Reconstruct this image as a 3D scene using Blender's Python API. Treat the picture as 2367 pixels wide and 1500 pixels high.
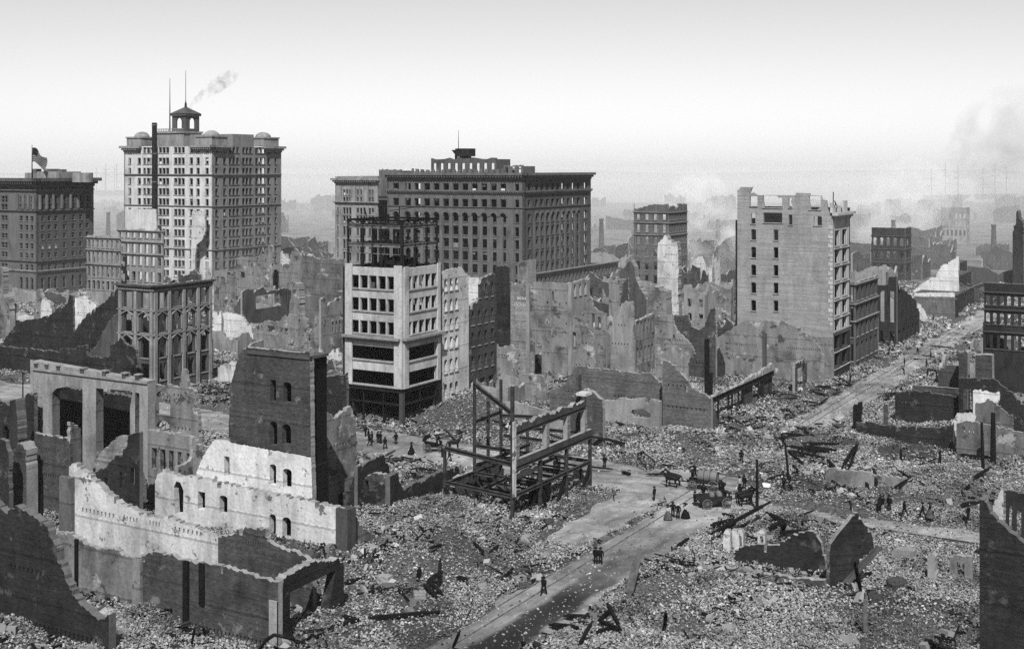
import bpy, bmesh, math, random
import numpy as np
from mathutils import Vector, Matrix
from mathutils.geometry import delaunay_2d_cdt

for o in list(bpy.data.objects): bpy.data.objects.remove(o)
SC = bpy.context.scene; COL = SC.collection
RNG = random.Random(7)

# ---------------------------------------------------------------- camera, sky, sun, exposure
F, CX, HV, H = 2836.0, 1183.5, 390.0, 41.0          # focal length and principal point in photo pixels, eye height in m
W_PX, H_PX = 2367.0, 1500.0
cam = bpy.data.cameras.new('camera'); co = bpy.data.objects.new('camera', cam); COL.objects.link(co)
co.location = (0, 0, H); co.rotation_euler = (math.radians(90), 0, 0)
cam.sensor_width = 36.0; cam.lens = F*36.0/W_PX; cam.shift_y = -(H_PX/2-HV)/W_PX
cam.clip_start = 1.0; cam.clip_end = 20000.0
SC.camera = co

_n = math.hypot(2830-CX, F)
A = Vector(((2830-CX)/_n, F/_n)); B = Vector((-A.y, A.x))      # the two street directions
SUN_EL = math.radians(50.0)
_sh = (-A*0.87 - B*0.49).normalized()
SUN = Vector((_sh.x*math.cos(SUN_EL), _sh.y*math.cos(SUN_EL), math.sin(SUN_EL)))
sl = bpy.data.lights.new('sun', 'SUN'); so = bpy.data.objects.new('sun', sl); COL.objects.link(so)
sl.energy = 5.0; sl.angle = math.radians(0.6); sl.color = (1.0, 1.0, 1.0)
so.rotation_euler = SUN.to_track_quat('Z', 'Y').to_euler(); so.location = (0, 0, 200)

wd = bpy.data.worlds.new('World'); SC.world = wd; wd.use_nodes = True
nt = wd.node_tree; bgn = nt.nodes['Background']
sky = nt.nodes.new('ShaderNodeTexSky'); sky.sky_type = 'NISHITA'; sky.sun_disc = False
sky.sun_elevation = SUN_EL; sky.sun_rotation = math.atan2(SUN.x, SUN.y)
sky.air_density = 1.0; sky.dust_density = 0.58; sky.ozone_density = 1.0
bw = nt.nodes.new('ShaderNodeRGBToBW')
nt.links.new(sky.outputs[0], bw.inputs[0]); nt.links.new(bw.outputs[0], bgn.inputs[0])
bgn.inputs[1].default_value = 0.076
SC.view_settings.view_transform = 'Standard'; SC.view_settings.look = 'None'
SC.view_settings.exposure = 0.82; SC.view_settings.gamma = 1.0; SC.view_settings.use_curve_mapping = False
cy = SC.cycles
cy.use_denoising = False; cy.max_bounces = 8; cy.diffuse_bounces = 3; cy.volume_bounces = 4; cy.transparent_max_bounces = 8
cy.volume_step_rate = 2.0; cy.volume_max_steps = 96; cy.caustics_reflective = False; cy.caustics_refractive = False

# ---------------------------------------------------------------- pixel helpers
S7 = 700/2019
CR = {0:(0,0,1), 1:(0,130,S7), 2:(700,270,S7), 3:(1300,380,S7), 4:(1800,330,.38), 5:(0,600,S7), 6:(700,600,S7), 7:(1250,700,S7),
      8:(1750,780,.30666), 9:(0,1000,1/3), 10:(600,1000,1/3), 11:(1150,1000,1/3), 12:(1750,1100,.26664), 13:(1130,600,.13333),
      14:(500,560,.14667), 15:(200,500,.16), 16:(0,780,.18663), 17:(2100,800,.2), 18:(780,470,.16054), 19:(1030,880,.24),
      20:(830,960,.10562), 21:(1480,1040,.13333), 22:(2000,1120,.12674), 23:(1980,380,.21334), 24:(1200,880,.15332)}
def uv(c, x, y): a, b, k = CR[c]; return a+x*k, b+y*k
def G(c, x, y, z=0.0):
    """ground point (height z) seen at a pixel"""
    u, v = uv(c, x, y); Y = F*(H-z)/(v-HV); return Vector(((u-CX)/F*Y, Y))
def cross(a, b): return a.x*b.y-a.y*b.x
def PQ(w): return w.dot(A), w.dot(B)
def XY(p, q): return A*p+B*q

class Pl:
    """vertical plane: 'L' faces back along the main street (constant p), 'R' faces across it (constant q); s grows to the right"""
    def __init__(s, kind, k=None, at=None, off=None, dirv=None):
        s.d = (-B if kind == 'L' else A) if dirv is None else dirv.normalized()
        s.n = Vector((-s.d.y, s.d.x))
        if at is not None: s.o = G(*at) if not isinstance(at, Vector) else at
        else: s.o = A*k if kind == 'L' else B*k
        if off: s.o = s.o + s.n*off
        s.rot = math.atan2(s.d.y, s.d.x)
        s.M = Matrix.Translation((s.o.x, s.o.y, 0)) @ Matrix.Rotation(s.rot, 4, 'Z')
    def sz(s, c, x, y):
        u, v = uv(c, x, y); t = Vector(((u-CX)/F, 1.0))
        Y = cross(s.o, s.d)/cross(t, s.d)
        return ((t*Y-s.o).dot(s.d), H-(v-HV)/F*Y)
    def w(s, a, z=0, y=0): q = s.o+s.d*a+s.n*y; return Vector((q.x, q.y, z))

# ---------------------------------------------------------------- materials (the photograph is black and white: all greys)
MATS = {}
KA = .74        # overall paint-box level
def newmat(name):
    m = bpy.data.materials.new(name); m.use_nodes = True; t = m.node_tree; b = t.nodes['Principled BSDF']
    b.inputs['Roughness'].default_value = .9; b.inputs['Specular IOR Level'].default_value = .08
    MATS[name] = m; return m, t, b
def nd(t, typ, **kw):
    n = t.nodes.new(typ)
    for k, v in kw.items():
        if k.startswith('i_'):
            n.inputs[k[2:].replace('_', ' ')].default_value = v
        else: setattr(n, k, v)
    return n
def g(v): return (v, v, v, 1)
def ramp(t, stops):
    r = t.nodes.new('ShaderNodeValToRGB'); e = r.color_ramp.elements
    while len(e) < len(stops): e.new(.5)
    for i, (p, v) in enumerate(stops): e[i].position = p; e[i].color = g(v)
    return r
def mul(t, a, b, fac=1.0, mode='MULTIPLY'):
    m = t.nodes.new('ShaderNodeMix'); m.data_type = 'RGBA'; m.blend_type = mode
    if isinstance(fac, float): m.inputs[0].default_value = fac
    else: t.links.new(fac, m.inputs[0])
    for s, i in ((a, 6), (b, 7)):
        if isinstance(s, (int, float)): m.inputs[i].default_value = g(s)
        else: t.links.new(s, m.inputs[i])
    return m.outputs[2]
def coords(t):
    uvn = t.nodes.new('ShaderNodeUVMap'); oi = t.nodes.new('ShaderNodeObjectInfo')
    return uvn.outputs[0], oi.outputs['Random']
def masonry(name, base, brick=True, stain=.6, mottle=.35, patch=None, course=.5, floors=True, bk_c=.28, patch2=None):
    m, t, b = newmat(name); U, R = coords(t); L = t.links; base *= KA
    if patch: patch = (patch[0]*KA,)+tuple(patch[1:])
    off = nd(t, 'ShaderNodeVectorMath', operation='MULTIPLY_ADD'); L.new(U, off.inputs[0]); off.inputs[1].default_value = (1, 1, 1)
    rv = nd(t, 'ShaderNodeVectorMath', operation='SCALE'); cmb = nd(t, 'ShaderNodeCombineXYZ')
    L.new(R, cmb.inputs[0]); L.new(R, cmb.inputs[1]); L.new(cmb.outputs[0], rv.inputs[0]); rv.inputs['Scale'].default_value = 91.0
    L.new(rv.outputs[0], off.inputs[2]); V = off.outputs[0]
    big = nd(t, 'ShaderNodeTexNoise', i_Scale=.16, i_Detail=7.0, i_Roughness=.62, i_Distortion=.6); L.new(V, big.inputs['Vector'])
    r1 = ramp(t, [(.30, 1-stain), (.47, .92), (.62, 1.0), (.8, 1.18)]); L.new(big.outputs[0], r1.inputs[0])
    # vertical streaks: weathering runs down the wall
    st = nd(t, 'ShaderNodeMapping'); st.inputs['Scale'].default_value = (.55, .13, 1); L.new(V, st.inputs[0])
    sn = nd(t, 'ShaderNodeTexNoise', i_Scale=1.0, i_Detail=6.0, i_Roughness=.55, i_Distortion=1.2); L.new(st.outputs[0], sn.inputs['Vector'])
    r2 = ramp(t, [(.3, 1-mottle), (.65, 1.05)]); L.new(sn.outputs[0], r2.inputs[0])
    fine = nd(t, 'ShaderNodeTexNoise', i_Scale=2.6, i_Detail=6.0, i_Roughness=.75); L.new(V, fine.inputs['Vector'])
    r3 = ramp(t, [(.3, .62), (.5, 1.0), (.72, 1.3)]); L.new(fine.outputs[0], r3.inputs[0])
    c = mul(t, r1.outputs[0], r2.outputs[0]); c = mul(t, c, r3.outputs[0], .75)
    if brick:
        bk = nd(t, 'ShaderNodeTexBrick', i_Scale=1.0); bk.inputs['Brick Width'].default_value = .42; bk.inputs['Row Height'].default_value = .16
        bk.inputs['Mortar Size'].default_value = .014; bk.inputs['Mortar Smooth'].default_value = .2
        bk.inputs['Color1'].default_value = g(base*(1-bk_c)); bk.inputs['Color2'].default_value = g(base*(1+bk_c)); bk.inputs['Mortar'].default_value = g(min(.6, base*(1+1.3*bk_c)))
        L.new(U, bk.inputs['Vector']); c = mul(t, c, bk.outputs[0])
        # courses that differ from row to row
        cs = nd(t, 'ShaderNodeMapping'); cs.inputs['Scale'].default_value = (.1, 3.1, 1); L.new(V, cs.inputs[0])
        cn = nd(t, 'ShaderNodeTexNoise', i_Scale=1.0, i_Detail=3.0); L.new(cs.outputs[0], cn.inputs['Vector'])
        r4 = ramp(t, [(.35, 1-.35*course), (.65, 1+.25*course)]); L.new(cn.outputs[0], r4.inputs[0]); c = mul(t, c, r4.outputs[0])
    else: c = mul(t, c, base)
    if floors:      # ghost lines where floors were let into the wall, ragged and broken
        sp = nd(t, 'ShaderNodeSeparateXYZ'); L.new(U, sp.inputs[0]); ad = nd(t, 'ShaderNodeMath', operation='MULTIPLY_ADD'); L.new(sp.outputs[1], ad.inputs[0]); ad.inputs[1].default_value = 1/3.9
        a2 = nd(t, 'ShaderNodeMath', operation='MULTIPLY_ADD'); L.new(fine.outputs[0], a2.inputs[0]); a2.inputs[1].default_value = .16; L.new(R, a2.inputs[2]); L.new(a2.outputs[0], ad.inputs[2])
        fr = nd(t, 'ShaderNodeMath', operation='FRACT'); L.new(ad.outputs[0], fr.inputs[0]); rf = ramp(t, [(.0, .5), (.05, .62), (.075, 1.22), (.12, 1.0)]); L.new(fr.outputs[0], rf.inputs[0])
        c = mul(t, c, rf.outputs[0], .8)
    if patch2:      # paler, newer plaster left in ragged islands
        o2 = nd(t, 'ShaderNodeVectorMath', operation='ADD'); L.new(V, o2.inputs[0]); o2.inputs[1].default_value = (37.0, 11.0, 5.0)
        pn = nd(t, 'ShaderNodeTexNoise', i_Scale=patch2[1], i_Detail=9.0, i_Roughness=.68); L.new(o2.outputs[0], pn.inputs['Vector'])
        r6 = ramp(t, [(patch2[2]-.04, 0), (patch2[2]+.02, .85)]); L.new(pn.outputs[0], r6.inputs[0]); c = mul(t, c, mul(t, patch2[0]*KA, r3.outputs[0], .8), r6.outputs[0], 'MIX')
    if patch:       # plaster fallen off / smoke patches with hard edges
        pn = nd(t, 'ShaderNodeTexNoise', i_Scale=patch[1], i_Detail=8.0, i_Roughness=.7); L.new(V, pn.inputs['Vector'])
        r5 = ramp(t, [(patch[2], 0), (patch[2]+.03, 1)]); L.new(pn.outputs[0], r5.inputs[0])
        c = mul(t, c, patch[0], r5.outputs[0], 'MIX')
    L.new(c, b.inputs['Base Color'])
    bp = nd(t, 'ShaderNodeBump'); bp.inputs['Strength'].default_value = .5; bp.inputs['Distance'].default_value = .12
    L.new(fine.outputs[0], bp.inputs['Height']); L.new(bp.outputs[0], b.inputs['Normal'])
    return m
masonry('brick_dark', .023, stain=.6, patch2=(.075, .42, .63)); masonry('brick_mid', .056, stain=.6, patch2=(.15, .38, .64)); masonry('brick_light', .2, stain=.5, patch=(.26, .35, .62))
masonry('brick_grey', .18, stain=.4, mottle=.25, course=.4)
masonry('brick_half', .105, stain=.5, mottle=.3)
masonry('brick_smooth', .25, stain=.25, mottle=.2, course=.5, floors=False, bk_c=.1)
masonry('plaster_white', .5, brick=False, stain=.5, mottle=.35, patch=(.1, .55, .585))
masonry('plaster_clean', .6, brick=False, stain=.35, mottle=.3, patch=(.16, .7, .60))
masonry('plaster_grey', .2, brick=False, stain=.7, mottle=.45, patch=(.05, .4, .57), patch2=(.36, .33, .63))
masonry('plaster_stain', .13, brick=False, stain=.7, mottle=.5, patch=(.04, .4, .6), patch2=(.28, .35, .63))
masonry('stone_dark', .028, brick=False, stain=.5, mottle=.4, floors=False); masonry('stone_mid', .075, brick=False, stain=.5, mottle=.4, floors=False)
masonry('stone_light', .25, brick=False, stain=.5, mottle=.4, patch=(.06, .4, .64), floors=False)
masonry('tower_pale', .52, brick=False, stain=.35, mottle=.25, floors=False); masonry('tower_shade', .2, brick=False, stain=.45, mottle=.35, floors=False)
masonry('terracotta', .43, brick=False, stain=.5, mottle=.35, floors=False, patch=(.13, .5, .68))
masonry('broken', .26, brick=False, stain=.4, mottle=.3, floors=False); masonry('broken_dark', .12, brick=False, stain=.5, mottle=.3, floors=False)
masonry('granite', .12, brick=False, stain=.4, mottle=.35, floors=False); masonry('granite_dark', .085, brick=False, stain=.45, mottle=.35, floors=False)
def plain(name, v, rough=.85, noise=.3, metal=0.0, scale=1.5):
    v *= KA; m, t, b = newmat(name); tc = nd(t, 'ShaderNodeTexCoord'); oi = nd(t, 'ShaderNodeObjectInfo')
    n = nd(t, 'ShaderNodeTexNoise', i_Scale=scale, i_Detail=6.0, noise_dimensions='4D'); t.links.new(tc.outputs['Object'], n.inputs['Vector'])
    w = nd(t, 'ShaderNodeMath', operation='MULTIPLY'); w.inputs[1].default_value = 40; t.links.new(oi.outputs['Random'], w.inputs[0]); t.links.new(w.outputs[0], n.inputs['W'])
    r = ramp(t, [(.3, v*(1-noise)), (.7, v*(1+noise))]); t.links.new(n.outputs[0], r.inputs[0]); t.links.new(r.outputs[0], b.inputs['Base Color'])
    b.inputs['Roughness'].default_value = rough; b.inputs['Metallic'].default_value = metal
    return m
plain('charred', .006, noise=.5); plain('iron', .01, .7, .6); plain('girder', .035, .7, .6); plain('iron_ash', .11, .8, .6); plain('timber', .06, noise=.5)
plain('cloth_black', .004, noise=.2); plain('cloth_dark', .008, noise=.3); plain('cloth_pale', .3); plain('skin', .22, noise=.1); plain('horse', .005, .6)
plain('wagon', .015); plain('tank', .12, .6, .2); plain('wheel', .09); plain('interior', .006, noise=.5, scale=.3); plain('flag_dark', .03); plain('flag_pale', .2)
plain('bright_pane', .5, noise=.05); plain('sheet_metal', .5, .5, .4); plain('frame_paint', .13, noise=.2); plain('roofing', .06, noise=.5, scale=.4)
plain('slab', .014, noise=.6, scale=.5)
def ground_mat(name, lo, hi, scale, streak=None):
    lo *= KA; hi *= KA; m, t, b = newmat(name); tc = nd(t, 'ShaderNodeTexCoord'); U = tc.outputs['UV']; L = t.links
    n1 = nd(t, 'ShaderNodeTexNoise', i_Scale=scale, i_Detail=9.0, i_Roughness=.7); L.new(U, n1.inputs['Vector'])
    r = ramp(t, [(.32, lo), (.5, (lo+hi)/2), (.68, hi)]); L.new(n1.outputs[0], r.inputs[0]); c = r.outputs[0]
    n2 = nd(t, 'ShaderNodeTexNoise', i_Scale=.06, i_Detail=5.0); L.new(U, n2.inputs['Vector'])
    r2 = ramp(t, [(.35, .55), (.6, 1.1)]); L.new(n2.outputs[0], r2.inputs[0]); c = mul(t, c, r2.outputs[0])
    if streak:
        mp = nd(t, 'ShaderNodeMapping'); mp.inputs['Scale'].default_value = (streak[0], streak[1], 1); L.new(U, mp.inputs[0])
        n3 = nd(t, 'ShaderNodeTexNoise', i_Scale=1.0, i_Detail=5.0, i_Roughness=.6); L.new(mp.outputs[0], n3.inputs['Vector'])
        r3 = ramp(t, [(.34, .62), (.5, .95), (.66, 1.25)]); L.new(n3.outputs[0], r3.inputs[0]); c = mul(t, c, r3.outputs[0])
    L.new(c, b.inputs['Base Color'])
    bp = nd(t, 'ShaderNodeBump'); bp.inputs['Strength'].default_value = .8; bp.inputs['Distance'].default_value = .25
    L.new(n1.outputs[0], bp.inputs['Height']); L.new(bp.outputs[0], b.inputs['Normal'])
    return m, t, b, c
ground_mat('rubble_soil', .01, .12, 2.6); ground_mat('far_soil', .05, .2, .09)
ground_mat('cross_dirt', .13, .29, .5, (.45, .12))
# main street: pale trodden dust, a dark strip painted in beside the tram rails
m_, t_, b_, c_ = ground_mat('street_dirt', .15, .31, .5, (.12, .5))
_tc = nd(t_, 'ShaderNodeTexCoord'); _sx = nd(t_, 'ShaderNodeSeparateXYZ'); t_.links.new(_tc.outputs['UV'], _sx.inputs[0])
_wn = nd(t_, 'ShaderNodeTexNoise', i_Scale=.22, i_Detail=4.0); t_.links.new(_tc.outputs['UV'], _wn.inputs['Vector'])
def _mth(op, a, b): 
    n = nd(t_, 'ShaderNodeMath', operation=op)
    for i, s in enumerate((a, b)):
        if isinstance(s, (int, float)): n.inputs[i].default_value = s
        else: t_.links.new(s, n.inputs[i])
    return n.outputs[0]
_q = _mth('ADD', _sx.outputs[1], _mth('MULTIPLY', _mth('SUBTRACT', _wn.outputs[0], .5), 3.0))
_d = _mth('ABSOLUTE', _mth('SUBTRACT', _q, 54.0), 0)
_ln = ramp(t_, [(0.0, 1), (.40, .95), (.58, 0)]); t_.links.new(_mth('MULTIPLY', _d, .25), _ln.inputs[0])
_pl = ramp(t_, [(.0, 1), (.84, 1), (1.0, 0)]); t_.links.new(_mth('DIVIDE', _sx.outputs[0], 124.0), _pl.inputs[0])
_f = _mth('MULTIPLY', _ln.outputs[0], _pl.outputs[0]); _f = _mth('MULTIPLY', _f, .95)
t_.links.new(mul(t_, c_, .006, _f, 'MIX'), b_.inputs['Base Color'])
# scattered bricks: every piece its own shade
def brickbits(name, lo, mid, hi):
    m, t, b = newmat(name); oi = nd(t, 'ShaderNodeObjectInfo'); r = ramp(t, [(.0, lo), (.35, mid*.8), (.7, mid), (.88, hi), (1.0, hi*1.25)])
    t.links.new(oi.outputs['Random'], r.inputs[0])
    n = nd(t, 'ShaderNodeTexNoise', i_Scale=.11, i_Detail=6.0, i_Roughness=.65); t.links.new(oi.outputs['Location'], n.inputs['Vector']); r2 = ramp(t, [(.36, .3), (.48, .85), (.6, 1.1), (.72, 1.35)]); t.links.new(n.outputs[0], r2.inputs[0])
    t.links.new(mul(t, r.outputs[0], r2.outputs[0]), b.inputs['Base Color'])
brickbits('brick_bits', .008, .17, .24)
# water
m, t, b = newmat('water'); b.inputs['Base Color'].default_value = g(.12); b.inputs['Roughness'].default_value = .25

# ---------------------------------------------------------------- object plumbing
WM = {}           # world matrices as set, by object name
def link(o, M, parent=None):
    COL.objects.link(o); WM[o.name] = M
    if parent is None: o.matrix_world = M; o.matrix_basis = M
    else: o.parent = parent; o.matrix_parent_inverse = Matrix(); o.matrix_basis = WM[parent.name].inverted() @ M
    return o
def tag(o, label=None, cat=None, group=None, kind=None):
    if label: o['label'] = label
    if cat: o['category'] = cat
    if group: o['group'] = group
    if kind or cat: o['kind'] = kind or 'thing'
    return o
def empty(name, xy, label, cat, group=None, rz=0.0, z=0.0):
    o = bpy.data.objects.new(name, None); o.empty_display_size = .5
    link(o, Matrix.Translation((xy[0], xy[1], z)) @ Matrix.Rotation(rz, 4, 'Z')); return tag(o, label, cat, group)
def mesh(name, verts, faces, mats, uvs=None, mi=None, smooth=False):
    me = bpy.data.meshes.new(name); me.from_pydata(verts, [], faces)
    for m in mats: me.materials.append(MATS[m])
    if mi is not None: me.polygons.foreach_set('material_index', mi)
    if smooth: me.polygons.foreach_set('use_smooth', [True]*len(faces))
    lay = me.uv_layers.new(name='UVMap')
    if uvs is None:
        vs = me.vertices; dat = []
        for p in me.polygons:
            n = p.normal; ax = max(range(3), key=lambda i: abs(n[i]))
            for vi in p.vertices:
                v = vs[vi].co; dat += [v.y, v.z] if ax == 0 else ([v.x, v.z] if ax == 1 else [v.x, v.y])
        lay.data.foreach_set('uv', dat)
    else: lay.data.foreach_set('uv', uvs)
    return me
class MB:
    """collects simple solids into ONE mesh"""
    def __init__(s): s.v = []; s.f = []
    def hexa(s, pts): k = len(s.v); s.v += [tuple(p) for p in pts]; s.f += [tuple(k+i for i in q) for q in ((0,3,2,1),(4,5,6,7),(0,1,5,4),(1,2,6,5),(2,3,7,6),(3,0,4,7))]
    def box(s, x0, x1, y0, y1, z0, z1): s.hexa([(x0,y0,z0),(x1,y0,z0),(x1,y1,z0),(x0,y1,z0),(x0,y0,z1),(x1,y0,z1),(x1,y1,z1),(x0,y1,z1)])
    def bar(s, a, b, w, h=None, roll=0.0):
        a, b = Vector(a), Vector(b); h = h or w; d = (b-a).normalized(); r = d.cross(Vector((0,0,1)))
        r = Vector((1,0,0)) if r.length < 1e-4 else r.normalized(); u = r.cross(d)
        if roll: r, u = r*math.cos(roll)+u*math.sin(roll), u*math.cos(roll)-r*math.sin(roll)
        r *= w/2; u *= h/2; s.hexa([a-r-u, a+r-u, b+r-u, b-r-u, a-r+u, a+r+u, b+r+u, b-r+u])
    def ibar(s, a, b, w, h):
        """I section: two flanges and a web"""
        a, b = Vector(a), Vector(b); up = Vector((0,0,1)); d = (b-a).normalized()
        if abs(d.z) > .9: up = Vector((0,1,0))
        r = d.cross(up).normalized(); u = r.cross(d).normalized()
        for k in (-1, 1): s.bar(a+u*h*.44*k, b+u*h*.44*k, w, h*.12)
        s.bar(a, b, w*.18, h*.8)
    def prism(s, x, y, r, z0, z1, n=12, r1=None, capz=None):
        k = len(s.v); r1 = r if r1 is None else r1
        for i in range(n): a = 2*math.pi*i/n; s.v.append((x+r*math.cos(a), y+r*math.sin(a), z0))
        for i in range(n): a = 2*math.pi*i/n; s.v.append((x+r1*math.cos(a), y+r1*math.sin(a), z1))
        for i in range(n): s.f.append((k+i, k+(i+1) % n, k+n+(i+1) % n, k+n+i))
        s.f.append(tuple(k+n+i for i in range(n))); s.f.append(tuple(k+i for i in reversed(range(n))))
    def tube(s, pts, r, n=6):
        k = len(s.v); pts = [Vector(p) for p in pts]
        for i, p in enumerate(pts):
            d = (pts[min(i+1, len(pts)-1)]-pts[max(i-1, 0)]).normalized(); a = d.cross(Vector((.3,.2,1))).normalized(); b = d.cross(a)
            rr = r[i] if isinstance(r, (list, tuple)) else r
            for j in range(n): t = 2*math.pi*j/n; s.v.append(tuple(p+a*rr*math.cos(t)+b*rr*math.sin(t)))
        for i in range(len(pts)-1):
            for j in range(n): s.f.append((k+i*n+j, k+i*n+(j+1) % n, k+(i+1)*n+(j+1) % n, k+(i+1)*n+j))
        s.f.append(tuple(k+j for j in reversed(range(n)))); s.f.append(tuple(k+(len(pts)-1)*n+j for j in range(n)))
    def put(s, name, mat, M=None, parent=None, smooth=False):
        me = mesh(name, s.v, s.f, [mat], smooth=smooth); o = bpy.data.objects.new(name, me)
        return link(o, M if M is not None else Matrix(), parent)

# ---------------------------------------------------------------- masonry walls traced on their planes
def jagged(pts, step, amp, rng):
    """broken masonry edge: ragged bites out of the wall, then stepped like courses of brick"""
    if amp > .1:
        cp = [pts[0]]
        for (x0, z0), (x1, z1) in zip(pts, pts[1:]):
            Ln = math.hypot(x1-x0, z1-z0); n = int(Ln/(step*4.5))
            for i in range(1, n+1):
                t = (i-.5)/n; x = x0+(x1-x0)*t; z = z0+(z1-z0)*t
                if rng.random() < .16 and abs(x1-x0) > abs(z1-z0):          # a bite
                    w = step*rng.uniform(.8, 3.6)*(1 if x1 > x0 else -1); d = amp*rng.uniform(1.0, 5.0)
                    cp += [(x-w*.5, z), (x-w*.45, z-d), (x+w*.35, z-d*rng.uniform(.6, 1.1)), (x+w*.5, z)]
                else: cp.append((x+rng.uniform(-1, 1)*amp*.8, z+rng.uniform(-1.2, 1)*amp))
            cp.append((x1, z1))
        pts = cp
    out = [pts[0]]
    for (x0, z0), (x1, z1) in zip(pts, pts[1:]):
        Ln = math.hypot(x1-x0, z1-z0); n = max(1, int(Ln/step)); px, pz = x0, z0
        for i in range(1, n+1):
            t = i/n; e = 0 if i == n else 1
            x = x0+(x1-x0)*t+e*rng.uniform(-amp, amp)*.6; z = z0+(z1-z0)*t+e*rng.uniform(-amp, amp)
            if rng.random() < .35:
                if abs(x1-x0) > abs(z1-z0): out.append((x, pz))
                else: out.append((px, z))
            out.append((x, z)); px, pz = x, z
    return out
def hole_rect(x0, x1, z0, z1, arch=0.0):
    """counter-clockwise opening; arch = rise as a share of the width"""
    if arch <= 0: return [(x0,z0),(x1,z0),(x1,z1),(x0,z1)]
    r = (x1-x0)*arch; cz = z1-r; pts = [(x0,z0),(x1,z0)]; n = 7
    for i in range(n+1): a = math.pi*i/n; pts.append(((x0+x1)/2+(x1-x0)/2*math.cos(a), cz+r*math.sin(a)))
    return pts
def row(c, x0, x1, yt, yb, n, frac=.55, arch=0.0, ref=None):
    """n equal openings between two pixel columns; heights are read at pixel column ref"""
    def f(P):
        s0 = P.sz(c, x0, yt)[0]; s1 = P.sz(c, x1, yt)[0]; r = x0 if ref is None else ref
        zt = P.sz(c, r, yt)[1]; zb = P.sz(c, r, yb)[1]; w = (s1-s0)/n
        return [hole_rect(s0+w*(i+.5)-w*frac/2, s0+w*(i+.5)+w*frac/2, zb, zt, arch) for i in range(n)]
    return f
def win(c, x0, x1, yt, yb, arch=0.0): return row(c, x0, x1, yt, yb, 1, 1.0, arch)
def poly(c, *pts): return lambda P: [[P.sz(c, x, y) for x, y in pts]]
def cut(V2, F2, holes):
    C = np.array([[sum(V2[i].x for i in f)/len(f), sum(V2[i].y for i in f)/len(f)] for f in F2]); dead = np.zeros(len(F2), bool)
    for h in holes:
        a = np.array(h); m = np.where((C[:,0] > a[:,0].min()) & (C[:,0] < a[:,0].max()) & (C[:,1] > a[:,1].min()) & (C[:,1] < a[:,1].max()))[0]
        for k in m:
            x, y = C[k]; ins = False; j = len(h)-1
            for i in range(len(h)):
                if (h[i][1] > y) != (h[j][1] > y) and x < (h[j][0]-h[i][0])*(y-h[i][1])/(h[j][1]-h[i][1])+h[i][0]: ins = not ins
                j = i
            dead[k] |= ins
    return [f for k, f in enumerate(F2) if not dead[k]]
def wall_mesh(name, outer, holes, th, mats, back=True, y0=0.0):
    vs = []; ed = []
    for ring in [outer]+holes:
        k = len(vs); vs += [Vector(p) for p in ring]; ed += [(k+i, k+(i+1) % len(ring)) for i in range(len(ring))]
    r = delaunay_2d_cdt(vs, ed, [], 1, 1e-4)
    V2, E2, F2 = r[0], r[1], r[2]
    if holes: F2 = cut(V2, F2, holes)
    n = len(V2); verts = [(v.x, y0, v.y) for v in V2]+[(v.x, y0+th, v.y) for v in V2]; faces = []; mi = []; cnt = {}
    for f in F2:
        a = sum(V2[f[i]].x*V2[f[(i+1) % len(f)]].y-V2[f[(i+1) % len(f)]].x*V2[f[i]].y for i in range(len(f)))
        f = list(f) if a > 0 else list(reversed(f))
        faces.append(tuple(f)); mi.append(0)
        if back: faces.append(tuple(i+n for i in reversed(f))); mi.append(0)
        for i in range(len(f)):
            e = (f[i], f[(i+1) % len(f)]); cnt[e] = cnt.get(e, 0)+1
    hb = [(min(p[0] for p in h)-.02, max(p[0] for p in h)+.02, min(p[1] for p in h)-.02, max(p[1] for p in h)+.02) for h in holes]
    for (i, j) in cnt:
        if (j, i) in cnt: continue
        mx, mz = (V2[i].x+V2[j].x)/2, (V2[i].y+V2[j].y)/2
        inh = any(b[0] <= mx <= b[1] and b[2] <= mz <= b[3] for b in hb)
        faces.append((j, i, i+n, j+n)); mi.append(2 if inh else 1)
    return mesh(name, verts, faces, mats, mi=mi)
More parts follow.
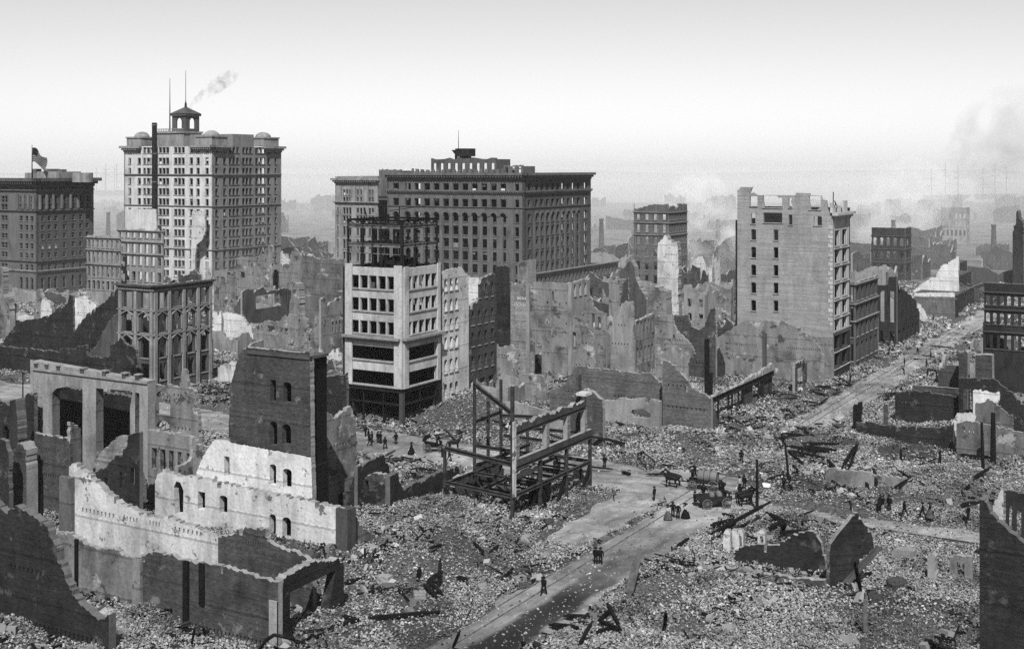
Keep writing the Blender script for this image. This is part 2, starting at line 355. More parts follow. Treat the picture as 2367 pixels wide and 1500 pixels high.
def ruin(name, label, P, top, holes=(), mat='brick_mid', th=.55, zb=-1.5, jag=1.0, parent=None, cat='ruined wall', group=None, emat=None, reveal=None, sills=None, y0=0.0, closed=False, step=.27):
    """one wall. top = (crop, [(x,y)...]) left to right; closed = the outline is complete and not carried down to the ground"""
    rng = random.Random(hash((round(P.o.x*10), len(top[1]), int(top[1][0][0])))); c, pts = top
    sz = [P.sz(c, x, y) for x, y in pts]
    st = step*max(1.0, P.o.length/220.0)
    if jag: sz = jagged(sz, st, .2*jag*st/.3, rng)
    outer = (sz if closed else [(sz[0][0], zb)]+sz+[(sz[-1][0], zb)])[::-1]
    hs = []; 
    for h in holes: hs += h(P)
    if parent is None or cat == 'auto':
        lo, hi = min(p[0] for p in sz), max(p[0] for p in sz)
        if hi-lo > 5 and jag >= .5 and not closed and len(hs) < 3:       # joist pockets of the lost floors, a few putlog holes
            topz = lambda x: min([z for (a, z) in sz if abs(a-x) < 1.2]+[99])
            for k in range(1, 5):
                z = 3.7*k+rng.uniform(-.3, .3); x = lo+1.0; run = rng.random() < .7
                while x < hi-1.0:
                    if run and topz(x) > z+1.0 and topz(x) < 98 and not any(min(q[0] for q in h)-.4 < x < max(q[0] for q in h)+.4 and min(q[1] for q in h)-.4 < z < max(q[1] for q in h)+.4 for h in hs): hs.append(hole_rect(x-.11, x+.11, z, z+.34))
                    x += rng.uniform(.55, .75) if rng.random() > .04 else rng.uniform(2, 6)
    emat = emat or ('broken' if mat not in ('brick_dark', 'stone_dark') else 'broken_dark')
    me = wall_mesh(name, outer, hs, th, [mat, emat, reveal or mat], y0=y0)
    o = bpy.data.objects.new(name, me); link(o, P.M, parent)
    if parent is None: tag(o, label, cat, group)
    lo, hi = min(p[0] for p in sz), max(p[0] for p in sz)
    if parent is None and not closed and th < .9 and hi-lo > 3.5 and jag >= .5 and zb < 0:    # stubs of the cross walls that tied into this wall
        for end, z0 in ((lo, sz[1][1]), (hi-th, sz[-2][1])):
            if rng.random() < .7 and z0 > 1.5:
                L_ = rng.uniform(2, 5); tp = jagged([(th+.002, z0*rng.uniform(.75, .97)), (L_*.4, z0*rng.uniform(.45, .85)), (L_, z0*rng.uniform(.1, .4))], st, .25*st/.3, rng)
                m2 = wall_mesh('return_wall', ([(th+.002, zb)]+tp+[(L_, zb)])[::-1], [], th, [mat, emat, mat]); link(bpy.data.objects.new('return_wall', m2), P.M @ Matrix.Translation((end, 0, 0)) @ Matrix.Rotation(math.pi/2, 4, 'Z') @ Matrix.Translation((0, -th, 0)), o)
    if sills:
        for h in hs:
            x0, x1 = min(p[0] for p in h), max(p[0] for p in h); z0 = min(p[1] for p in h)
            if x1-x0 > .45 and z0 > .3:
                b = MB(); b.box(x0-.12, x1+.12, y0-.14, y0-.003, z0-.16, z0-.002); b.put('sill', sills, P.M, o)
    return o
FRAMES = {}; FR0 = random.Random(3)
def win_frame(w, h, arch, kind, mat):
    key = (round(w, 2), round(h, 2), arch, kind, mat)
    if key not in FRAMES:
        b = MB(); t = .09
        b.box(-w/2-.16, w/2+.16, -.16, .02, -.2, -.003)                       # sill
        b.box(-w/2+.003, -w/2+t, .2, .3, 0.003, h-.003); b.box(w/2-t, w/2-.003, .2, .3, 0.003, h-.003)
        b.box(-w/2+t+.003, w/2-t-.003, .2, .3, 0.003, t)
        if not arch: b.box(-w/2+t+.003, w/2-t-.003, .2, .3, h-t, h-.003)
        if kind == 'sash': b.box(-w/2+t+.003, w/2-t-.003, .2, .28, h*.5-.05, h*.5+.05)
        FRAMES[key] = mesh('window', b.v, b.f, [mat])
    return FRAMES[key]
def facade(parent, P, s0, s1, z0, z1, wins, mat, th=.6, frame=None, fmat='frame_paint', name='wall', top=None, jag=0, emat=None):
    """intact wall with real openings; wins = [(s centre, z sill, width, height, arch)]"""
    hs = [hole_rect(s-w/2, s+w/2, z, z+h, a) for s, z, w, h, a in wins]
    outer = [(s0,z0),(s1,z0),(s1,z1)]+(top or [])+[(s0,z1)]
    me = wall_mesh(name, outer, hs, th, [mat, emat or mat, mat])
    o = bpy.data.objects.new(name, me); link(o, P.M, parent)
    if frame:
        for s, z, w, h, a in wins:
            f = bpy.data.objects.new('window', win_frame(w, h, a, frame, fmat)); link(f, P.M @ Matrix.Translation((s, 0, z)), o)
            k = FR0.random()
            if k < .14 and not a and w < 3:      # scraps of blind, sash or fallen ceiling left in the opening
                lo, hi = (0, FR0.uniform(.15, .5)) if k < .07 else (FR0.uniform(.45, .8), 1); e = FR0.uniform(.0, .5)*w
                b = MB(); b.box(s-w/2+.1, s+w/2-.1-e, .42, .5, z+h*lo+.02, z+h*hi-.02); b.put('window_scrap', FR0.choice(('stone_light', 'timber', 'tower_shade', 'bright_pane')), P.M, o)
    return o
def pbox(name, P, s0, s1, y0, y1, z0, z1, mat, parent):
    b = MB(); b.box(s0, s1, y0, y1, z0, z1); return b.put(name, mat, P.M, parent)
def cornice(name, P, s0, s1, z, h, proj, mat, parent, dent=0, y=0.0):
    """stepped moulding, with dentils underneath if asked"""
    b = MB(); e = proj
    b.box(s0-e, s1+e, y-proj, y-.004, z+h*.62, z+h); b.box(s0-e*.6, s1+e*.6, y-proj*.6, y-.004, z+h*.3, z+h*.615); b.box(s0-e*.25, s1+e*.25, y-proj*.3, y-.004, z, z+h*.296)
    if dent:
        n = int((s1-s0)/dent)
        for i in range(n): x = s0+(i+.5)*(s1-s0)/n; b.box(x-dent*.22, x+dent*.22, y-proj*.85, y-proj*.62, z+h*.34, z+h*.61)
    return b.put(name, mat, P.M, parent)

# ---------------------------------------------------------------- ground, streets, rubble
_lat = np.random.RandomState(11).rand(256, 256)
def vnoise(x, y):
    xi = np.floor(x).astype(int); yi = np.floor(y).astype(int); fx = x-xi; fy = y-yi
    fx = fx*fx*(3-2*fx); fy = fy*fy*(3-2*fy); L = lambda i, j: _lat[i % 256, j % 256]
    return (L(xi,yi)*(1-fx)+L(xi+1,yi)*fx)*(1-fy)+(L(xi,yi+1)*(1-fx)+L(xi+1,yi+1)*fx)*fy
def fbm(x, y, o=4):
    s = 0; a = .5
    for i in range(o): s = s+a*vnoise(x+17.3*i, y+9.1*i); x = x*2.03; y = y*2.03; a *= .5
    return s/(1-.5**o)
def sstep(a, b, x): t = np.clip((x-a)/(b-a), 0, 1); return t*t*(3-2*t)
def band(x, c, hw, soft): return 1-sstep(hw, hw+soft, np.abs(x-c))
def clear(p, q):
    """share of the ground kept clear of rubble: the trodden streets"""
    w = (fbm(p*.18, q*.18)-.5)*4; w2 = (fbm(p*.5+40, q*.5)-.5)*2.2
    qq = q+w*.7+w2; pp = p+w*.8+w2
    c = band(qq, 54.8, 3.6, 1.0)*(1-sstep(139, 150, p))                       # main street, near side of the crossing
    c = np.maximum(c, band(qq, 62.8, 2.3, 1.6)*sstep(112, 122, p)*(1-sstep(140, 147, p)))
    c = np.maximum(c, band(pp, 148.5, 6.0, 2.0)*sstep(52, 58, q))             # the crossing and the cross street
    c = np.maximum(c, band(pp, 143.5, 2.0, 2.5)*(1-sstep(50, 60, q))*.85)     # path over the rubble on the other side
    c = np.maximum(c, band(qq, 57.3, 2.6, 2.0)*sstep(178, 200, p)*.8)         # main street far side
    return c
MOUNDS = [(0,1090,975,9,4.2), (0,1320,915,8,2.2), (0,1440,960,8,1.8), (0,1560,1030,7,1.2), (0,1740,1030,9,1.0), (0,1880,1020,9,1.6), (0,1850,1220,7,1.0),
          (0,960,1200,9,1.6), (0,1080,1210,7,1.2), (0,900,1330,8,1.4), (0,1000,1260,6,1.0), (0,2100,1380,7,1.0), (0,1700,1400,9,1.6), (0,1950,1460,8,1.0), (0,2200,1130,9,2),
          (0,1040,930,5,1.5), (0,480,960,10,3.0), (0,1960,1180,6,.8), (0,480,1500,10,-1.0), (0,200,1500,8,-.6), (0,330,1440,4,.5), (0,1480,900,9,1.5), (0,2250,1000,10,1.5), (0,930,1110,6,1.2), (0,780,1440,5,.8), (0,1270,1255,4,.7), (0,1480,1330,5,.9)]
def height(p, q):
    c = clear(p, q); r = 1-c
    h = .05+2.6*np.maximum(fbm(p*.07, q*.07)-.28, 0)*fbm(p*.3+5, q*.3)+.8*(fbm(p*.4+3, q*.4)-.35)+.5*(np.abs(fbm(p*.8+3, q*.8)-.5))
    street = np.maximum(band(q, 58.5, 7.5, 1.5), band(p, 149, 7.5, 1.5)*(q > 50))
    h = h*(1-.72*street)
    for (cc, x, y, rad, hh) in MOUNDS:
        w = G(cc, x, y); mp, mq = PQ(w); h = h+hh*np.exp(-((p-mp)**2+(q-mq)**2)/(rad*rad*.5))
    return np.where(c > .98, -.22, np.maximum(-.22+h*r+.22*r, -.36))
def terrain():
    ps = np.arange(40, 452, 1.3); qs = np.arange(-12, 352, 1.3); pp, qq = np.meshgrid(ps, qs, indexing='ij')
    z = height(pp, qq); edge = np.minimum(np.minimum(pp-40, 451-pp), np.minimum(qq+12, 351-qq)); z = np.where(edge < 3, -.4, z)
    X = pp*A.x+qq*B.x; Y = pp*A.y+qq*B.y; n, m = pp.shape
    v = np.stack([X.ravel(), Y.ravel(), z.ravel()], 1); i = np.arange(n*m).reshape(n, m)
    f = np.stack([i[:-1,:-1].ravel(), i[1:,:-1].ravel(), i[1:,1:].ravel(), i[:-1,1:].ravel()], 1)
    me = bpy.data.meshes.new('rubble_ground'); me.from_pydata(v.tolist(), [], f.tolist()); me.materials.append(MATS['rubble_soil'])
    u = me.uv_layers.new(name='UVMap'); li = np.empty(len(me.loops), int); me.loops.foreach_get('vertex_index', li)
    u.data.foreach_set('uv', np.stack([pp.ravel()[li], qq.ravel()[li]], 1).ravel()); me.polygons.foreach_set('use_smooth', [True]*len(f))
    o = bpy.data.objects.new('rubble_ground', me); link(o, Matrix()); tag(o, 'broken ground of ash and brick between the ruins', kind='structure')
terrain()
def sheet(name, p0, p1, q0, q1, z, mat, n=1):
    b = [XY(p0,q0), XY(p1,q0), XY(p1,q1), XY(p0,q1)]; me = mesh(name, [(w.x, w.y, z) for w in b], [(0,1,2,3)], [mat], uvs=[p0,q0,p1,q0,p1,q1,p0,q1])
    o = bpy.data.objects.new(name, me); link(o, Matrix()); tag(o, kind='structure'); return o
def big(name, x0, x1, y0, y1, z, mat):
    me = mesh(name, [(x0,y0,z),(x1,y0,z),(x1,y1,z),(x0,y1,z)], [(0,1,2,3)], [mat]); o = bpy.data.objects.new(name, me); link(o, Matrix()); return tag(o, kind='structure')
big('ground', -6000, 6000, -500, 1500, -.42, 'far_soil')
big('water', -6000, 6000, 1500, 8000, -.45, 'water')
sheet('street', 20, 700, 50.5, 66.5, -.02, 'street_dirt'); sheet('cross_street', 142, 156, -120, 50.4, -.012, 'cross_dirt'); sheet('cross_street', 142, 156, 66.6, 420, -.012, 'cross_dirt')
sheet('street_crossing', 141, 157, 50.45, 66.55, -.008, 'cross_dirt')

def scatter(name, pts, rot, scl, mat, label):
    me = bpy.data.meshes.new(name); me.from_pydata(pts.tolist(), [], []); me.materials.append(MATS[mat])
    for nm, dat in (('rot', rot), ('scl', scl)):
        a = me.attributes.new(nm, 'FLOAT_VECTOR', 'POINT'); a.data.foreach_set('vector', dat.astype(np.float32).ravel())
    o = bpy.data.objects.new(name, me); link(o, Matrix()); tag(o, label, kind='stuff')
    ng = bpy.data.node_groups.get('scatter_'+mat)
    if ng is None:
        ng = bpy.data.node_groups.new('scatter_'+mat, 'GeometryNodeTree'); ng.interface.new_socket('Geometry', in_out='INPUT', socket_type='NodeSocketGeometry'); ng.interface.new_socket('Geometry', in_out='OUTPUT', socket_type='NodeSocketGeometry')
        N = ng.nodes.new; gi = N('NodeGroupInput'); go = N('NodeGroupOutput'); io = N('GeometryNodeInstanceOnPoints'); cu = N('GeometryNodeMeshCube'); sm = N('GeometryNodeSetMaterial')
        sm.inputs['Material'].default_value = MATS[mat]; L = ng.links.new
        L(cu.outputs[0], sm.inputs[0]); L(gi.outputs[0], io.inputs['Points']); L(sm.outputs[0], io.inputs['Instance'])
        for nm, s in (('rot', 'Rotation'), ('scl', 'Scale')):
            a = N('GeometryNodeInputNamedAttribute'); a.data_type = 'FLOAT_VECTOR'; a.inputs['Name'].default_value = nm; L(a.outputs[0], io.inputs[s])
        L(io.outputs[0], go.inputs[0])
    md = o.modifiers.new('scatter', 'NODES'); md.node_group = ng
    return o
def bricks(n, y0, y1, s0, s1, seed, name, label):
    R = np.random.RandomState(seed)
    t = R.rand(n*3); Y = y0*(y1/y0)**t; X = (R.rand(n*3)*2-1)*(.44*Y+6)
    p = X*A.x+Y*A.y; q = X*B.x+Y*B.y; c = clear(p, q)
    dens = (.12+.88*sstep(.36, .56, fbm(p*.13+9, q*.13)))*(.4+.6*sstep(.35, .6, fbm(p*.5+9, q*.5))); street = np.maximum(band(q, 58.5, 7.0, 1.5), band(p, 149, 7.0, 1.5)*(q > 50))
    keep = R.rand(n*3) < ((1-c)**1.3*dens*(1-.25*street)+.014); X, Y, p, q = X[keep][:n], Y[keep][:n], p[keep][:n], q[keep][:n]
    k = len(X); s = (s0+(s1-s0)*R.rand(k)**2.2)*(.7+.7*fbm(p*.2+70, q*.2)); z = height(p, q)+s*.12
    scl = np.stack([s*(.8+.5*R.rand(k)), s*(.42+.3*R.rand(k)), s*(.3+.35*R.rand(k))], 1)
    rot = np.stack([R.normal(0, .55, k), R.normal(0, .55, k), R.rand(k)*6.283], 1)
    z = z+R.rand(k)**3*.35*(1-clear(p, q)); scatter(name, np.stack([X, Y, np.maximum(z, -.01)], 1), rot, scl, 'brick_bits', label)
bricks(400000, 92, 160, .08, .26, 1, 'brick_rubble', 'loose broken brick strewn over the near lots')
bricks(300000, 160, 270, .11, .38, 2, 'brick_rubble', 'loose broken brick strewn over the middle lots')
bricks(80000, 270, 440, .25, .9, 3, 'brick_rubble', 'broken masonry strewn over the far lots')

def debris(n, y0, y1, seed, name, label, mat, ln, th, up):
    R = np.random.RandomState(seed); Y = y0*(y1/y0)**R.rand(n*4); X = (R.rand(n*4)*2-1)*(.44*Y+6); p = X*A.x+Y*A.y; q = X*B.x+Y*B.y
    keep = R.rand(n*4) < (1-clear(p, q))**2*sstep(.45, .62, fbm(p*.16+31, q*.16+7)); X, Y, p, q = X[keep][:n], Y[keep][:n], p[keep][:n], q[keep][:n]; k = len(X)
    L_ = ln[0]+(ln[1]-ln[0])*R.rand(k)**2; t = th[0]+(th[1]-th[0])*R.rand(k); scl = np.stack([L_, t*(.7+.6*R.rand(k)), t], 1); rot = np.stack([R.normal(0, .3, k), R.normal(0, up, k), R.rand(k)*6.283], 1)
    scatter(name, np.stack([X, Y, height(p, q)+.12+L_*.12*up], 1), rot, scl, mat, label)
debris(2600, 92, 175, 5, 'charred_debris', 'splintered charred wood strewn over the near rubble', 'charred', (.6, 3.2), (.07, .2), .22)
debris(2400, 175, 330, 6, 'charred_debris', 'splintered charred wood strewn over the farther rubble', 'charred', (.8, 4.0), (.1, .28), .2)
debris(900, 92, 260, 8, 'masonry_chunks', 'fallen chunks of brickwork strewn over the lots', 'brick_bits', (.5, 1.3), (.35, .8), .3)

# tram rails down the main street
for q0, lab in ((57.4, 'pair of tram rails along the dusty main street'),):
    t = empty('tram_track', XY(40, q0), lab, 'tram track')
    for dq in (0, 1.45):
        b = MB(); a = XY(40, q0+dq); e = XY(330, q0+dq); b.bar((a.x, a.y, .03), (e.x, e.y, .03), .09, .1); b.put('rail', 'iron_ash', Matrix(), t)

# ---------------------------------------------------------------- the standing towers
def rows_from(P, c, x, ys):
    """[(y top, y bottom)] at one pixel column -> [(z sill, height)]"""
    return [(P.sz(c, x, yb)[1], P.sz(c, x, yt)[1]-P.sz(c, x, yb)[1]) for yt, yb in ys]
def cols_from(P, c, y, xs, w):
    """pixel columns -> [(s centre, width)]"""
    out = []
    for x in xs:
        ww = w
        if isinstance(x, tuple): x, ww = x
        out.append((P.sz(c, x, y)[0], (P.sz(c, x+ww/2, y)[0]-P.sz(c, x-ww/2, y)[0])))
    return out
def grid(cols, rows, archrow=(), skip=()):
    return [(s, z, w, h, .5 if j in archrow else 0.0) for j, (z, h) in enumerate(rows) for i, (s, w) in enumerate(cols) if (i, j) not in skip]
def inside(root, PL, PR, dl, dr, levels, mat='slab', core=True):
    """floor slabs and a dark service core, so openings look into a real interior"""
    for k, z in enumerate(levels):
        b = MB(); b.box(-dl+.7, -.7, .7, dr-.7, z, z+.3); b.put('floor', mat, PL.M, root)
    if core:
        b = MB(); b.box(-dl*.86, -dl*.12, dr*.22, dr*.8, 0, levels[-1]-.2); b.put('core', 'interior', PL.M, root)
def corner(c, x, y=None, p=None, q=None):
    """planes meeting at a street corner seen at pixel column x"""
    if p is not None: P0 = Pl('L', p); s = P0.sz(c, x, 0)[0]; w = P0.w(s); w = Vector((w.x, w.y))
    else: w = G(c, x, y)
    return w, Pl('L', at=w), Pl('R', at=w)

def tower_exchange():
    w, PL, PR = corner(1, 1420, 1545)
    root = empty('office_tower', w, 'pale fifteen-storey office tower with arched rooftop lantern and two tall masts', 'building')
    dl = -PL.sz(1, 835, 900)[0]; dr = PR.sz(1, 1868, 900)[0]; zt = PL.sz(1, 1420, 600)[1]
    ys = [(603, 645)]+[(676+69.4*i, 721+69.4*i) for i in range(12)]
    rw = rows_from(PL, 1, 1380, ys); rw = [r for r in rw if r[0] > 1]
    cl = cols_from(PL, 1, 700, [(865, 18), 928, 965, 988, 1011, 1068, 1092, 1116, 1170, 1195, 1220, 1275, 1320, 1380], 22)
    cr = cols_from(PR, 1, 700, [1445, 1498, 1536, 1560, 1585, 1625, 1648, 1672, 1712, 1735, 1758, 1792, (1838, 14)], 19)
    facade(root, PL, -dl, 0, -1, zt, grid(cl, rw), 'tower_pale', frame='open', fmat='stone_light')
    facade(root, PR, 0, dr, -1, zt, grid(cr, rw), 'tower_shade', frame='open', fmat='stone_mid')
    PB = Pl('L', at=w, off=dr); PE = Pl('R', at=w, off=dl)
    back = [(-dl*t, 1.3) for t in (.03, .08, .2, .25, .3, .42, .47, .52, .64, .69, .74, .86, .93)]
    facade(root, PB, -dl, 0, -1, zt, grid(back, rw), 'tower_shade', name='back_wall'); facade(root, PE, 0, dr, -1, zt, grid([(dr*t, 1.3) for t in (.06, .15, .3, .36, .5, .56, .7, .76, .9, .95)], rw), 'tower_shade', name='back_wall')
    inside(root, PL, PR, dl, dr, [z-1.1 for z, h in rw][::-1]+[zt-.6])
    # mouldings
    for yy, hh, pr in ((800, .7, .5), (1010, .5, .35), (1300, .5, .35)):
        z = PL.sz(1, 1420, yy)[1]
        for P, a, b in ((PL, -dl, 0), (PR, 0, dr)): cornice('string_course', P, a, b, z, hh, pr, 'stone_light', root)
    # cornice survives only on the corner bays
    for P, a, b in ((PL, -dl-.2, -dl+7), (PL, -8.5, 0), (PR, 0, 6.5), (PR, dr-8, dr+.2)):
        cornice('cornice', P, a, b, zt-1.8, 2.2, 1.5, 'stone_light', root, dent=.9)
    # corner turrets with shallow domes
    for s, y, wd in ((-dl+4.2, 4.0, 7.5), (-4.5, 4.0, 7.6), (0, 0, 0)):
        if wd == 0: s, y, wd = -4.2, dr-4.6, 8.0
        b = MB(); b.box(s-wd/2, s+wd/2, y-wd/2, y+wd/2, zt+.41, zt+3.2); b.box(s-wd/2-.3, s+wd/2+.3, y-wd/2-.3, y+wd/2+.3, zt+3.201, zt+3.7); b.put('turret', 'stone_light', PL.M, root)
        b = MB(); n = 6
        for i in range(n): a0, a1 = i*math.pi/2/n, (i+1)*math.pi/2/n; b.prism(s, y, wd*.36*math.cos(a0), zt+3.7+1.9*math.sin(a0), zt+3.7+1.9*math.sin(a1), 16, wd*.36*math.cos(a1)+.01)
        b.put('dome', 'stone_light', PL.M, root)
    # attic block, lantern and masts
    P2 = Pl('L', at=w, off=12)
    def at2(x, y): return P2.sz(1, x, y)
    sa, za = at2(1040, 495); sb, _ = at2(1225, 495)
    b = MB(); b.box(sa, sb, 0, 9, zt-.3, za-1.2); b.put('attic', 'stone_light', P2.M, root)
    b = MB(); b.box(sa-.4, sb+.4, -.4, 9.4, za-1.199, za-.5)
    for k in range(16): x = sa+(sb-sa)*(k+.5)/16; b.box(x-.12, x+.12, -.3, -.1, za-.499, za+.3)
    b.box(sa-.3, sb+.3, -.35, -.05, za+.301, za+.5); b.put('parapet', 'stone_light', P2.M, root)
    b = MB(); s0, z0 = at2(1175, 580); s1, _ = at2(1345, 580); b.box(s0+.5, s1+12, 3.0, 14, zt-.3, zt+4.6); b.put('lift_house', 'tower_shade', P2.M, root)
    tx0, tz = at2(1131, 370); tx1, _ = at2(1222, 370); tc = (tx0+tx1)/2; hw = (tx1-tx0)/2; y = 1.2+hw; zb = za-.5
    pz = tz-1.6
    for kind, sgn in (('L', -1), ('L', 1), ('R', -1), ('R', 1)):
        o2 = P2.w(tc, 0, y); o2 = Vector((o2.x, o2.y)); P3 = Pl(kind, at=o2, off=sgn*hw-(.6 if sgn > 0 else 0))
        e = hw-(.601 if kind == 'R' else 0)
        facade(root, P3, -e, e, zb, pz, [(0, zb+1.0, hw*.8, (pz-zb)*.72, .5)], 'stone_mid', th=.6, name='lantern_wall')
    b = MB(); b.box(tc-hw-.5, tc+hw+.5, y-hw-.5, y+hw+.5, pz+.003, pz+.8); b.put('lantern_cornice', 'stone_mid', P2.M, root)
    b = MB(); zr = at2(1200, 332)[1]; k = len(b.v); e = hw+.7; b.v += [(tc-e,y-e,pz+.803),(tc+e,y-e,pz+.803),(tc+e,y+e,pz+.803),(tc-e,y+e,pz+.803),(tc,y,zr)]; b.f += [(3,2,1,0),(0,1,4),(1,2,4),(2,3,4),(3,0,4)]; b.put('lantern_roof', 'roofing', P2.M, root)
    zf = at2(1200, 292)[1]; zm = at2(1200, 90)[1]; b = MB(); b.prism(tc, y, .55, zr-.3, zr+.6, 8, .3); b.prism(tc, y, .5, zr+.6, zr+1.2, 8, .35); b.prism(tc, y, .3, zr+1.2, zf, 8, .12); b.prism(tc, y, .12, zf, zm, 6, .07); b.put('finial_mast', 'iron', P2.M, root)
    s, z = at2(1092, 145); b = MB(); b.prism(s, 3, .28, za-.9, (za+z)/2, 6, .16); b.prism(s, 3, .16, (za+z)/2, z, 6, .07); b.put('mast', 'iron', P2.M, root)
    # blank annex wall at the foot, and iron smoke stack against the front
    ps = Pl('L', at=w, off=-1.4); s0, zt2 = ps.sz(1, 1018, 445); s1, zb2 = ps.sz(1, 1042, 1000)
    st = empty('smoke_stack', Vector(ps.w((s0+s1)/2)[:2]), 'tall thin iron smoke stack in front of the pale tower', 'smoke stack')
    b = MB(); b.prism(0, 0, (s1-s0)/2, -.5, zt2, 14); b.put('flue', 'iron', Matrix.Translation(ps.w((s0+s1)/2)), st)
    b = MB()
    for i in range(6): z = 6+i*(zt2-7)/5; b.prism(0, 0, (s1-s0)/2+.12, z, z+.35, 14)
    b.put('hoop', 'iron_ash', Matrix.Translation(ps.w((s0+s1)/2)), st)
    ruin('party_wall', 'blank pale plaster party wall at the foot of the office tower', Pl('L', at=w, off=-5), (1, [(850,1022),(1010,1020),(1040,1022),(1048,1160)]), mat='tower_pale', jag=.3)
    ruin('party_wall', 'smoke-blotched white plaster fragment against the pale tower', Pl('L', at=w, off=-4), (1, [(1275,1260),(1280,1035),(1372,1033),(1368,1170),(1352,1220),(1310,1260),(1300,1330)]), mat='plaster_white', jag=.5)
tower_exchange()

def tower_mills():
    w, PL, PR = corner(2, 1478, 1240)
    root = empty('office_block', w, 'broad dark ten-storey office block with arcaded upper windows and ruined rooftop', 'building')
    dl = -PL.sz(2, 572, 600)[0]; dr = PR.sz(2, 1915, 600)[0]; zt = PL.sz(2, 1478, 385)[1]
    rw = rows_from(PL, 2, 1340, [(447, 497), (552, 607), (645, 706), (735, 797), (820, 882), (905, 968), (990, 1050), (1080, 1140)])
    rw = [r for r in rw if r[0] > .5]
    cl = cols_from(PL, 2, 600, [620]+[700+63.5*i for i in range(11)]+[(1427, 28)], 40)
    cr = cols_from(PR, 2, 600, [1510, 1560, 1595, 1632, 1667, 1700, 1735, 1770, 1805, 1838, 1885], 20)
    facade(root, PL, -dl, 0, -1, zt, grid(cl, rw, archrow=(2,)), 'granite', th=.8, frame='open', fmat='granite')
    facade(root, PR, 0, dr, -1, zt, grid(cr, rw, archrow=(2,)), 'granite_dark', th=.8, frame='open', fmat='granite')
    PB = Pl('L', at=w, off=dr); PE = Pl('R', at=w, off=dl)
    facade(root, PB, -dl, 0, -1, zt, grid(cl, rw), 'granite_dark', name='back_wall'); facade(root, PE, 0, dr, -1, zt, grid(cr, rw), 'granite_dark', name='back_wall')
    inside(root, PL, PR, dl, dr, [z-1.0 for z, h in rw][::-1]+[zt-1.2])
    for P, a, b in ((PL, -dl, 0), (PR, 0, dr)):
        cornice('cornice', P, a, b, zt-1.7, 2.2, 1.5, 'granite', root, dent=1.0)
        z = PL.sz(2, 1478, 522)[1]; cornice('string_course', P, a, b, z, 1.3, .7, 'granite', root, dent=.8)
        z = PL.sz(2, 1478, 617)[1]; cornice('string_course', P, a, b, z, .5, .3, 'granite', root)
    # pilasters and arch hoods between the windows of the arcade
    zA = rw[2][0]; zH = rw[2][0]+rw[2][1]
    for P, cs in ((PL, cl[1:12]), (PR, cr[1:10])):
        ww = cs[1][0]-cs[0][0]
        for i in range(len(cs)+1):
            s = cs[0][0]+ww*(i-.5); b = MB(); b.box(s-ww*.14, s+ww*.14, -.3, -.004, 1, zH-cs[0][1]*.5); b.put('pilaster', 'granite', P.M, root)
        for s, wd in cs:
            b = MB(); n = 8; r0 = wd*.54; r1 = wd*.85; cz = zH-wd*.5
            for i in range(n):
                a0, a1 = math.pi*i/n, math.pi*(i+1)/n; q = [(s+r*math.cos(a), cz+r*math.sin(a)) for r, a in ((r0,a0),(r1,a0),(r1,a1),(r0,a1))]
                b.hexa([(x, -.22, z) for x, z in (q[0],q[1],q[2],q[3])]+[(x, -.004, z) for x, z in (q[0],q[1],q[2],q[3])])
            b.put('arch_hood', 'granite', P.M, root)
    # roof: two broken penthouse tiers, tank and pole
    def tier(x0, x1, yt, off, dep, mat, n=0, yb=None):
        P = Pl('L', at=w, off=off); s0, z1 = P.sz(2, x0, yt); s1, _ = P.sz(2, x1, yt); zb = zt-1 if yb is None else P.sz(2, x0, yb)[1]
        wn = [(s0+(s1-s0)*(i+.5)/n, zt+.4 if yb is None else zb+.5, (s1-s0)/n*.45, (z1-zb)*.5, 0) for i in range(n)] if n else []
        tp = [(s1-(s1-s0)*k/14, z1+RNG.uniform(-.5, .2)) for k in range(1, 14)]
        facade(root, P, s0, s1, zb, z1, wn, mat, name='penthouse_wall', top=tp)
        P4 = Pl('R', at=Vector(P.w(s1)[:2])); facade(root, P4, .61, dep, zb, z1-.4, [], mat, name='penthouse_wall')
        b = MB(); b.box(s0+.5, s1-.7, .7, dep, z1-1.3, z1-1.0); b.put('penthouse_roof', 'roofing', P.M, root)
        return P, s0, s1, z1
    tier(725, 1335, 345, 9, 10, 'granite', 17); P, s0, s1, z1 = tier(855, 1290, 277, 14, 9, 'granite_dark', 9); tier(1338, 1466, 322, 10, 8, 'granite', 3); tier(507, 655, 352, 2, 6, 'granite', 0)
    sp, zp = P.sz(2, 1040, 212); b = MB(); b.prism(sp, 4, 3.0, z1-1.5, z1+.6, 6, 2.2); b.prism(sp, 4, 3.4, z1+.6, zp, 18); b.put('water_tank', 'iron', P.M, root)
    sp, zp = P.sz(2, 1016, 90); b = MB(); b.prism(sp, 2, .2, z1-1.5, zp, 6, .06); b.put('flagpole', 'iron', P.M, root)
    sp, zp = P.sz(2, 990, 222); b = MB(); b.prism(sp, 3, .5, z1-1.5, zp-1.5, 8); b.prism(sp, 3, .4, zp-1.5, zp, 10, 1.6); b.put('vent_cowl', 'iron', P.M, root)
    # wing beyond the light court
    r2 = empty('office_wing', w, 'narrow pilastered wing of the dark office block beyond its light court', 'building')
    P = Pl('L', at=w, off=1.0); s0, zt2 = P.sz(2, 218, 398); s1, _ = P.sz(2, 498, 398)
    rw2 = rows_from(P, 2, 260, [(485, 522), (535, 572), (605, 650), (660, 705), (730, 790), (815, 880), (900, 960), (990, 1050)]); rw2 = [r for r in rw2 if r[0] > .5]
    cs = cols_from(P, 2, 500, [(232, 10), 275, 295, 315, 365, 388, 410, 445, 465], 16)
    facade(r2, P, s0, s1, -1, zt2, grid(cs, rw2), 'stone_light', frame='open', fmat='stone_light'); P6 = Pl('R', at=Vector(P.w(s0)[:2])); 
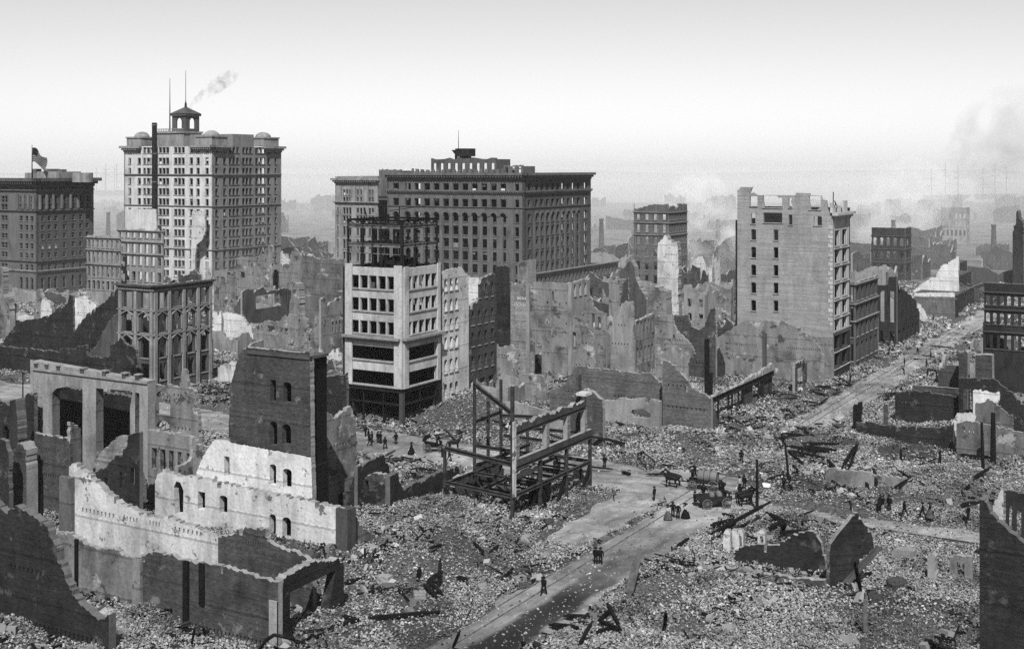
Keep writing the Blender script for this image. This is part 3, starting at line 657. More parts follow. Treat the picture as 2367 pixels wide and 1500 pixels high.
    facade(r2, P6, .61, 22, -1, zt2, [], 'granite', name='side_wall'); b = MB(); b.box(s0, s1, 21, 21.6, -1, zt2); b.put('back_wall', 'granite', P.M, r2)
    for z, h in rw2: pbox('floor', P, s0+.7, s1-.2, .7, 20, z-1.0, z-.75, 'slab', r2)
    cornice('cornice', P, s0, s1, zt2-2.4, 1.8, 1.3, 'stone_light', r2, dent=.9); z = P.sz(2, 300, 583)[1]; cornice('string_course', P, s0, s1, z, 1.0, .7, 'stone_light', r2)
    for x in (245, 338, 425): s = P.sz(2, x, 500)[0]; b = MB(); b.box(s-.9, s+.9, -.5, -.004, P.sz(2, 300, 570)[1], P.sz(2, 300, 462)[1]); b.put('pilaster', 'stone_light', P.M, r2)
    # low arcaded range running on along the side street
    r3 = empty('arcaded_range', w, 'low arcaded brick range running on from the dark office block', 'building')
    P = Pl('R', at=w, off=-1.0); s0, zt3 = P.sz(2, 1550, 1055); s1 = P.sz(3, 372, 650)[0]; z3 = P.sz(3, 372, 650)[1]
    wn = []; n = 22
    for i in range(n):
        s = s0+(s1-s0)*(i+.5)/n
        wn += [(s, zt3-3.6, (s1-s0)/n*.45, 2.6, .5), (s, zt3-7.6, (s1-s0)/n*.45, 2.8, .5), (s, .3, (s1-s0)/n*.6, 3.0, 0)]
    wn = [q for q in wn if q[1] > 0]
    facade(r3, P, s0, s1, -1, zt3, wn, 'granite', frame='open', fmat='granite'); b = MB(); b.box(s0, s1, 13, 13.5, -1, zt3-1); b.put('back_wall', 'granite_dark', P.M, r3)
    for z in (zt3-.6, zt3-4.4, zt3-8.4): pbox('floor', P, s0+.1, s1-.1, .7, 12.9, z-.3, z, 'slab', r3)
    cornice('cornice', P, s0, s1, zt3-.1, .7, .7, 'stone_light', r3); cornice('string_course', P, s0, s1, zt3-4.7, .5, .35, 'granite', r3)
    facade(r3, Pl('L', at=Vector(P.w(s0)[:2])), 0.003, .004, -1, 0, [], 'granite') if False else None
tower_mills()

def tower_flag():
    w, PL, PR = corner(1, 246, 1600)
    root = empty('office_building', w, 'dark stone eight-storey building with heavy cornice and a flag on its roof', 'building')
    dl = -PL.sz(1, -140, 900)[0]; dr = PR.sz(1, 615, 900)[0]; zt = PL.sz(1, 246, 822)[1]
    rw = rows_from(PL, 1, 246, [(862, 893), (935, 980), (992, 1035), (1068, 1102), (1128, 1162), (1188, 1222), (1250, 1288), (1315, 1350), (1392, 1432), (1480, 1560)]); rw = [r for r in rw if r[0] > .3]
    cl = cols_from(PL, 1, 1000, [-125, -80, -40, 18, 40, 140, 178, 212], 20); cr = cols_from(PR, 1, 1000, [285, 330, 373, 430, 488, 538, 582], 20)
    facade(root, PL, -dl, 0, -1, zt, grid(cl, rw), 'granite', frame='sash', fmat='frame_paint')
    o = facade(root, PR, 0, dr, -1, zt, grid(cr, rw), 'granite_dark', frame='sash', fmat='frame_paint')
    z, h = rw[6]
    for s, wd in cr[:3]:
        b = MB(); b.box(s-wd/2+.1, s+wd/2-.1, .31, .34, z+.1, z+h*.48); b.box(s-wd/2+.1, s+wd/2-.1, .31, .34, z+h*.56, z+h-.1); b.put('bright_pane', 'bright_pane', PR.M, o)  # pale panels painted in for the reflections in three windows
    for z, h in rw:      # glass panes behind the sashes on the street fronts
        for P, cs in ((PL, cl), (PR, cr)):
            for s, wd in cs[:0]: pass
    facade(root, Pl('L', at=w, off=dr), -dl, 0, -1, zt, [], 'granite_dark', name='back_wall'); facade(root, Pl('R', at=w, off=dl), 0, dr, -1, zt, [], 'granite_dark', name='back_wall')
    inside(root, PL, PR, dl, dr, [z-1.0 for z, h in rw][::-1]+[zt-.8])
    for P, a, b in ((PL, -dl, 0), (PR, 0, dr)):
        cornice('cornice', P, a, b, zt-2.4, 2.8, 2.2, 'granite_dark', root, dent=1.1)
        for yy, hh in ((908, .8), (1045, .9), (1378, .7), (1448, .9)): cornice('string_course', P, a, b, PL.sz(1, 246, yy)[1], hh, .55, 'stone_light' if yy in (1448,) else 'granite', root)
    for P, cs in ((PR, cr), (PL, cl[5:])):
        z0 = PL.sz(1, 246, 1040)[1]; z1 = PL.sz(1, 246, 925)[1]
        for i in range(len(cs)+1):
            s = (cs[i][0]-(cs[1][0]-cs[0][0])/2) if i < len(cs) else cs[-1][0]+(cs[-1][0]-cs[-2][0])/2
            b = MB(); b.prism(s, -.35, .55, z0+.9, z1, 10, .48); b.put('half_column', 'granite', P.M, root)
    s0, s1 = PL.sz(1, 55, 1000)[0], PL.sz(1, 104, 1000)[0]
    P = Pl('L', at=w, off=8)
    def rbox(nm, x0, x1, yt, dep, mat, y=0):
        a, z1 = P.sz(1, x0, yt); b_, _ = P.sz(1, x1, yt); b = MB(); b.box(a, b_, y, y+dep, zt-1, z1); return b.put(nm, mat, P.M, root)
    rbox('penthouse', 246, 392, 770, 9, 'stone_light'); rbox('penthouse', 182, 244, 778, 7, 'stone_light', -1); rbox('penthouse_roof', 262, 300, 752, 4, 'granite', 2); rbox('chimney', 190, 218, 752, 2, 'granite', 1.5); rbox('chimney', 352, 378, 755, 2, 'granite', 2)
    for x in (436, 479): a, z1 = P.sz(1, x, 778); b = MB(); b.prism(a, 6, 2.6 if x == 436 else 2.0, zt-1, z1, 16); b.put('water_tank', 'stone_light', P.M, root)
    a, z1 = P.sz(1, 239, 592); b = MB(); b.prism(a, -1.5, .22, zt, z1, 8, .08); b.put('flagpole', 'iron', P.M, root)
    # flag on its pole: striped cloth with a dark canton, hanging in a slack wave
    f = empty('flag', Vector(P.w(a)[:2]), 'striped flag with dark canton drooping from rooftop pole', 'flag'); x1, zz = P.sz(1, 330, 690); _, ztp = P.sz(1, 248, 612)
    L = x1-a; hgt = 4.6; nx = 16; ny = 13
    def fp(i, j):
        t = i/nx; return (a+.2+L*t*.97, -1.5+.7*math.sin(t*7+j*.25)*t, ztp-hgt*j/ny-3.2*t**1.2+.5*math.sin(t*6))
    for nm, keep, mt in (('pale_stripes', 1, 'flag_pale'), ('dark_stripes', 0, 'flag_dark'), ('canton', 2, 'cloth_dark')):
        v = []; fc = []
        for j in range(ny):
            for i in range(nx):
                kd = 2 if (i < nx*.42 and j < 7) else j % 2
                if kd == keep: k = len(v); v += [fp(i,j), fp(i+1,j), fp(i+1,j+1), fp(i,j+1)]; fc.append((k,k+1,k+2,k+3))
        me = mesh(nm, v, fc, [mt]); link(bpy.data.objects.new(nm, me), P.M, f)
tower_flag()

def steel_block():
    """corner block: masonry curtain below, bare burnt steel above"""
    w, PL, PR = corner(6, 664, p=158.6)
    root = empty('corner_block', w, 'pale seven-storey corner block with bare burnt steel framing at its top', 'building')
    dl = -PL.sz(6, 286, 500)[0]; dr = PR.sz(6, 912, 500)[0]; zt = PL.sz(6, 640, 62)[1]
    rw = rows_from(PL, 6, 620, [(116, 206), (268, 357), (422, 510)]); big_ = rows_from(PL, 6, 620, [(592, 686), (757, 853)])
    a0, a1 = PL.sz(6, 318, 300)[0], PL.sz(6, 618, 300)[0]; n = 5; cw = (a1-a0)/n
    cl = [(a0+cw*(i+.5), cw*.85) for i in range(5)]
    b0, b1 = PR.sz(6, 688, 300)[0], PR.sz(6, 896, 300)[0]; cw2 = (b1-b0)/5; cr = [(b0+cw2*(i+.5), cw2*.84) for i in range(5)]
    wl = grid(cl, rw)+[((a0+a1)/2, z, a1-a0-.1, h, 0) for z, h in big_]; wr = grid(cr, rw)+[((b0+b1)/2, z, b1-b0-.1, h, 0) for z, h in big_]
    zg = PL.sz(6, 640, 862)[1]
    facade(root, PL, -dl, 0, zg, zt, wl, 'terracotta', th=.55, frame='open', fmat='stone_light'); facade(root, PR, .551, dr, zg, zt, wr, 'terracotta', th=.55, frame='open', fmat='stone_light')
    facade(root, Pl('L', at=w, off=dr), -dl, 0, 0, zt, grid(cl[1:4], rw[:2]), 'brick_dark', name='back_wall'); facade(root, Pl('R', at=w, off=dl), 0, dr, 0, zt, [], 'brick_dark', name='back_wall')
    # corner and end piers stand proud
    for P, s, wd in ((PL, -dl+.7, 1.4), (PL, -.75, 1.5), (PR, dr-.4, .8), (PR, .9, 1.2)):
        pbox('pier', P, s-wd/2, s+wd/2, -.22, -.004, zg, zt+(.5 if s < 0 else .3), 'terracotta', root)
    for z, h in big_: pass
    zc = PL.sz(6, 640, 545)[1]
    for P, a, b in ((PL, a0-.3, a1+.2), (PR, b0-.2, b1+.3)): cornice('canopy_cornice', P, a, b, zc-.5, 1.0, .9, 'stone_light', root, dent=.0); 
    for P, a, b in ((PL, -dl, 0), (PR, 0, dr)): pbox('lintel', P, a, b, .05, .5, zg-.7, zg-.003, 'iron', root); pbox('sagging_beam', P, a+.2, b-.1, .1, .4, zg-2.75, zg-2.45, 'iron', root)
    levels = [zg-.3]+[z-.9 for z, h in big_[::-1]]+[z-.7 for z, h in rw[::-1]]
    for z in levels: pbox('floor', PL, -dl+.6, -.6, .6, dr-.6, z, z+.28, 'slab', root)
    pbox('floor', PL, -dl+.56, -.56, .56, dr-.1, zt-.9, zt-.5, 'slab', root)
    # ground-floor posts
    for x, y in ((-.3, .3), (-dl+.35, .3), (-.3, dr-.3), (-dl+.35, dr-.4), (-dl*.5, dr*.5), (-dl*.35, .35), (-dl*.7, .35), (-.3, dr*.5)):
        if (x, y) in ((-dl*.35, .35), (-dl*.7, .35), (-.3, dr*.5)): wd = .09
        else: wd = .32 if x > -1 and y < 1 else .26
        pbox('post', PL, x-wd, x+wd, y-wd, y+wd, -.5, zg-.7, 'stone_mid' if wd > .3 else 'iron', root)
    pbox('stair_core', PL, -dl*.8, -dl*.45, dr*.55, dr*.9, 0, zt-1, 'interior', root)
    # exposed steel
    z1 = PL.sz(18, 905, 620)[1]; z2 = PL.sz(18, 905, 350)[1]; z3 = PL.sz(18, 905, 255)[1]
    xs = [-dl+.3, -dl+.3+(dl-.6)*.28, -dl+.3+(dl-.6)*.46, -dl+.3+(dl-.6)*.62, -.3]; ysd = [.3, dr*.36, dr*.68, dr-.4]
    for i, x in enumerate(xs):
        for j, y in enumerate(ysd):
            if (i, j) in ((3, 2),): continue
            b = MB(); wd = .42 if (i, j) == (4, 0) else .28; b.ibar((x, y, zt-.5), (x, y, z3 if j in (0, 3) or i in (0, 4) else z2+RNG.uniform(-.6, 2.5)), wd, wd); b.put('steel_column', 'iron', PL.M, root)
    for z, mt in ((z1, 'iron_ash'), (z2, 'iron_ash'), (z3, 'iron')):
        for y in (ysd[0], ysd[3]): b = MB(); b.ibar((xs[0], y, z), (xs[4], y, z), .3, .55 if z < z3 else .3); b.put('steel_beam', mt, PL.M, root)
        for x in (xs[0], xs[4]): b = MB(); b.ibar((x, ysd[0], z-.002), (x, ysd[3], z-.002), .3, .55 if z < z3 else .3); b.put('steel_beam', mt, PL.M, root)
    for z in (z1, z2):
        for y in ysd[1:3]: b = MB(); b.ibar((xs[0], y, z-.1), (xs[4], y, z-.1), .25, .4); b.put('steel_beam', 'iron', PL.M, root)
    for z in (z1-.05, z2-.05):
        for k in range(7): x = xs[0]+(xs[4]-xs[0])*(k+.5)/7; b = MB(); b.ibar((x, ysd[0]+.2, z+RNG.uniform(-.1, .1)), (x+RNG.uniform(-.5, .5), ysd[3]-RNG.uniform(.2, 3), z-RNG.uniform(0, .5)), .18, .28); b.put('joist', 'iron', PL.M, root)
    # roof trusses: bent struts between the two top chords
    for y in (ysd[0], ysd[3]):
        n = 9
        for k in range(n): x = xs[0]+(xs[4]-xs[0])*k/n; x2 = xs[0]+(xs[4]-xs[0])*(k+1)/n; b = MB(); b.bar((x, y, z2+.3), (x2+RNG.uniform(-.4, .2), y+RNG.uniform(-.2, .2), z3+RNG.uniform(-.5, 0)), .11); b.put('strut', 'iron', PL.M, root)
    for x in (xs[0], xs[4]):
        for k in range(7): y = ysd[0]+(ysd[3]-ysd[0])*k/7; y2 = ysd[0]+(ysd[3]-ysd[0])*(k+1)/7; b = MB(); b.bar((x, y2, z2+.3), (x, y+RNG.uniform(0, .5), z3-.1), .11); b.put('strut', 'iron', PL.M, root)
    for k in range(6): b = MB(); x = RNG.uniform(xs[0], xs[4]); y = RNG.uniform(1, dr-1); b.bar((x, y, z2), (x+RNG.uniform(-2, 2), y+RNG.uniform(-1, 1), z2+RNG.uniform(.8, 3.2)), .12); b.put('bent_bar', 'iron', PL.M, root)
    b = MB(); b.bar((-3.3, 1, z3+1.5), (2.6, 3, z3+2.4), .12); b.bar((-2, 2, z2), (-2, 2, z3+2.2), .12); b.put('bent_bar', 'iron', PL.M, root)
    # hung ceiling rods below the upper beams
    b = MB()
    for k in range(8): x = xs[0]+(xs[4]-xs[0])*(k+.5)/8; b.bar((x, .25, z1-.2), (x, .25, z1-1.3), .06)
    b.bar((xs[0], .25, z1-1.3), (xs[4], .25, z1-1.4), .12); b.put('hanger', 'iron_ash', PL.M, root)
    # charred heap on the top floor
    v = []; fc = []; n = 16; m = 14
    for i in range(n+1):
        for j in range(m+1):
            x = -dl+.6+(dl-1.2)*i/n; y = .6+(dr-1.2)*j/m; e = min(i, n-i, j, m-j)/4; v.append((x, y, zt-.48+min(1, e)*(.5+RNG.random()*.6)*(.4+1.9*math.exp(-((i/n-.62)**2+(j/m-.6)**2)*7))))
    for i in range(n):
        for j in range(m): k = i*(m+1)+j; fc.append((k, k+m+1, k+m+2, k+1))
    link(bpy.data.objects.new('charred_heap', mesh('charred_heap', v, fc, ['charred'])), PL.M, root)
    return PL, PR, dl, dr
steel_block()

# ---------------------------------------------------------------- other standing shells
def brick_loft():
    """tall brick block with a blank side wall and white front, on the left of the far street"""
    w, PL, PR = corner(3, 1803, 1440)
    root = empty('loft_building', w, 'tall brick loft building, blank side wall with two columns of windows, white front', 'building')
    hs = [poly(3, (1250,280),(1300,280),(1300,214),(1250,213)), poly(3, (1345,289),(1465,289),(1465,222),(1440,225),(1432,210),(1336,209)), poly(3, (1508,291),(1530,291),(1532,262),(1522,250),(1532,226),(1508,226)),
          poly(3, (1655,303),(1700,303),(1722,280),(1722,212),(1644,212),(1648,260)), win(3, 1340, 1465, 322, 388, .0), win(3, 1257, 1286, 327, 396, .2), win(3, 1508, 1533, 335, 404, .2), win(3, 1675, 1730, 345, 407, .12)]
    for i in range(5): y = 432+118*i; hs += [win(3, 1258, 1291, y, y+72, .2), win(3, 1408, 1439, y+3, y+75, .0 if i % 2 else .15)]
    o = ruin('side_wall', None, PL, (3, [(1166,178),(1192,151),(1265,154),(1246,194),(1275,188),(1300,206),(1555,207),(1560,191),(1650,194),(1655,206),(1724,209),(1735,237),(1762,243),(1768,300),(1786,345),(1803,350)]), hs, 'brick_smooth', th=.6, jag=.06, parent=root, sills='stone_light')
    dl = -PL.sz(3, 1166, 900)[0]; dr = PR.sz(3, 1912, 900)[0]; zt = PR.sz(3, 1803, 352)[1]; z0 = PL.sz(3, 1790, 310)[1]
    rows = [(440, 545), (560, 660), (678, 775), (795, 890), (912, 1008), (1030, 1112), (1140, 1232), (1262, 1345)]
    rw = rows_from(PR, 3, 1830, rows); rw = [r for r in rw if r[0] > .3]; cs = cols_from(PR, 3, 700, [1832, 1882], 32)
    zs = PR.sz(3, 1803, 1130)[1]
    facade(root, PR, .601, dr, zs, zt, [q for q in grid(cs, rw) if q[1] > zs], 'terracotta', frame='open', fmat='stone_light', name='front_wall')
    facade(root, PR, .601, dr, -1, zs-.003, [q for q in grid(cs, rw) if q[1] < zs-1.5], 'stone_dark', frame='open', fmat='stone_mid', name='shop_front')
    cornice('cornice', PR, .601, dr, zt-.6, 1.4, 1.1, 'terracotta', root); cornice('string_course', PR, .601, dr, zs-.2, .6, .4, 'stone_light', root)
    for z, h in rw: cornice('string_course', PR, .9, dr, z-.75, .35, .2, 'terracotta', root)
    for i in range(22): z = zs+1.5+i*(zt-zs-3)/22; pbox('quoin', PL, -.55-(.35 if i % 2 else 0), -.003, -.08, -.003, z, z+.75, 'terracotta', root)
    facade(root, Pl('L', at=w, off=dr), -dl, 0, -1, zt+1.5, [(-dl*t, z, 1.5, h, 0) for t in (.6, .88) for z, h in rw]+[(-dl*t, zt-2.6, 2.6, 3, 0) for t in (.4,)], 'brick_dark', name='back_wall'); facade(root, Pl('R', at=w, off=dl), .61, dr, -1, zt-1, [], 'brick_dark', name='back_wall')
    for z, h in rw: pbox('floor', PL, -dl+.7, -.7, .7, dr-.1, z-1.0, z-.7, 'slab', root)
    # broken pieces standing on the front cornice
    for x0, x1, yt in ((1788, 1812, 258), (1850, 1862, 275), (1885, 1904, 243), (1820, 1828, 290)):
        a, z = PR.sz(3, max(x0, 1805), yt); b_ = PR.sz(3, x1, yt)[0]; pbox('parapet_stub', PR, a, b_, .1, .6, zt+.81, z, 'terracotta', root)
    s, z = PR.sz(3, 1833, 185); b = MB(); b.bar((s, .8, zt), (s, .8, z), .16); b.bar((s, .8, zt+1), (s+2.5, 1, zt+2.6), .14); b.bar((s+1, .8, zt+3), (s+4, .8, zt+1), .14); b.put('bent_iron', 'iron', PR.M, root)
brick_loft()

def shell(name, label, c, xl, xc, xr, ycor, ytop, yl, rows, nl, nr, mat, base_y=None, p=None, frac=.5, arch=(), jag=.6, group=None, th=.55, matr=None, topl=None, topr=None, trim=None, fl=True, cat='ruined building'):
    """two street walls of a burnt-out block meeting at a corner seen at pixel column xc (xl / xr: far ends), with back walls"""
    w, PL, PR = corner(c, xc, base_y, p=p)
    root = empty(name, w, label, cat, group)
    dl = -PL.sz(c, xl, ycor)[0] if xl is not None else 8; dr = PR.sz(c, xr, ycor)[0] if xr is not None else 8
    rr = random.Random(int(xc*7+ytop)); zt = PL.sz(c, xc, ytop)[1]
    rw = [r for r in rows_from(PL, c, xc, rows) if r[0] > -.4]
    for P, a, b, n, top, mt, nm in ((PL, -dl, 0, nl, topl, mat, 'wall'), (PR, th+.001, dr, nr, topr, matr or mat, 'wall')):
        if (xl is None and P is PL) or (xr is None and P is PR): continue
        hs = []
        if n:
            ww = (b-a)/n
            for j, (z, h) in enumerate(rw):
                for i in range(n):
                    s = a+ww*(i+.5); hs.append(hole_rect(s-ww*frac/2, s+ww*frac/2, max(z, -.8), z+h, .5 if j in arch else 0))
        tp = [P.sz(c, x, y) for x, y in top] if top else [(a, zt), (b, zt)]
        tp[0] = (a, tp[0][1]); tp[-1] = (b, tp[-1][1])
        mtop = max([h[2][1] for h in hs]+[0]); st = .32*max(1, w.length/220)
        tp = jagged(tp, st, .22*jag*st/.45, rr) if jag else tp
        me = wall_mesh(nm, ([(a, -1.2)]+tp+[(b, -1.2)])[::-1], hs, th, [mt, 'broken', mt]); o = bpy.data.objects.new(nm, me); link(o, P.M, root)
        if trim:
            for h in hs:
                x0, x1 = min(q[0] for q in h), max(q[0] for q in h); z0 = min(q[1] for q in h)
                if z0 > .5: b2 = MB(); b2.box(x0-.15, x1+.15, -.15, -.003, z0-.2, z0-.003); b2.put('sill', trim, P.M, o)
            for z, h in rw[:3]: cornice('string_course', P, a, b, z+h+.25, .45, .35, trim, root)
    hb = zt*rr.uniform(.55, .85)
    for P, a, b, off in ((PL, -dl, 0, dr), (PR, th, dr, dl-.001)):
        P2 = Pl('L' if P is PL else 'R', at=w, off=off); tp = jagged([(a, hb*rr.uniform(.6, 1)), (a+(b-a)*.3, hb*rr.uniform(.3, 1)), (a+(b-a)*.7, hb*rr.uniform(.4, 1)), (b, hb*rr.uniform(.5, 1))], .7, .3, rr)
        me = wall_mesh('back_wall', ([(a, -1.2)]+tp+[(b, -1.2)])[::-1], [], th, ['brick_mid', 'broken', 'brick_mid']); link(bpy.data.objects.new('back_wall', me), P2.M, root)
    return root, PL, PR, dl, dr, rw
# corner hotel with gothic windows on the far side of the cross street
hotel = shell('corner_building', 'roofless four-storey corner building with pointed and arched window hoods', 5, 796, 1024, 1408, 400, 175, 0, [(228, 330), (368, 494), (530, 662), (700, 815)], 2, 4, 'stone_mid', p=160.5, frac=.46, arch=(1, 2), jag=1.1,
              matr='stone_mid', trim='stone_light', topl=[(796,170),(900,195),(1024,180)], topr=[(1024,178),(1200,160),(1330,140),(1390,160),(1408,170)])
def hotel_trim(root, PL, PR, dl, dr, rw):
    for P, a, b, n in ((PL, -dl, 0, 2), (PR, 0, dr, 4)):
        ww = (b-a)/n
        for i in range(n+1):
            s = a+ww*i; s = min(max(s, a+.35), b-.35)
            pbox('pilaster', P, s-.32, s+.32, -.35, -.003, -1, rw[0][0]+rw[0][1]+.2, 'stone_light', root)
        for j in (1, 2):
            z, h = rw[j]
            for i in range(n):
                s = a+ww*(i+.5); hw = ww*.36; zt = z+h+.15; b2 = MB()
                b2.bar((s-hw, -.2, zt-.5), (s, -.2, zt+.35), .3, .18); b2.bar((s, -.2, zt+.35), (s+hw, -.2, zt-.5), .3, .18); b2.bar((s-hw, -.15, zt-.5), (s-hw, -.15, z+.2), .22, .2); b2.bar((s+hw, -.15, zt-.5), (s+hw, -.15, z+.2), .22, .2)
                b2.put('window_hood', 'stone_light', P.M, root)
        cornice('cornice', P, a, b, rw[0][0]+rw[0][1]+.7, .8, .7, 'stone_mid', root, dent=.6)
hotel_trim(*hotel)
shell('gutted_building', 'gutted building of slender stone piers behind the corner building', 15, 2, 478, None, 500, 300, 0, [(355, 465), (535, 690), (745, 895), (950, 1080)], 7, 0, 'stone_light', p=212, frac=.6, jag=1.6, trim='stone_light')
shell('gutted_building', 'gutted building with bright gaps in its top row of windows', 15, 455, 1098, None, 500, 200, 0, [(255, 325), (420, 548), (600, 725), (820, 960)], 7, 0, 'stone_light', p=216, frac=.56, jag=1.8, trim='stone_light', topl=[(455,200),(560,175),(640,215),(800,190),(900,240),(1000,180),(1098,240)])
shell('brick_block', 'ruined seven-storey brick block with broken chimney and pale string course', 3, 476, 706, 832, 500, 285, 0, [(335, 372), (405, 455), (487, 537), (567, 620), (652, 710), (745, 800)], 4, 7, 'brick_half', base_y=880, frac=.4, jag=1.0,
      topl=[(476,260),(480,295),(565,280),(612,265),(700,262)], topr=[(706,290),(740,275),(760,300),(775,262),(832,268)], trim='stone_light')
shell('warehouse', 'four-storey street front with stone window surrounds beside the loft building', 4, 430, 462, 603, 900, 850, 0, [(880, 965), (1000, 1090), (1105, 1185), (1225, 1330)], 1, 5, 'stone_mid', base_y=1372, frac=.5, jag=.6, trim='stone_light', topr=[(462,858),(520,835),(603,808)])
shell('shop_ruin', 'two-storey corner ruin with tall pier and open shop bays', 4, 600, 718, 856, 1000, 865, 0, [(905, 1095), (1150, 1235)], 2, 5, 'stone_dark', base_y=1240, frac=.45, jag=.6, topl=[(600,865),(665,862),(670,815),(718,812)], topr=[(718,815),(730,870),(800,925),(840,965),(856,1035)])
shell('arcaded_store', 'dark three-storey store with rows of round-arched windows', 4, 565, 768, 806, 700, 520, 0, [(580, 628), (660, 708), (742, 795)], 5, 1, 'stone_dark', base_y=850, frac=.55, arch=(0, 1, 2), jag=.15, trim='stone_mid')
shell('arched_store', 'dark street front with two rows of arched windows and plain parapet', 4, 1250, 1640, None, 1000, 868, 0, [(945, 1003), (1053, 1122), (1190, 1275)], 9, 0, 'stone_dark', p=238, frac=.62, arch=(0, 1), jag=.15, trim='stone_mid')
shell('far_warehouse', 'distant pale four-storey front with arched windows and one dark gable', 23, 918, 1192, 1225, 600, 470, 0, [(535, 590), (620, 690), (712, 780)], 6, 1, 'stone_light', base_y=860, frac=.5, arch=(1, 2), jag=.15)

# ---------------------------------------------------------------- wall fragments, near to far
K = Pl
pockets = lambda c, x0, x1, yt, yb, n: row(c, x0, x1, yt, yb, n, .38)
# near left
o = ruin('party_wall', 'dark brick party wall with a long broken slope and rows of joist pockets', K('L', 73), (9, [(-160,420),(-60,470),(40,560),(100,505),(180,540),(240,590),(330,650),(345,720),(390,790),(400,900),(440,960),(480,1060),(540,1170),(600,1230),(680,1300),(700,1290),(755,1262)]),
     [pockets(9, 40, 680, 1255, 1300, 22), pockets(9, 60, 300, 905, 938, 8)], 'brick_dark', th=.8)
q = empty('party_wall', K('L', 80.6).w(0)[:2], 'long low party wall, plastered bay then brick bays with a joist row', 'ruined wall')
P = K('L', 80.6)
ruin('plaster_bay', None, P, (9, [(330,668),(430,690),(540,730),(640,790),(770,805),(860,850),(962,862)]), [pockets(9, 560, 940, 1112, 1152, 14)], 'plaster_grey', parent=q)
ruin('brick_bay', None, P, (9, [(962.5,862),(1030,830),(1080,825),(1210,858),(1298,885)]), [pockets(9, 990, 1290, 1225, 1262, 12)], 'brick_mid', parent=q)
ruin('brick_bay', None, P, (9, [(1298.5,885),(1400,905),(1480,915),(1600,935),(1760,985),(1930,1035)]), [pockets(9, 1320, 1900, 1315, 1352, 22)], 'brick_mid', parent=q)
for x, w_, yt, yb, mt, pr in ((962, .5, 865, 1215, 'plaster_grey', .3), (1298, .28, 885, 1420, 'charred', .3), (1405, .3, 905, 1190, 'charred', .2), (535, .2, 735, 1130, 'charred', .18)):
    s, z1 = P.sz(9, x, yt); z0 = P.sz(9, x, yb)[1]; pbox('pilaster', P, s-w_, s+w_, -pr, -.003, z0, z1, mt, q)
# painted sign, mostly burnt off
q = empty('party_wall', K('L', 88).w(0)[:2], 'bright plastered party wall with sagging broken top and joist pockets', 'ruined wall')
P = K('L', 88)
ruin('plaster_wall', None, P, (9, [(478,235),(500,213),(545,235),(610,290),(700,370),(770,440),(830,490),(940,540),(1080,590),(1200,600),(1300,640),(1400,680),(1512,720)]), [pockets(9, 870, 960, 575, 610, 4), pockets(9, 1030, 1115, 605, 640, 4), pockets(9, 560, 800, 515, 548, 9), pockets(9, 1200, 1380, 648, 680, 6)], 'plaster_white', th=.7, parent=q)
ruin('brick_wall', None, P, (9, [(1512.5,722),(1640,700),(1700,650),(1840,660),(1850,750),(1980,810),(2100,850),(2170,885)]), [pockets(9, 1700, 1830, 740, 780, 8)], 'brick_mid', parent=q)
s, z1 = P.sz(9, 478, 235); pbox('pier', P, s-.9, s+.9, -.5, -.003, -1, z1-1.0, 'plaster_stain', q)
P = K('R', 69.9)
ruin('shopfront_ruin', 'scorched brick shop front, leaning pier under a broken lintel', P, (10, [(120,1200),(150,1100),(165,1040),(190,985),(300,930),(420,890),(545,865),(585,915)]), [poly(10, (212,1480),(212,1105),(530,950),(478,1220),(430,1480))], 'brick_dark', th=.9, emat='broken')
q = empty('party_wall', K('L', 103).w(0)[:2], 'tall brick and white plaster gable with paired windows', 'ruined wall')
P = K('L', 103)
up = [win(5, 1801, 1840, 800, 945), win(5, 1888, 1942, 815, 950, .25), win(5, 1800, 1848, 1075, 1235, .4), win(5, 1880, 1940, 1092, 1228, .4)]
tw = [(1600,62),(1585,20),(1590,-120),(1596,-315),(1640,-480),(1680,-576),(1716,-590),(2100,-555),(2148,-564)]
ruin('brick_wall', None, P, (9, [(1600,62)]+tw[1:]+[(2156,165)]), up, 'brick_mid', th=.7, parent=q, closed=True, jag=.35)
ruin('plaster_wall', None, P, (9, [(1360,275),(1400,190),(1440,110),(1490,48),(1580,55),(1599,68),(2157,171),(2165,390)]), [win(9, 1870, 1915, 215, 358, .25), win(9, 1962, 2022, 245, 378, .25), win(9, 1555, 1592, 162, 298), win(9, 1371, 1424, 408, 528), win(9, 1520, 1579, 430, 559), win(9, 1866, 1915, 562, 712), win(9, 1956, 2020, 582, 724)], 'plaster_clean', th=.7, parent=q, jag=.3)
Q = K('L', 102.2)
ruin('lower_wall', None, Q, (9, [(1075,330),(1090,285),(1130,258),(1180,285),(1300,300),(1420,318),(1700,378),(1900,425),(2100,465),(2160,480),(2240,490),(2330,512),(2372,560)]), [win(9, 1373, 1422, 405, 528), win(9, 1522, 1577, 430, 557, .25), win(9, 1868, 1913, 560, 710, .35), win(9, 1958, 2018, 580, 722, .35), poly(9, (1215,560),(1270,560),(1272,400),(1250,345),(1222,335),(1205,380))], 'plaster_white', th=.75, parent=q)
s, z1 = Q.sz(9, 2392, 520); pbox('end_pier', Q, s-.75, s+.75, -.6, .9, -1, z1, 'stone_mid', q)
PR2 = K('R', at=Vector(P.w(P.sz(9, 2148, -560)[0])[:2])); zt_ = P.sz(9, 2148, -560)[1]
ruin('return_wall', None, PR2, (0, [(716.5,812),(719,806),(722,830),(724,900)]), [], 'brick_dark', parent=q, jag=.5, closed=False, zb=P.sz(9, 2148, 60)[1])
pbox('roof_rim', P, P.sz(9, 1716, -590)[0], P.sz(9, 2148, -564)[0], -.15, 3.2, P.sz(9, 2148, -545)[1]-.6, P.sz(9, 2148, -545)[1]-.3, 'stone_mid', q)
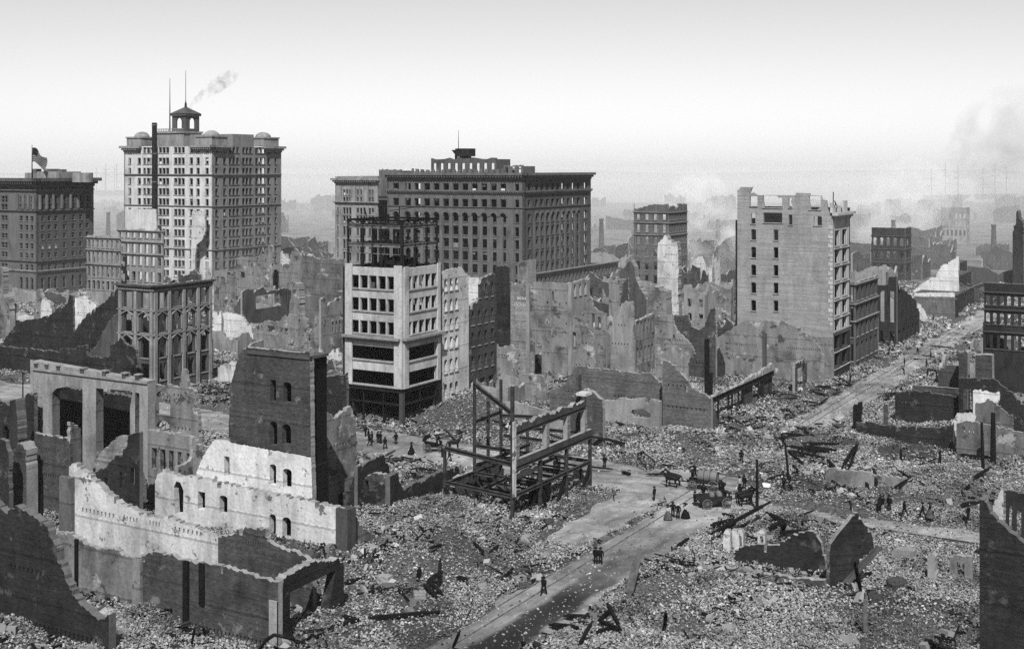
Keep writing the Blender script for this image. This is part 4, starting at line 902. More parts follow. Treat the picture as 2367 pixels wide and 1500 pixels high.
ruin('side_wall', 'smoke-stained grey side wall behind the tall gable', K('R', 91.9), (0, [(712,985),(722,966),(740,962),(760,953),(775,968),(790,955),(811,938),(816,948),(824,1010)]), [], 'plaster_grey', th=.6)
# colonnaded frame wall
q = empty('piered_wall', K('L', 108).w(0)[:2], 'plastered wall of tall piers under a coping with small pedestals', 'ruined wall')
P = K('L', 108)
ruin('pier_wall', None, P, (16, [(415,285),(460,300),(900,375),(1300,450),(1700,515),(1830,540)]), [poly(16, (655,2200),(1022,2200),(1022,622),(880,600),(700,630),(645,690)), poly(16, (1188,2200),(1605,2200),(1610,870),(1640,680),(1600,660),(1188,628)), poly(16, (1672,2200),(1726,2200),(1726,690),(1672,680))], 'stone_light', th=1.2, parent=q, jag=0, reveal='plaster_stain')
s0, z0 = P.sz(16, 415, 285); s1, z1 = P.sz(16, 1830, 540)
pbox('coping', P, s0, s1, -.2, 1.4, z1-.35, z1-.05, 'stone_light', q)
for x in (450, 580, 725, 1020, 1290, 1535, 1700): s = P.sz(16, x, 400)[0]; pbox('pedestal', P, s-.3, s+.3, -.1, .5, z1-.047, z1+.55, 'stone_mid', q); pbox('pedestal_cap', P, s-.4, s+.4, -.2, .6, z1+.553, z1+.7, 'stone_light', q)
ruin('back_wall', None, K('L', 113.5), (16, [(430,560),(800,600),(1000,640),(1500,700),(1720,740)]), [], 'brick_dark', parent=q, th=.6)
ruin('side_wall', None, K('R', at=Vector(P.w(s0)[:2])), (0, [(77,832),(84,836),(92,840)]), [], 'plaster_stain', parent=q, th=.6, jag=.2)
ruin('cross_wall', 'dark interior wall with small windows stepping down between the piers', K('L', 100), (9, [(632,275),(700,245),(752,225),(782,185),(850,150),(880,95),(890,15),(968,0)]), [win(9, 905, 935, 245, 356), win(9, 828, 846, 270, 382), win(9, 724, 744, 310, 384)], 'brick_dark')
ruin('brick_fragment', 'stepped brick fragment leaning behind the small windowed wall', K('L', 104), (9, [(645,205),(700,130),(790,50),(884,8),(890,60)]), [], 'brick_light')
q = empty('brick_bay', K('L', 98).w(0)[:2], 'square brick bay with ribbed joist bands at the left', 'ruined wall')
ruin('front_wall', None, K('L', 98), (16, [(425,1175),(560,1195),(780,1235),(830,1250),(858,1320)]), [pockets(9, 250, 410, 265, 290, 10), pockets(9, 250, 410, 90, 112, 10)], 'brick_mid', parent=q)
ruin('return_wall', None, K('R', at=Vector(K('L', 98).w(K('L', 98).sz(16, 858, 1300)[0])[:2])), (16, [(860,1310),(870,1150),(880,1045),(905,1060),(940,1090),(1000,1120)]), [], 'plaster_stain', parent=q)
ruin('chimney_stub', 'broken chimney stub at the left edge', K('L', 95), (9, [(62,175),(85,120),(110,112),(118,75),(155,72),(180,118),(184,300)]), [], 'brick_mid', th=1.6)
ruin('dark_pier', 'tall soot-black broken pier beside the piered wall', K('L', 101), (16, [(120,780),(150,770),(190,770),(215,1040),(212,1400)]), [], 'stone_dark', th=1.4)
ruin('arched_wall', 'grey wall with two arched openings behind the tall gable', K('L', 116), (5, [(980,850),(1050,835),(1200,845),(1215,730),(1240,740),(1250,850),(1300,880),(1330,1180)]), [win(5, 1040, 1135, 870, 1030, .3), win(5, 1040, 1140, 1065, 1140, .4)], 'plaster_grey')
ruin('basement_wall', 'low wall of dark square openings below the arched wall', K('L', 106), (5, [(985,1135),(1100,1150),(1200,1170),(1300,1195),(1310,1230),(1385,1250)]), [row(5, 1000, 1290, 1250, 1390, 5, .6)], 'plaster_grey')
ruin('curved_fragment', 'pale curling wall stub beside the white gable', K('R', at=(9, 1240, 620)), (9, [(1235,235),(1290,215),(1330,180),(1335,40),(1362,30)]), [], 'plaster_grey', th=.5)
ruin('shell_wall', 'black shell wall behind the brick bay at the left', K('L', 106), (16, [(-60,860),(60,800),(120,840),(200,960),(260,820),(330,700),(420,690),(424,1000)]), [poly(16, (40,1300),(110,1300),(110,1120),(75,1080),(40,1120))], 'brick_dark')
ruin('inner_wall', 'dark inner wall stub left of the chimney stub', K('L', 92), (9, [(-60,60),(0,40),(40,60),(60,160),(64,420)]), [], 'brick_dark')
# left middle distance, beyond the cross street
ruin('low_wall', 'long dark wall along the cross street with a pale coping line', K('L', 162), (5, [(-60,566),(0,572),(100,585),(250,600),(395,618),(420,600),(510,590),(515,575),(575,572),(580,640),(700,650),(790,640)]), [], 'brick_dark')
ruin('gable_wall', 'dark gable wall with a long diagonal broken edge', K('L', 176), (5, [(398,612),(440,560),(480,500),(520,440),(560,390),(640,320),(720,260),(790,172)]), [], 'brick_dark')
ruin('gable_wall', 'dark sloping wall with stub piers left of the diagonal gable', K('L', 182), (5, [(-40,590),(10,560),(60,490),(110,430),(180,400),(270,392),(330,370),(400,330),(450,290),(462,235),(485,240),(488,470),(500,520)]), [], 'brick_dark')
ruin('wall_stub', 'pale square pier left of the dark sloping wall', K('L', 190), (5, [(-10,50),(20,60),(24,240),(60,260),(66,380)]), [], 'plaster_grey', th=1.5)
ruin('wall_stub', 'slim upright pier among bright ash beyond the sloping wall', K('L', 205), (5, [(230,300),(245,200),(262,200),(276,240),(280,360)]), [], 'plaster_grey', th=1.0)
ruin('ash_heap_wall', 'bright plaster face behind the diagonal gable', K('L', 195), (5, [(480,300),(500,255),(560,240),(640,300),(660,330)]), [], 'plaster_clean', th=1)
ruin('ash_heap_wall', 'bright plaster stub between dark sloping walls', K('L', 198), (5, [(272,300),(285,255),(330,290),(345,330)]), [], 'plaster_clean', th=1)
ruin('stair_wall', 'jagged stair wall leaning against the corner building', K('L', 165), (5, [(575,640),(640,570),(690,470),(720,420),(760,370),(800,345)]), [], 'stone_mid')
ruin('pier_fragment', 'dark broken pier standing before the corner building', K('L', 156.5), (5, [(735,565),(790,545),(800,520),(835,560),(905,600),(912,690),(860,740)]), [], 'brick_dark')
ruin('white_wall', 'bright white plaster wall with a burnt floor line', K('L', 208), (14, [(80,1115),(160,1100),(400,1140),(470,1260),(540,1320),(580,1500)]), [], 'plaster_clean', th=.6)
ruin('white_wall', 'small bright white wall beside the corner building', K('L', 207), (5, [(1408,360),(1440,350),(1472,352),(1475,430)]), [win(5, 1410, 1428, 385, 430)], 'plaster_clean', th=.5)
ruin('standing_wall', 'grey wall with tall slit windows before the office tower', K('L', 245), (14, [(-40,470),(0,450),(160,430),(165,460),(325,440),(330,600),(345,760)]), [win(14, 170, 222, 470, 600), win(14, 10, 35, 540, 665), win(14, 10, 40, 780, 900)], 'plaster_grey')
ruin('standing_wall', 'grey ruined wall with a tall rounded chimney at its end', K('L', 262), (14, [(330,240),(480,232),(500,260),(620,230),(690,205),(790,200),(800,120),(820,60),(850,38),(885,70),(895,150),(880,250),(875,600)]), [win(14, 505, 530, 285, 380), win(14, 635, 665, 240, 360), win(14, 765, 795, 250, 330), win(14, 380, 450, 465, 560)], 'plaster_grey')
ruin('cone_ruin', 'cone-shaped wall remnant rising from pale debris', K('L', 268), (14, [(880,370),(1000,350),(1150,345),(1170,220),(1190,140),(1230,95),(1290,140),(1340,230),(1345,340)]), [], 'plaster_grey')
ruin('standing_wall', 'wide pale wall with flaking plaster left of the corner block', K('L', 240), (14, [(1340,230),(1360,160),(1380,210),(1520,215),(1600,270),(1740,270),(1950,265),(2010,260)]), [], 'plaster_stain')
ruin('hall_front', 'long single-storey hall front with one wide sunken opening', K('R', at=(14, 410, 1560)), (14, [(410,790),(480,740),(560,745),(750,720),(800,790),(1000,730),(1180,760)]), [poly(14, (625,1060),(1040,1000),(1030,810),(990,795),(640,850),(620,870)), row(14, 1055, 1170, 800, 960, 3, .5)], 'stone_mid')
ruin('obelisk_pier', 'tapering pale pier standing alone in the rubble', K('L', 218), (14, [(1140,1150),(1150,1000),(1190,800),(1200,690),(1240,640),(1290,650),(1305,720),(1312,1150)]), [], 'plaster_grey', th=2)
ruin('wall_fragment', 'broken wall with dark gaps beyond the bright white wall', K('L', 205), (14, [(620,1310),(700,1270),(800,1230),(900,1260),(960,1250),(985,1500)]), [win(14, 640, 670, 1340, 1500), win(14, 800, 915, 1310, 1440), win(14, 700, 735, 1310, 1390)], 'plaster_grey')
ruin('wall_fragment', 'grey wall with one narrow door left of the corner block', K('L', 196), (14, [(985,1260),(1060,1170),(1150,1130),(1230,1150),(1280,1190),(1425,1200),(1430,1500)]), [win(14, 1290, 1340, 1210, 1480), win(14, 1075, 1130, 1355, 1450)], 'plaster_grey')
ruin('wall_fragment', 'curving wall stub with four window slots beside the corner block', K('R', at=(14, 1700, 1850)), (14, [(1650,900),(1700,870),(1740,920),(1745,1010),(1790,960),(1900,880),(2030,860),(2050,1000)]), [row(14, 1810, 2030, 1250, 1440, 4, .5)], 'plaster_grey')
ruin('side_brick_wall', 'dark brick wall between the tall gable and the corner block', K('L', 139), (0, [(716,905),(730,880),(760,870),(800,862),(801,900)]), [], 'brick_dark')
# centre
q = empty('row_house', K('R', 112.9).w(0)[:2], 'narrow pale front with three columns of arched windows beside the corner block', 'ruined building')
P = K('R', 112.9)
rws = [row(6, 934, 1042, yt, yb, 3, .55, .35, ref=950) for yt, yb in ((132, 212), (268, 345), (398, 475), (520, 600), (668, 760), (830, 960))]
ruin('front_wall', None, P, (6, [(918,92),(945,80),(1000,62),(1052,48),(1072,72),(1104,110),(1106,300)]), rws, 'plaster_white', parent=q, sills='stone_light')
ruin('front_wall', None, P, (6, [(1106.5,310),(1175,270),(1178,180),(1190,130),(1206,115),(1282,93),(1292,130)]), [row(6, 1112, 1285, 160, 250, 4, .35, .4, ref=1215), row(6, 1112, 1285, 332, 420, 4, .4, 0, ref=1215), row(6, 1112, 1285, 470, 560, 4, .4, 0, ref=1215), row(6, 1112, 1285, 625, 715, 4, .4, 0, ref=1215), row(6, 1110, 1285, 780, 900, 3, .6, 0, ref=1215)], 'brick_mid', parent=q, sills='stone_light')
ruin('cross_wall', None, K('L', at=Vector(P.w(P.sz(6, 1106, 300)[0])[:2]), off=9), (6, [(1040,105),(1100,108),(1112,122),(1172,118),(1178,300)]), [], 'plaster_clean', parent=q, jag=.3)
q = empty('sign_wall', K('L', 202).w(0)[:2], 'high party wall, dark brick left part, faded painted lettering on the light part', 'ruined wall')
P = K('L', 202)
ruin('brick_part', None, P, (13, [(60,240),(100,235),(108,130),(230,112),(352,130),(360,430),(375,900)]), [], 'brick_dark', parent=q, jag=.4)
ruin('painted_part', None, P, (13, [(375.5,440),(520,445),(600,430),(688,430)]), [], 'brick_light', parent=q, jag=.4)
def lettering(root, P, txt, c, x0, x1, yt, yb, mat):
    """painted letters as thin raised strokes"""
    s0, z1 = P.sz(c, x0, yt); s1, z0 = P.sz(c, x1, yb); cu = bpy.data.curves.new('lettering', 'FONT'); cu.body = txt; cu.size = 1; cu.extrude = .006
    ob = bpy.data.objects.new('lettering', cu); COL.objects.link(ob); dg = bpy.context.evaluated_depsgraph_get(); me = bpy.data.meshes.new_from_object(ob.evaluated_get(dg)); bpy.data.objects.remove(ob)
    xs = [v.co.x for v in me.vertices]; ys = [v.co.y for v in me.vertices]; kx = (s1-s0)/(max(xs)-min(xs)); kz = (z1-z0)/(max(ys)-min(ys))
    for v in me.vertices: v.co = ((v.co.x-min(xs))*kx+s0, -.012-v.co.z, (v.co.y-min(ys))*kz+z0)
    me.materials.clear(); me.materials.append(MATS[mat]); link(bpy.data.objects.new('lettering', me), P.M, root)
lettering(q, P, 'ECKE', 13, 500, 660, 645, 700, 'plaster_clean'); lettering(q, P, 'OCKER', 13, 440, 665, 745, 815, 'plaster_clean'); lettering(q, P, 'ESTION', 13, 450, 640, 915, 965, 'plaster_clean')
ruin('plaster_part', None, P, (13, [(688.5,420),(760,395),(1000,400),(1260,410),(1430,425)]), [win(13, 1090, 1130, 545, 720, .4), win(13, 1000, 1035, 725, 775), win(13, 1000, 1035, 1075, 1100), win(13, 1330, 1365, 740, 770), win(13, 1330, 1365, 1100, 1130), win(13, 775, 915, 1440, 1990), pockets(13, 840, 1300, 795, 820, 16), pockets(13, 840, 1300, 1150, 1180, 16)], 'plaster_grey', parent=q, jag=.3)
for x in (700, 1432): s, z = P.sz(13, x, 430); pbox('pilaster', P, s-.5, s+.2, -.4, -.003, -1, z, 'stone_light', q)
ruin('plain_chimney_breast', 'blank grey wall block below the dark office block', K('L', 262), (13, [(497,45),(680,5),(682,400)]), [], 'plaster_grey', th=4, jag=.15)
ruin('plaster_wall', 'light plaster wall with small arched niche behind the steel skeleton', K('L', 189), (6, [(1212,600),(1220,575),(1285,560),(1300,582),(1395,572),(1415,600),(1440,610),(1434,700),(1430,900)]), [win(6, 1270, 1290, 700, 730, .4)], 'plaster_grey')
ruin('low_plaster_wall', 'low light plaster wall right of the niche wall', K('L', 187), (6, [(1436,770),(1470,760),(1598,780),(1618,850),(1622,880)]), [], 'plaster_grey')
ruin('window_fragment', 'wall fragment with two barred windows under a broken top', K('L', 206), (13, [(1432,1110),(1560,1110),(1690,1140),(1740,1230),(1830,1370),(1850,1500)]), [win(13, 1450, 1535, 1255, 1500), win(13, 1612, 1700, 1262, 1480)], 'plaster_grey')
ruin('window_fragment', 'three-window fragment before the arcaded range', K('R', at=(13, 1400, 1980)), (13, [(1375,410),(1450,395),(1600,350),(1755,318),(1758,620),(1720,700),(1650,900),(1600,940)]), [row(13, 1450, 1720, 440, 640, 3, .4, ref=1480)], 'stone_light', sills='stone_light')
ruin('wall_fragment', 'slanting wall remnant with a bright broken diagonal edge', K('L', 212), (13, [(1440,1010),(1630,930),(1740,640),(1780,680),(1800,820),(1900,890),(2030,960)]), [win(13, 1790, 1835, 930, 1170), win(13, 1890, 1940, 990, 1180)], 'plaster_grey')
q = ruin('chimney_block', 'square pale chimney block with an arched break beside it', K('L', 228), (3, [(310,800),(330,775),(380,770),(382,960)]), [], 'plaster_grey', th=3.5)
ruin('bow_fragment', 'dark bow-shaped wall piece hanging beside the chimney block', K('L', 226), (3, [(383,970),(400,800),(435,755),(440,900),(430,960),(470,1000)]), [], 'brick_mid')
ruin('plaster_wall', 'broad sunlit plaster wall with a leaning beam scar', K('L', 214), (3, [(260,1160),(330,1080),(340,1000),(420,910),(470,915),(475,1150),(480,1200)]), [], 'stone_light')
ruin('broken_tower', 'jagged dark spire of masonry left of the white chimney wall', K('L', 250), (3, [(380,730),(430,660),(455,640),(480,680),(490,760),(520,830),(560,900)]), [], 'stone_mid', th=2)
ruin('chimney_wall', 'tall white plastered chimney wall standing alone', K('L', 268), (3, [(634,560),(640,520),(665,500),(690,470),(720,510),(765,520),(772,600),(776,960)]), [pockets(3, 680, 765, 595, 606, 8)], 'plaster_white', th=2.0)
ruin('plaster_block', 'square plaster block left of the white chimney wall', K('L', 236), (3, [(570,870),(590,810),(630,820),(690,850),(694,970)]), [], 'plaster_grey', th=3)
ruin('row_wall', 'receding wall with a row of narrow windows', K('R', at=(7, 620, 520)), (7, [(600,150),(640,120),(700,100),(760,70)]), [row(7, 640, 755, 125, 215, 5, .4, ref=655), row(7, 610, 755, 310, 420, 6, .45, ref=620)], 'plaster_grey')
ruin('party_wall', 'smooth grey party wall scooped down to the right', K('L', 205), (7, [(763,85),(875,82),(890,150),(905,180),(930,210),(960,240),(1000,270),(1030,340),(990,380),(980,430)]), [win(7, 880, 895, 212, 240), pockets(7, 775, 950, 232, 246, 16)], 'plaster_grey')
ruin('party_wall', 'dark wall with a curved dip in its top edge', K('L', 222), (7, [(880,85),(970,80),(985,90),(1010,160),(1050,180),(1090,160),(1115,90),(1135,40),(1160,30),(1165,250)]), [], 'brick_mid')
ruin('party_wall', 'wide smoke-greyed wall below the loft building', K('L', 229), (3, [(1000,1190),(1040,1150),(1100,1110),(1180,1060),(1230,1042),(1480,1048),(1500,1060),(1655,1140),(1700,1200),(1730,1262),(1742,1270)]), [pockets(3, 1100, 1300, 1188, 1204, 16), pockets(3, 1490, 1720, 1215, 1230, 18)], 'plaster_grey')
ruin('base_wall', 'dark blank wall at the foot of the loft building', K('L', 238.5), (3, [(1255,985),(1500,1000),(1640,1010),(1800,1025)]), [], 'plaster_stain', jag=.4)
ruin('low_roof_wall', 'stepped wall piece with dark coping at the loft corner', K('L', 235), (3, [(1655,1145),(1800,1152),(1806,1300)]), [], 'plaster_grey', th=.6, jag=.4)
ruin('door_pier', 'narrow dark doorway frame standing on the street edge', K('R', at=(7, 1700, 612)), (7, [(1696,430),(1700,400),(1750,380),(1775,400)]), [win(7, 1712, 1762, 440, 600)], 'brick_mid', th=.5)
ruin('party_wall', 'brick gable wall cut away in a long diagonal to the street', K('L', 177), (7, [(812,400),(820,382),(850,390),(900,430),(960,500),(1010,570),(1060,600),(1100,618),(1137,640)]), [win(7, 958, 985, 555, 600)], 'brick_half', th=.6)
ruin('party_wall', 'low grey wall with two dark uprights behind the rubble', K('L', 181), (7, [(60,580),(170,540),(185,500),(210,460),(240,420),(380,435),(560,460),(700,468),(740,470),(770,510),(806,545)]), [], 'brick_half')
ruin('lump_wall', 'rough rubble wall with a black hole in it', K('L', 176), (7, [(420,650),(560,640),(740,645),(790,660)]), [poly(7, (620,765),(600,735),(610,712),(680,705),(735,740),(725,770))], 'broken', th=1.0)
ruin('wall_fragment', 'low brick wall end beside the steel skeleton', K('L', 160), (24, [(780,250),(830,200),(1010,120),(1100,160),(1180,250),(1250,280),(1262,420)]), [], 'brick_mid', th=.8)
ruin('wall_stub', 'short broken wall between the plaster walls', K('L', 195), (24, [(410,240),(420,110),(560,60),(700,75),(760,30),(800,60)]), [], 'brick_mid')
def shop_row():
    """iron-posted shop front along the street, brick dust on its beam"""
    P = K('R', 70.5); s0 = P.sz(7, 1150, 690)[0]; s1, zt = P.sz(7, 1560, 470); z0 = P.sz(7, 1150, 690)[1]; zt = (zt+z0)/2+.6
    root = empty('shop_front_row', Vector(P.w(s0)[:2]), 'burnt shop front of iron posts carrying a beam heaped with brick', 'ruined building')
    b = MB(); b.ibar((s0, .2, zt), (s1, .2, zt), .5, .9); b.put('beam', 'iron', P.M, root)
    me = wall_mesh('brick_course', (jagged([(s0, zt+.5), (s0+2, zt+.9), (s0+(s1-s0)*.5, zt+.8), (s1-2, zt+1.6), (s1, zt+1.2)], .4, .3, RNG)+[(s1, zt+.455), (s0, zt+.455)])[::-1], [], .6, ['broken', 'broken', 'broken']); link(bpy.data.objects.new('brick_course', me), P.M, root)
    for x in (1190, 1258, 1283, 1325, 1358, 1460, 1475, 1490): s = P.sz(7, x, 700)[0]; pbox('iron_post', P, s-.13, s+.13, .07, .33, -.5, zt-.45, 'iron', root)
    for x0, x1 in ((1370, 1430), (1500, 1560)): a, b_ = P.sz(7, x0, 600)[0], P.sz(7, x1, 600)[0]; pbox('infill_wall', P, a, b_, .5, .9, -1, zt-.455, 'brick_mid', root)
    for x, yt in ((1155, 245), (1180, 470), (1535, 205)): s, z = P.sz(7, x, yt); pbox('standing_post', P, s-.35 if yt < 300 else s-.15, s+.35 if yt < 300 else s+.15, .9, 1.5, -.5, z, 'charred' if yt != 205 else 'stone_mid', root)
    b = MB(); s = P.sz(7, 1300, 740)[0]; n = 14
    pts = [(s+.7*math.cos(2*math.pi*k/n), -.4, 1.0+.7*math.sin(2*math.pi*k/n)) for k in range(n+1)]; b.tube(pts, .12); b.put('iron_hoop', 'iron', P.M, root)
shop_row()
# closed dark boxes added behind the tall gable's windows so they look black
def dark_boxes(P, c, x0, x1, yt, dep, name, q):
    s0, z1 = P.sz(c, x0, yt); s1 = P.sz(c, x1, yt)[0]
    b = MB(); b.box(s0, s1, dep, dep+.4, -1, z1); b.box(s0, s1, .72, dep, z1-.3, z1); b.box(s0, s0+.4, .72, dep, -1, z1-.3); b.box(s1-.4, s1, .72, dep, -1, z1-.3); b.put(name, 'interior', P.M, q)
_g = [o for o in bpy.data.objects if o.get('label', '').startswith('tall brick and white plaster gable')][0]
dark_boxes(K('L', 103), 9, 1830, 2140, 200, 3.0, 'dark_box', _g); dark_boxes(K('L', 103), 9, 1700, 2120, -540, 3.2, 'dark_box', _g); dark_boxes(K('L', 103), 9, 1340, 1620, 330, 3.0, 'dark_box', _g)

# ---------------------------------------------------------------- right-hand side
ruin('party_wall', 'great dark brick wall dropping in a jagged line on the right', K('L', 97), (12, [(1928,205),(1990,235),(2040,330),(2100,400),(2150,440),(2190,490),(2250,520),(2310,580),(2500,700),(2700,800)]), [], 'brick_dark', th=.9)
ruin('plaster_wall', 'pale plaster slab upright beyond the great dark wall', K('L', 132), (12, [(2045,290),(2060,210),(2118,105),(2135,170),(2150,460),(2140,520)]), [], 'plaster_white', th=.4)
ruin('ruined_cellar_wall', 'ragged dark cellar wall at the right edge', K('L', 136), (12, [(2155,130),(2300,150),(2420,140)]), [win(12, 2180, 2210, 260, 500), win(12, 2245, 2290, 300, 520)], 'stone_dark')
ruin('fallen_wall', 'low broken brick wall with humped top on the rubble', K('L', 121.5), (12, [(-190,640),(0,590),(150,600),(200,570),(290,520),(380,490),(440,475),(510,500),(560,600),(580,690),(590,760)]), [], 'brick_dark', th=.6, emat='broken', zb=.4)
def leaning_slab():
    P = K('L', 112, dirv=A*-.42-B); P.o = G(12, 640, 1050); P = Pl('L', at=P.o, dirv=Vector((.97, .24)))
    c = [(640,1040),(632,650),(640,590),(720,480),(790,400),(830,345),(850,322),(880,350),(960,440),(1000,520),(1012,600),(960,680),(820,850),(720,930)]
    sz = jagged([P.sz(12, x, y) for x, y in c], .42, .12, RNG); me = wall_mesh('leaning_slab', sz[::-1], [], .6, ['brick_dark', 'broken', 'brick_dark'])
    root = empty('leaning_slab', P.o, 'tall leaning slab of brickwork rising to a point above the rubble', 'ruined wall')
    link(bpy.data.objects.new('brickwork', me), P.M, root)
    a, z0 = P.sz(12, 640, 1000); b_, z1 = P.sz(12, 1045, 590); b = MB(); b.bar((a+.3, -.3, z0-.2), (b_, -.3, z1-.2), .5, .4); b.put('broken_base', 'stone_mid', P.M, root)
leaning_slab()
ruin('brick_stub', 'long low brick wall half buried below the broken wall', K('L', 116.5), (12, [(-420,790),(-300,780),(-100,830),(60,850),(200,870),(420,890),(585,905)]), [pockets(12, -400, -240, 860, 900, 8)], 'brick_mid', th=.7)
for x, lab in ((1680, 'white arch fragment standing beside the charred timbers'), (1590, 'scarred white pier among charred timbers'), (1650, 'white half-arch between two scarred piers'), (1830, 'small white arched stone right of the charred timbers')):
    P = K('L', 124+(x-1590)*.01); w_ = 48; ruin('arch_fragment', lab, P, (11, [(x-w_*.55, 760 if x > 1800 else 740), (x-w_*.5, 700), (x-w_*.2, 672), (x+w_*.25, 672), (x+w_*.5, 700), (x+w_*.55, 790)]), [win(11, x-12, x+14, 712, 790, .5)] if x in (1680, 1830) else [], 'plaster_white', th=.6, jag=.4)
q = empty('gate_frame', K('L', 127).w(K('L', 127).sz(12, 1760, 800)[0])[:2], 'two pale posts under a broken lintel at the right', 'ruined wall')
P = K('L', 127)
ruin('frame', None, P, (12, [(1668,700),(1760,690),(1862,700)]), [win(12, 1732, 1798, 745, 960)], 'plaster_grey', th=.6, jag=.5, parent=q)
ruin('stone_pier', 'leaning pale stone pier in the hollow', K('L', 124), (12, [(1478,760),(1490,690),(1520,670),(1550,700),(1556,850)]), [], 'stone_light', th=1)
ruin('plaster_block', 'squat plaster block with a dark recess in the hollow', K('L', 130), (12, [(1165,650),(1200,632),(1360,650),(1372,760)]), [win(12, 1245, 1320, 700, 760)], 'stone_light', th=1.2)
ruin('low_slab', 'two grey plaster slabs lying upright across the rubble', K('L', 157), (8, [(515,1040),(535,990),(700,1000),(850,1020),(858,1035),(1000,1040),(1115,1060),(1125,1090)]), [], 'plaster_grey', th=.6)
ruin('long_wall', 'long dark basement wall along the far street, charred post at its end', K('L', 186), (8, [(745,640),(790,640),(900,650),(1100,668),(1300,680),(1470,660),(1480,640)]), [], 'brick_dark', zb=-1.5)
ruin('grey_wall', 'smooth grey wall bay right of a black post', K('L', 183), (17, [(555,890),(620,880),(760,875),(840,900),(1000,930),(1200,975),(1400,985)]), [], 'plaster_stain')
ruin('dark_wall', 'high dark soot-blackened wall with pale skirting of ash', K('L', 199), (8, [(1040,430),(1060,418),(1180,400),(1330,420),(1520,440),(1530,470)]), [], 'brick_dark')
ruin('dark_wall', 'dark wall behind the soot-blackened wall, coped in pale stone', K('L', 208), (8, [(1170,360),(1300,368),(1520,385)]), [], 'brick_mid', jag=.2)
ruin('beam_wall', 'dark wall with a white patched hole under a heavy beam', K('L', 197), (17, [(580,370),(760,365),(980,380),(1030,400),(1110,480),(1210,550),(1260,620),(1400,640)]), [poly(17, (625,740),(740,740),(720,495),(625,495))], 'brick_dark')
ruin('white_patch_wall', 'bright white plaster patch on a grey sloping wall', K('L', 194), (17, [(745,545),(780,505),(870,515),(960,540),(1050,530),(1058,570),(1035,660)]), [], 'plaster_clean', zb=3.0, th=.4)
ruin('sloping_wall', 'grey plaster wall sloping down to the right below the white patch', K('L', 192), (17, [(770,700),(785,650),(880,650),(905,610),(960,630),(1040,690),(1120,760),(1205,820),(1210,940)]), [], 'plaster_stain', th=.4)
ruin('square_pier', 'square dark brick pier with pointed top', K('L', 209), (17, [(580,110),(585,80),(640,60),(655,30),(665,60),(682,80)]), [], 'brick_mid', th=2.2, jag=.3)
ruin('square_pier', 'broad dark brick pier with a pale ledge', K('L', 207), (17, [(772,105),(860,100),(965,105),(970,360)]), [], 'brick_mid', th=2.0, jag=.2)
ruin('low_wall', 'low dark wall beside the square pier', K('L', 213), (17, [(340,300),(440,225),(580,228)]), [], 'brick_mid')
ruin('charred_wall_end', 'charred upright door post at the end of the basement wall', K('L', 188), (8, [(722,520),(760,490),(792,480),(794,640)]), [], 'charred', th=.5)
ruin('wall_post', 'stubby dark brick post behind the basement wall', K('L', 193), (8, [(952,520),(960,500),(985,505),(990,640)]), [], 'brick_mid', th=.8)
ruin('pale_wall', 'white plaster slab leaning between dark walls', K('L', 190), (17, [(500,860),(580,775),(700,765),(780,790),(770,860)]), [], 'plaster_white', th=.4)
for (pts, p_, p2, lab, mt) in (([(798,940),(940,936),(1068,940),(1070,985)], 350, 356, 'dark patched base wall below the white gables', 'plaster_stain'), ([(800,915),(940,912),(1070,912),(1072,985)], 357, 371, 'lowest white plaster tier of the gabled stores', 'plaster_clean'), ([(820,895),(880,850),(930,820),(1095,818),(1098,900)], 372, 391, 'wide white gable wall of the second store', 'plaster_clean'), ([(958,802),(985,760),(1000,740),(1092,738),(1094,810)], 392, 414, 'smaller white gable wall of the third store', 'plaster_clean'), ([(1030,728),(1060,710),(1095,685),(1098,730)], 415, 430, 'white peaked gable tip of the farthest store', 'plaster_clean')):
    P = K('L', p_); o = ruin('gable_store', lab, P, (4, pts), [], mt, jag=.3, cat='ruined building'); s0, s1 = P.sz(4, pts[0][0], 800)[0], P.sz(4, pts[-2][0], 800)[0]; zt_ = min(P.sz(4, x, y)[1] for x, y in pts[:-1])
    pbox('roof', P, s0+.2, s1-.1, .56, p2-p_, zt_-.5, zt_-.2, 'roofing', o); pbox('side_wall', P, s1-.6, s1-.02, .57, p2-p_, -1, zt_-.52, 'stone_dark', o)
ruin('store_front', 'long row of dark store fronts stepping down the far street', K('R', 66), (4, [(1062,930),(1110,905),(1180,880),(1246,850)]), [row(4, 1070, 1240, 945, 1020, 9, .5, ref=1070)], 'stone_dark')
ruin('sloped_wall', 'bright triangular wall beside the white gables', K('L', 333), (4, [(842,975),(860,985),(880,1010),(905,1060),(925,1105)]), [], 'plaster_white')
ruin('spire_ruin', 'dark jagged church-like spire ruin on the right skyline', K('L', 420), (23, [(1690,760),(1700,690),(1728,640),(1730,520),(1745,500),(1757,560),(1775,600),(1800,640),(1806,860)]), [], 'stone_dark', th=6)

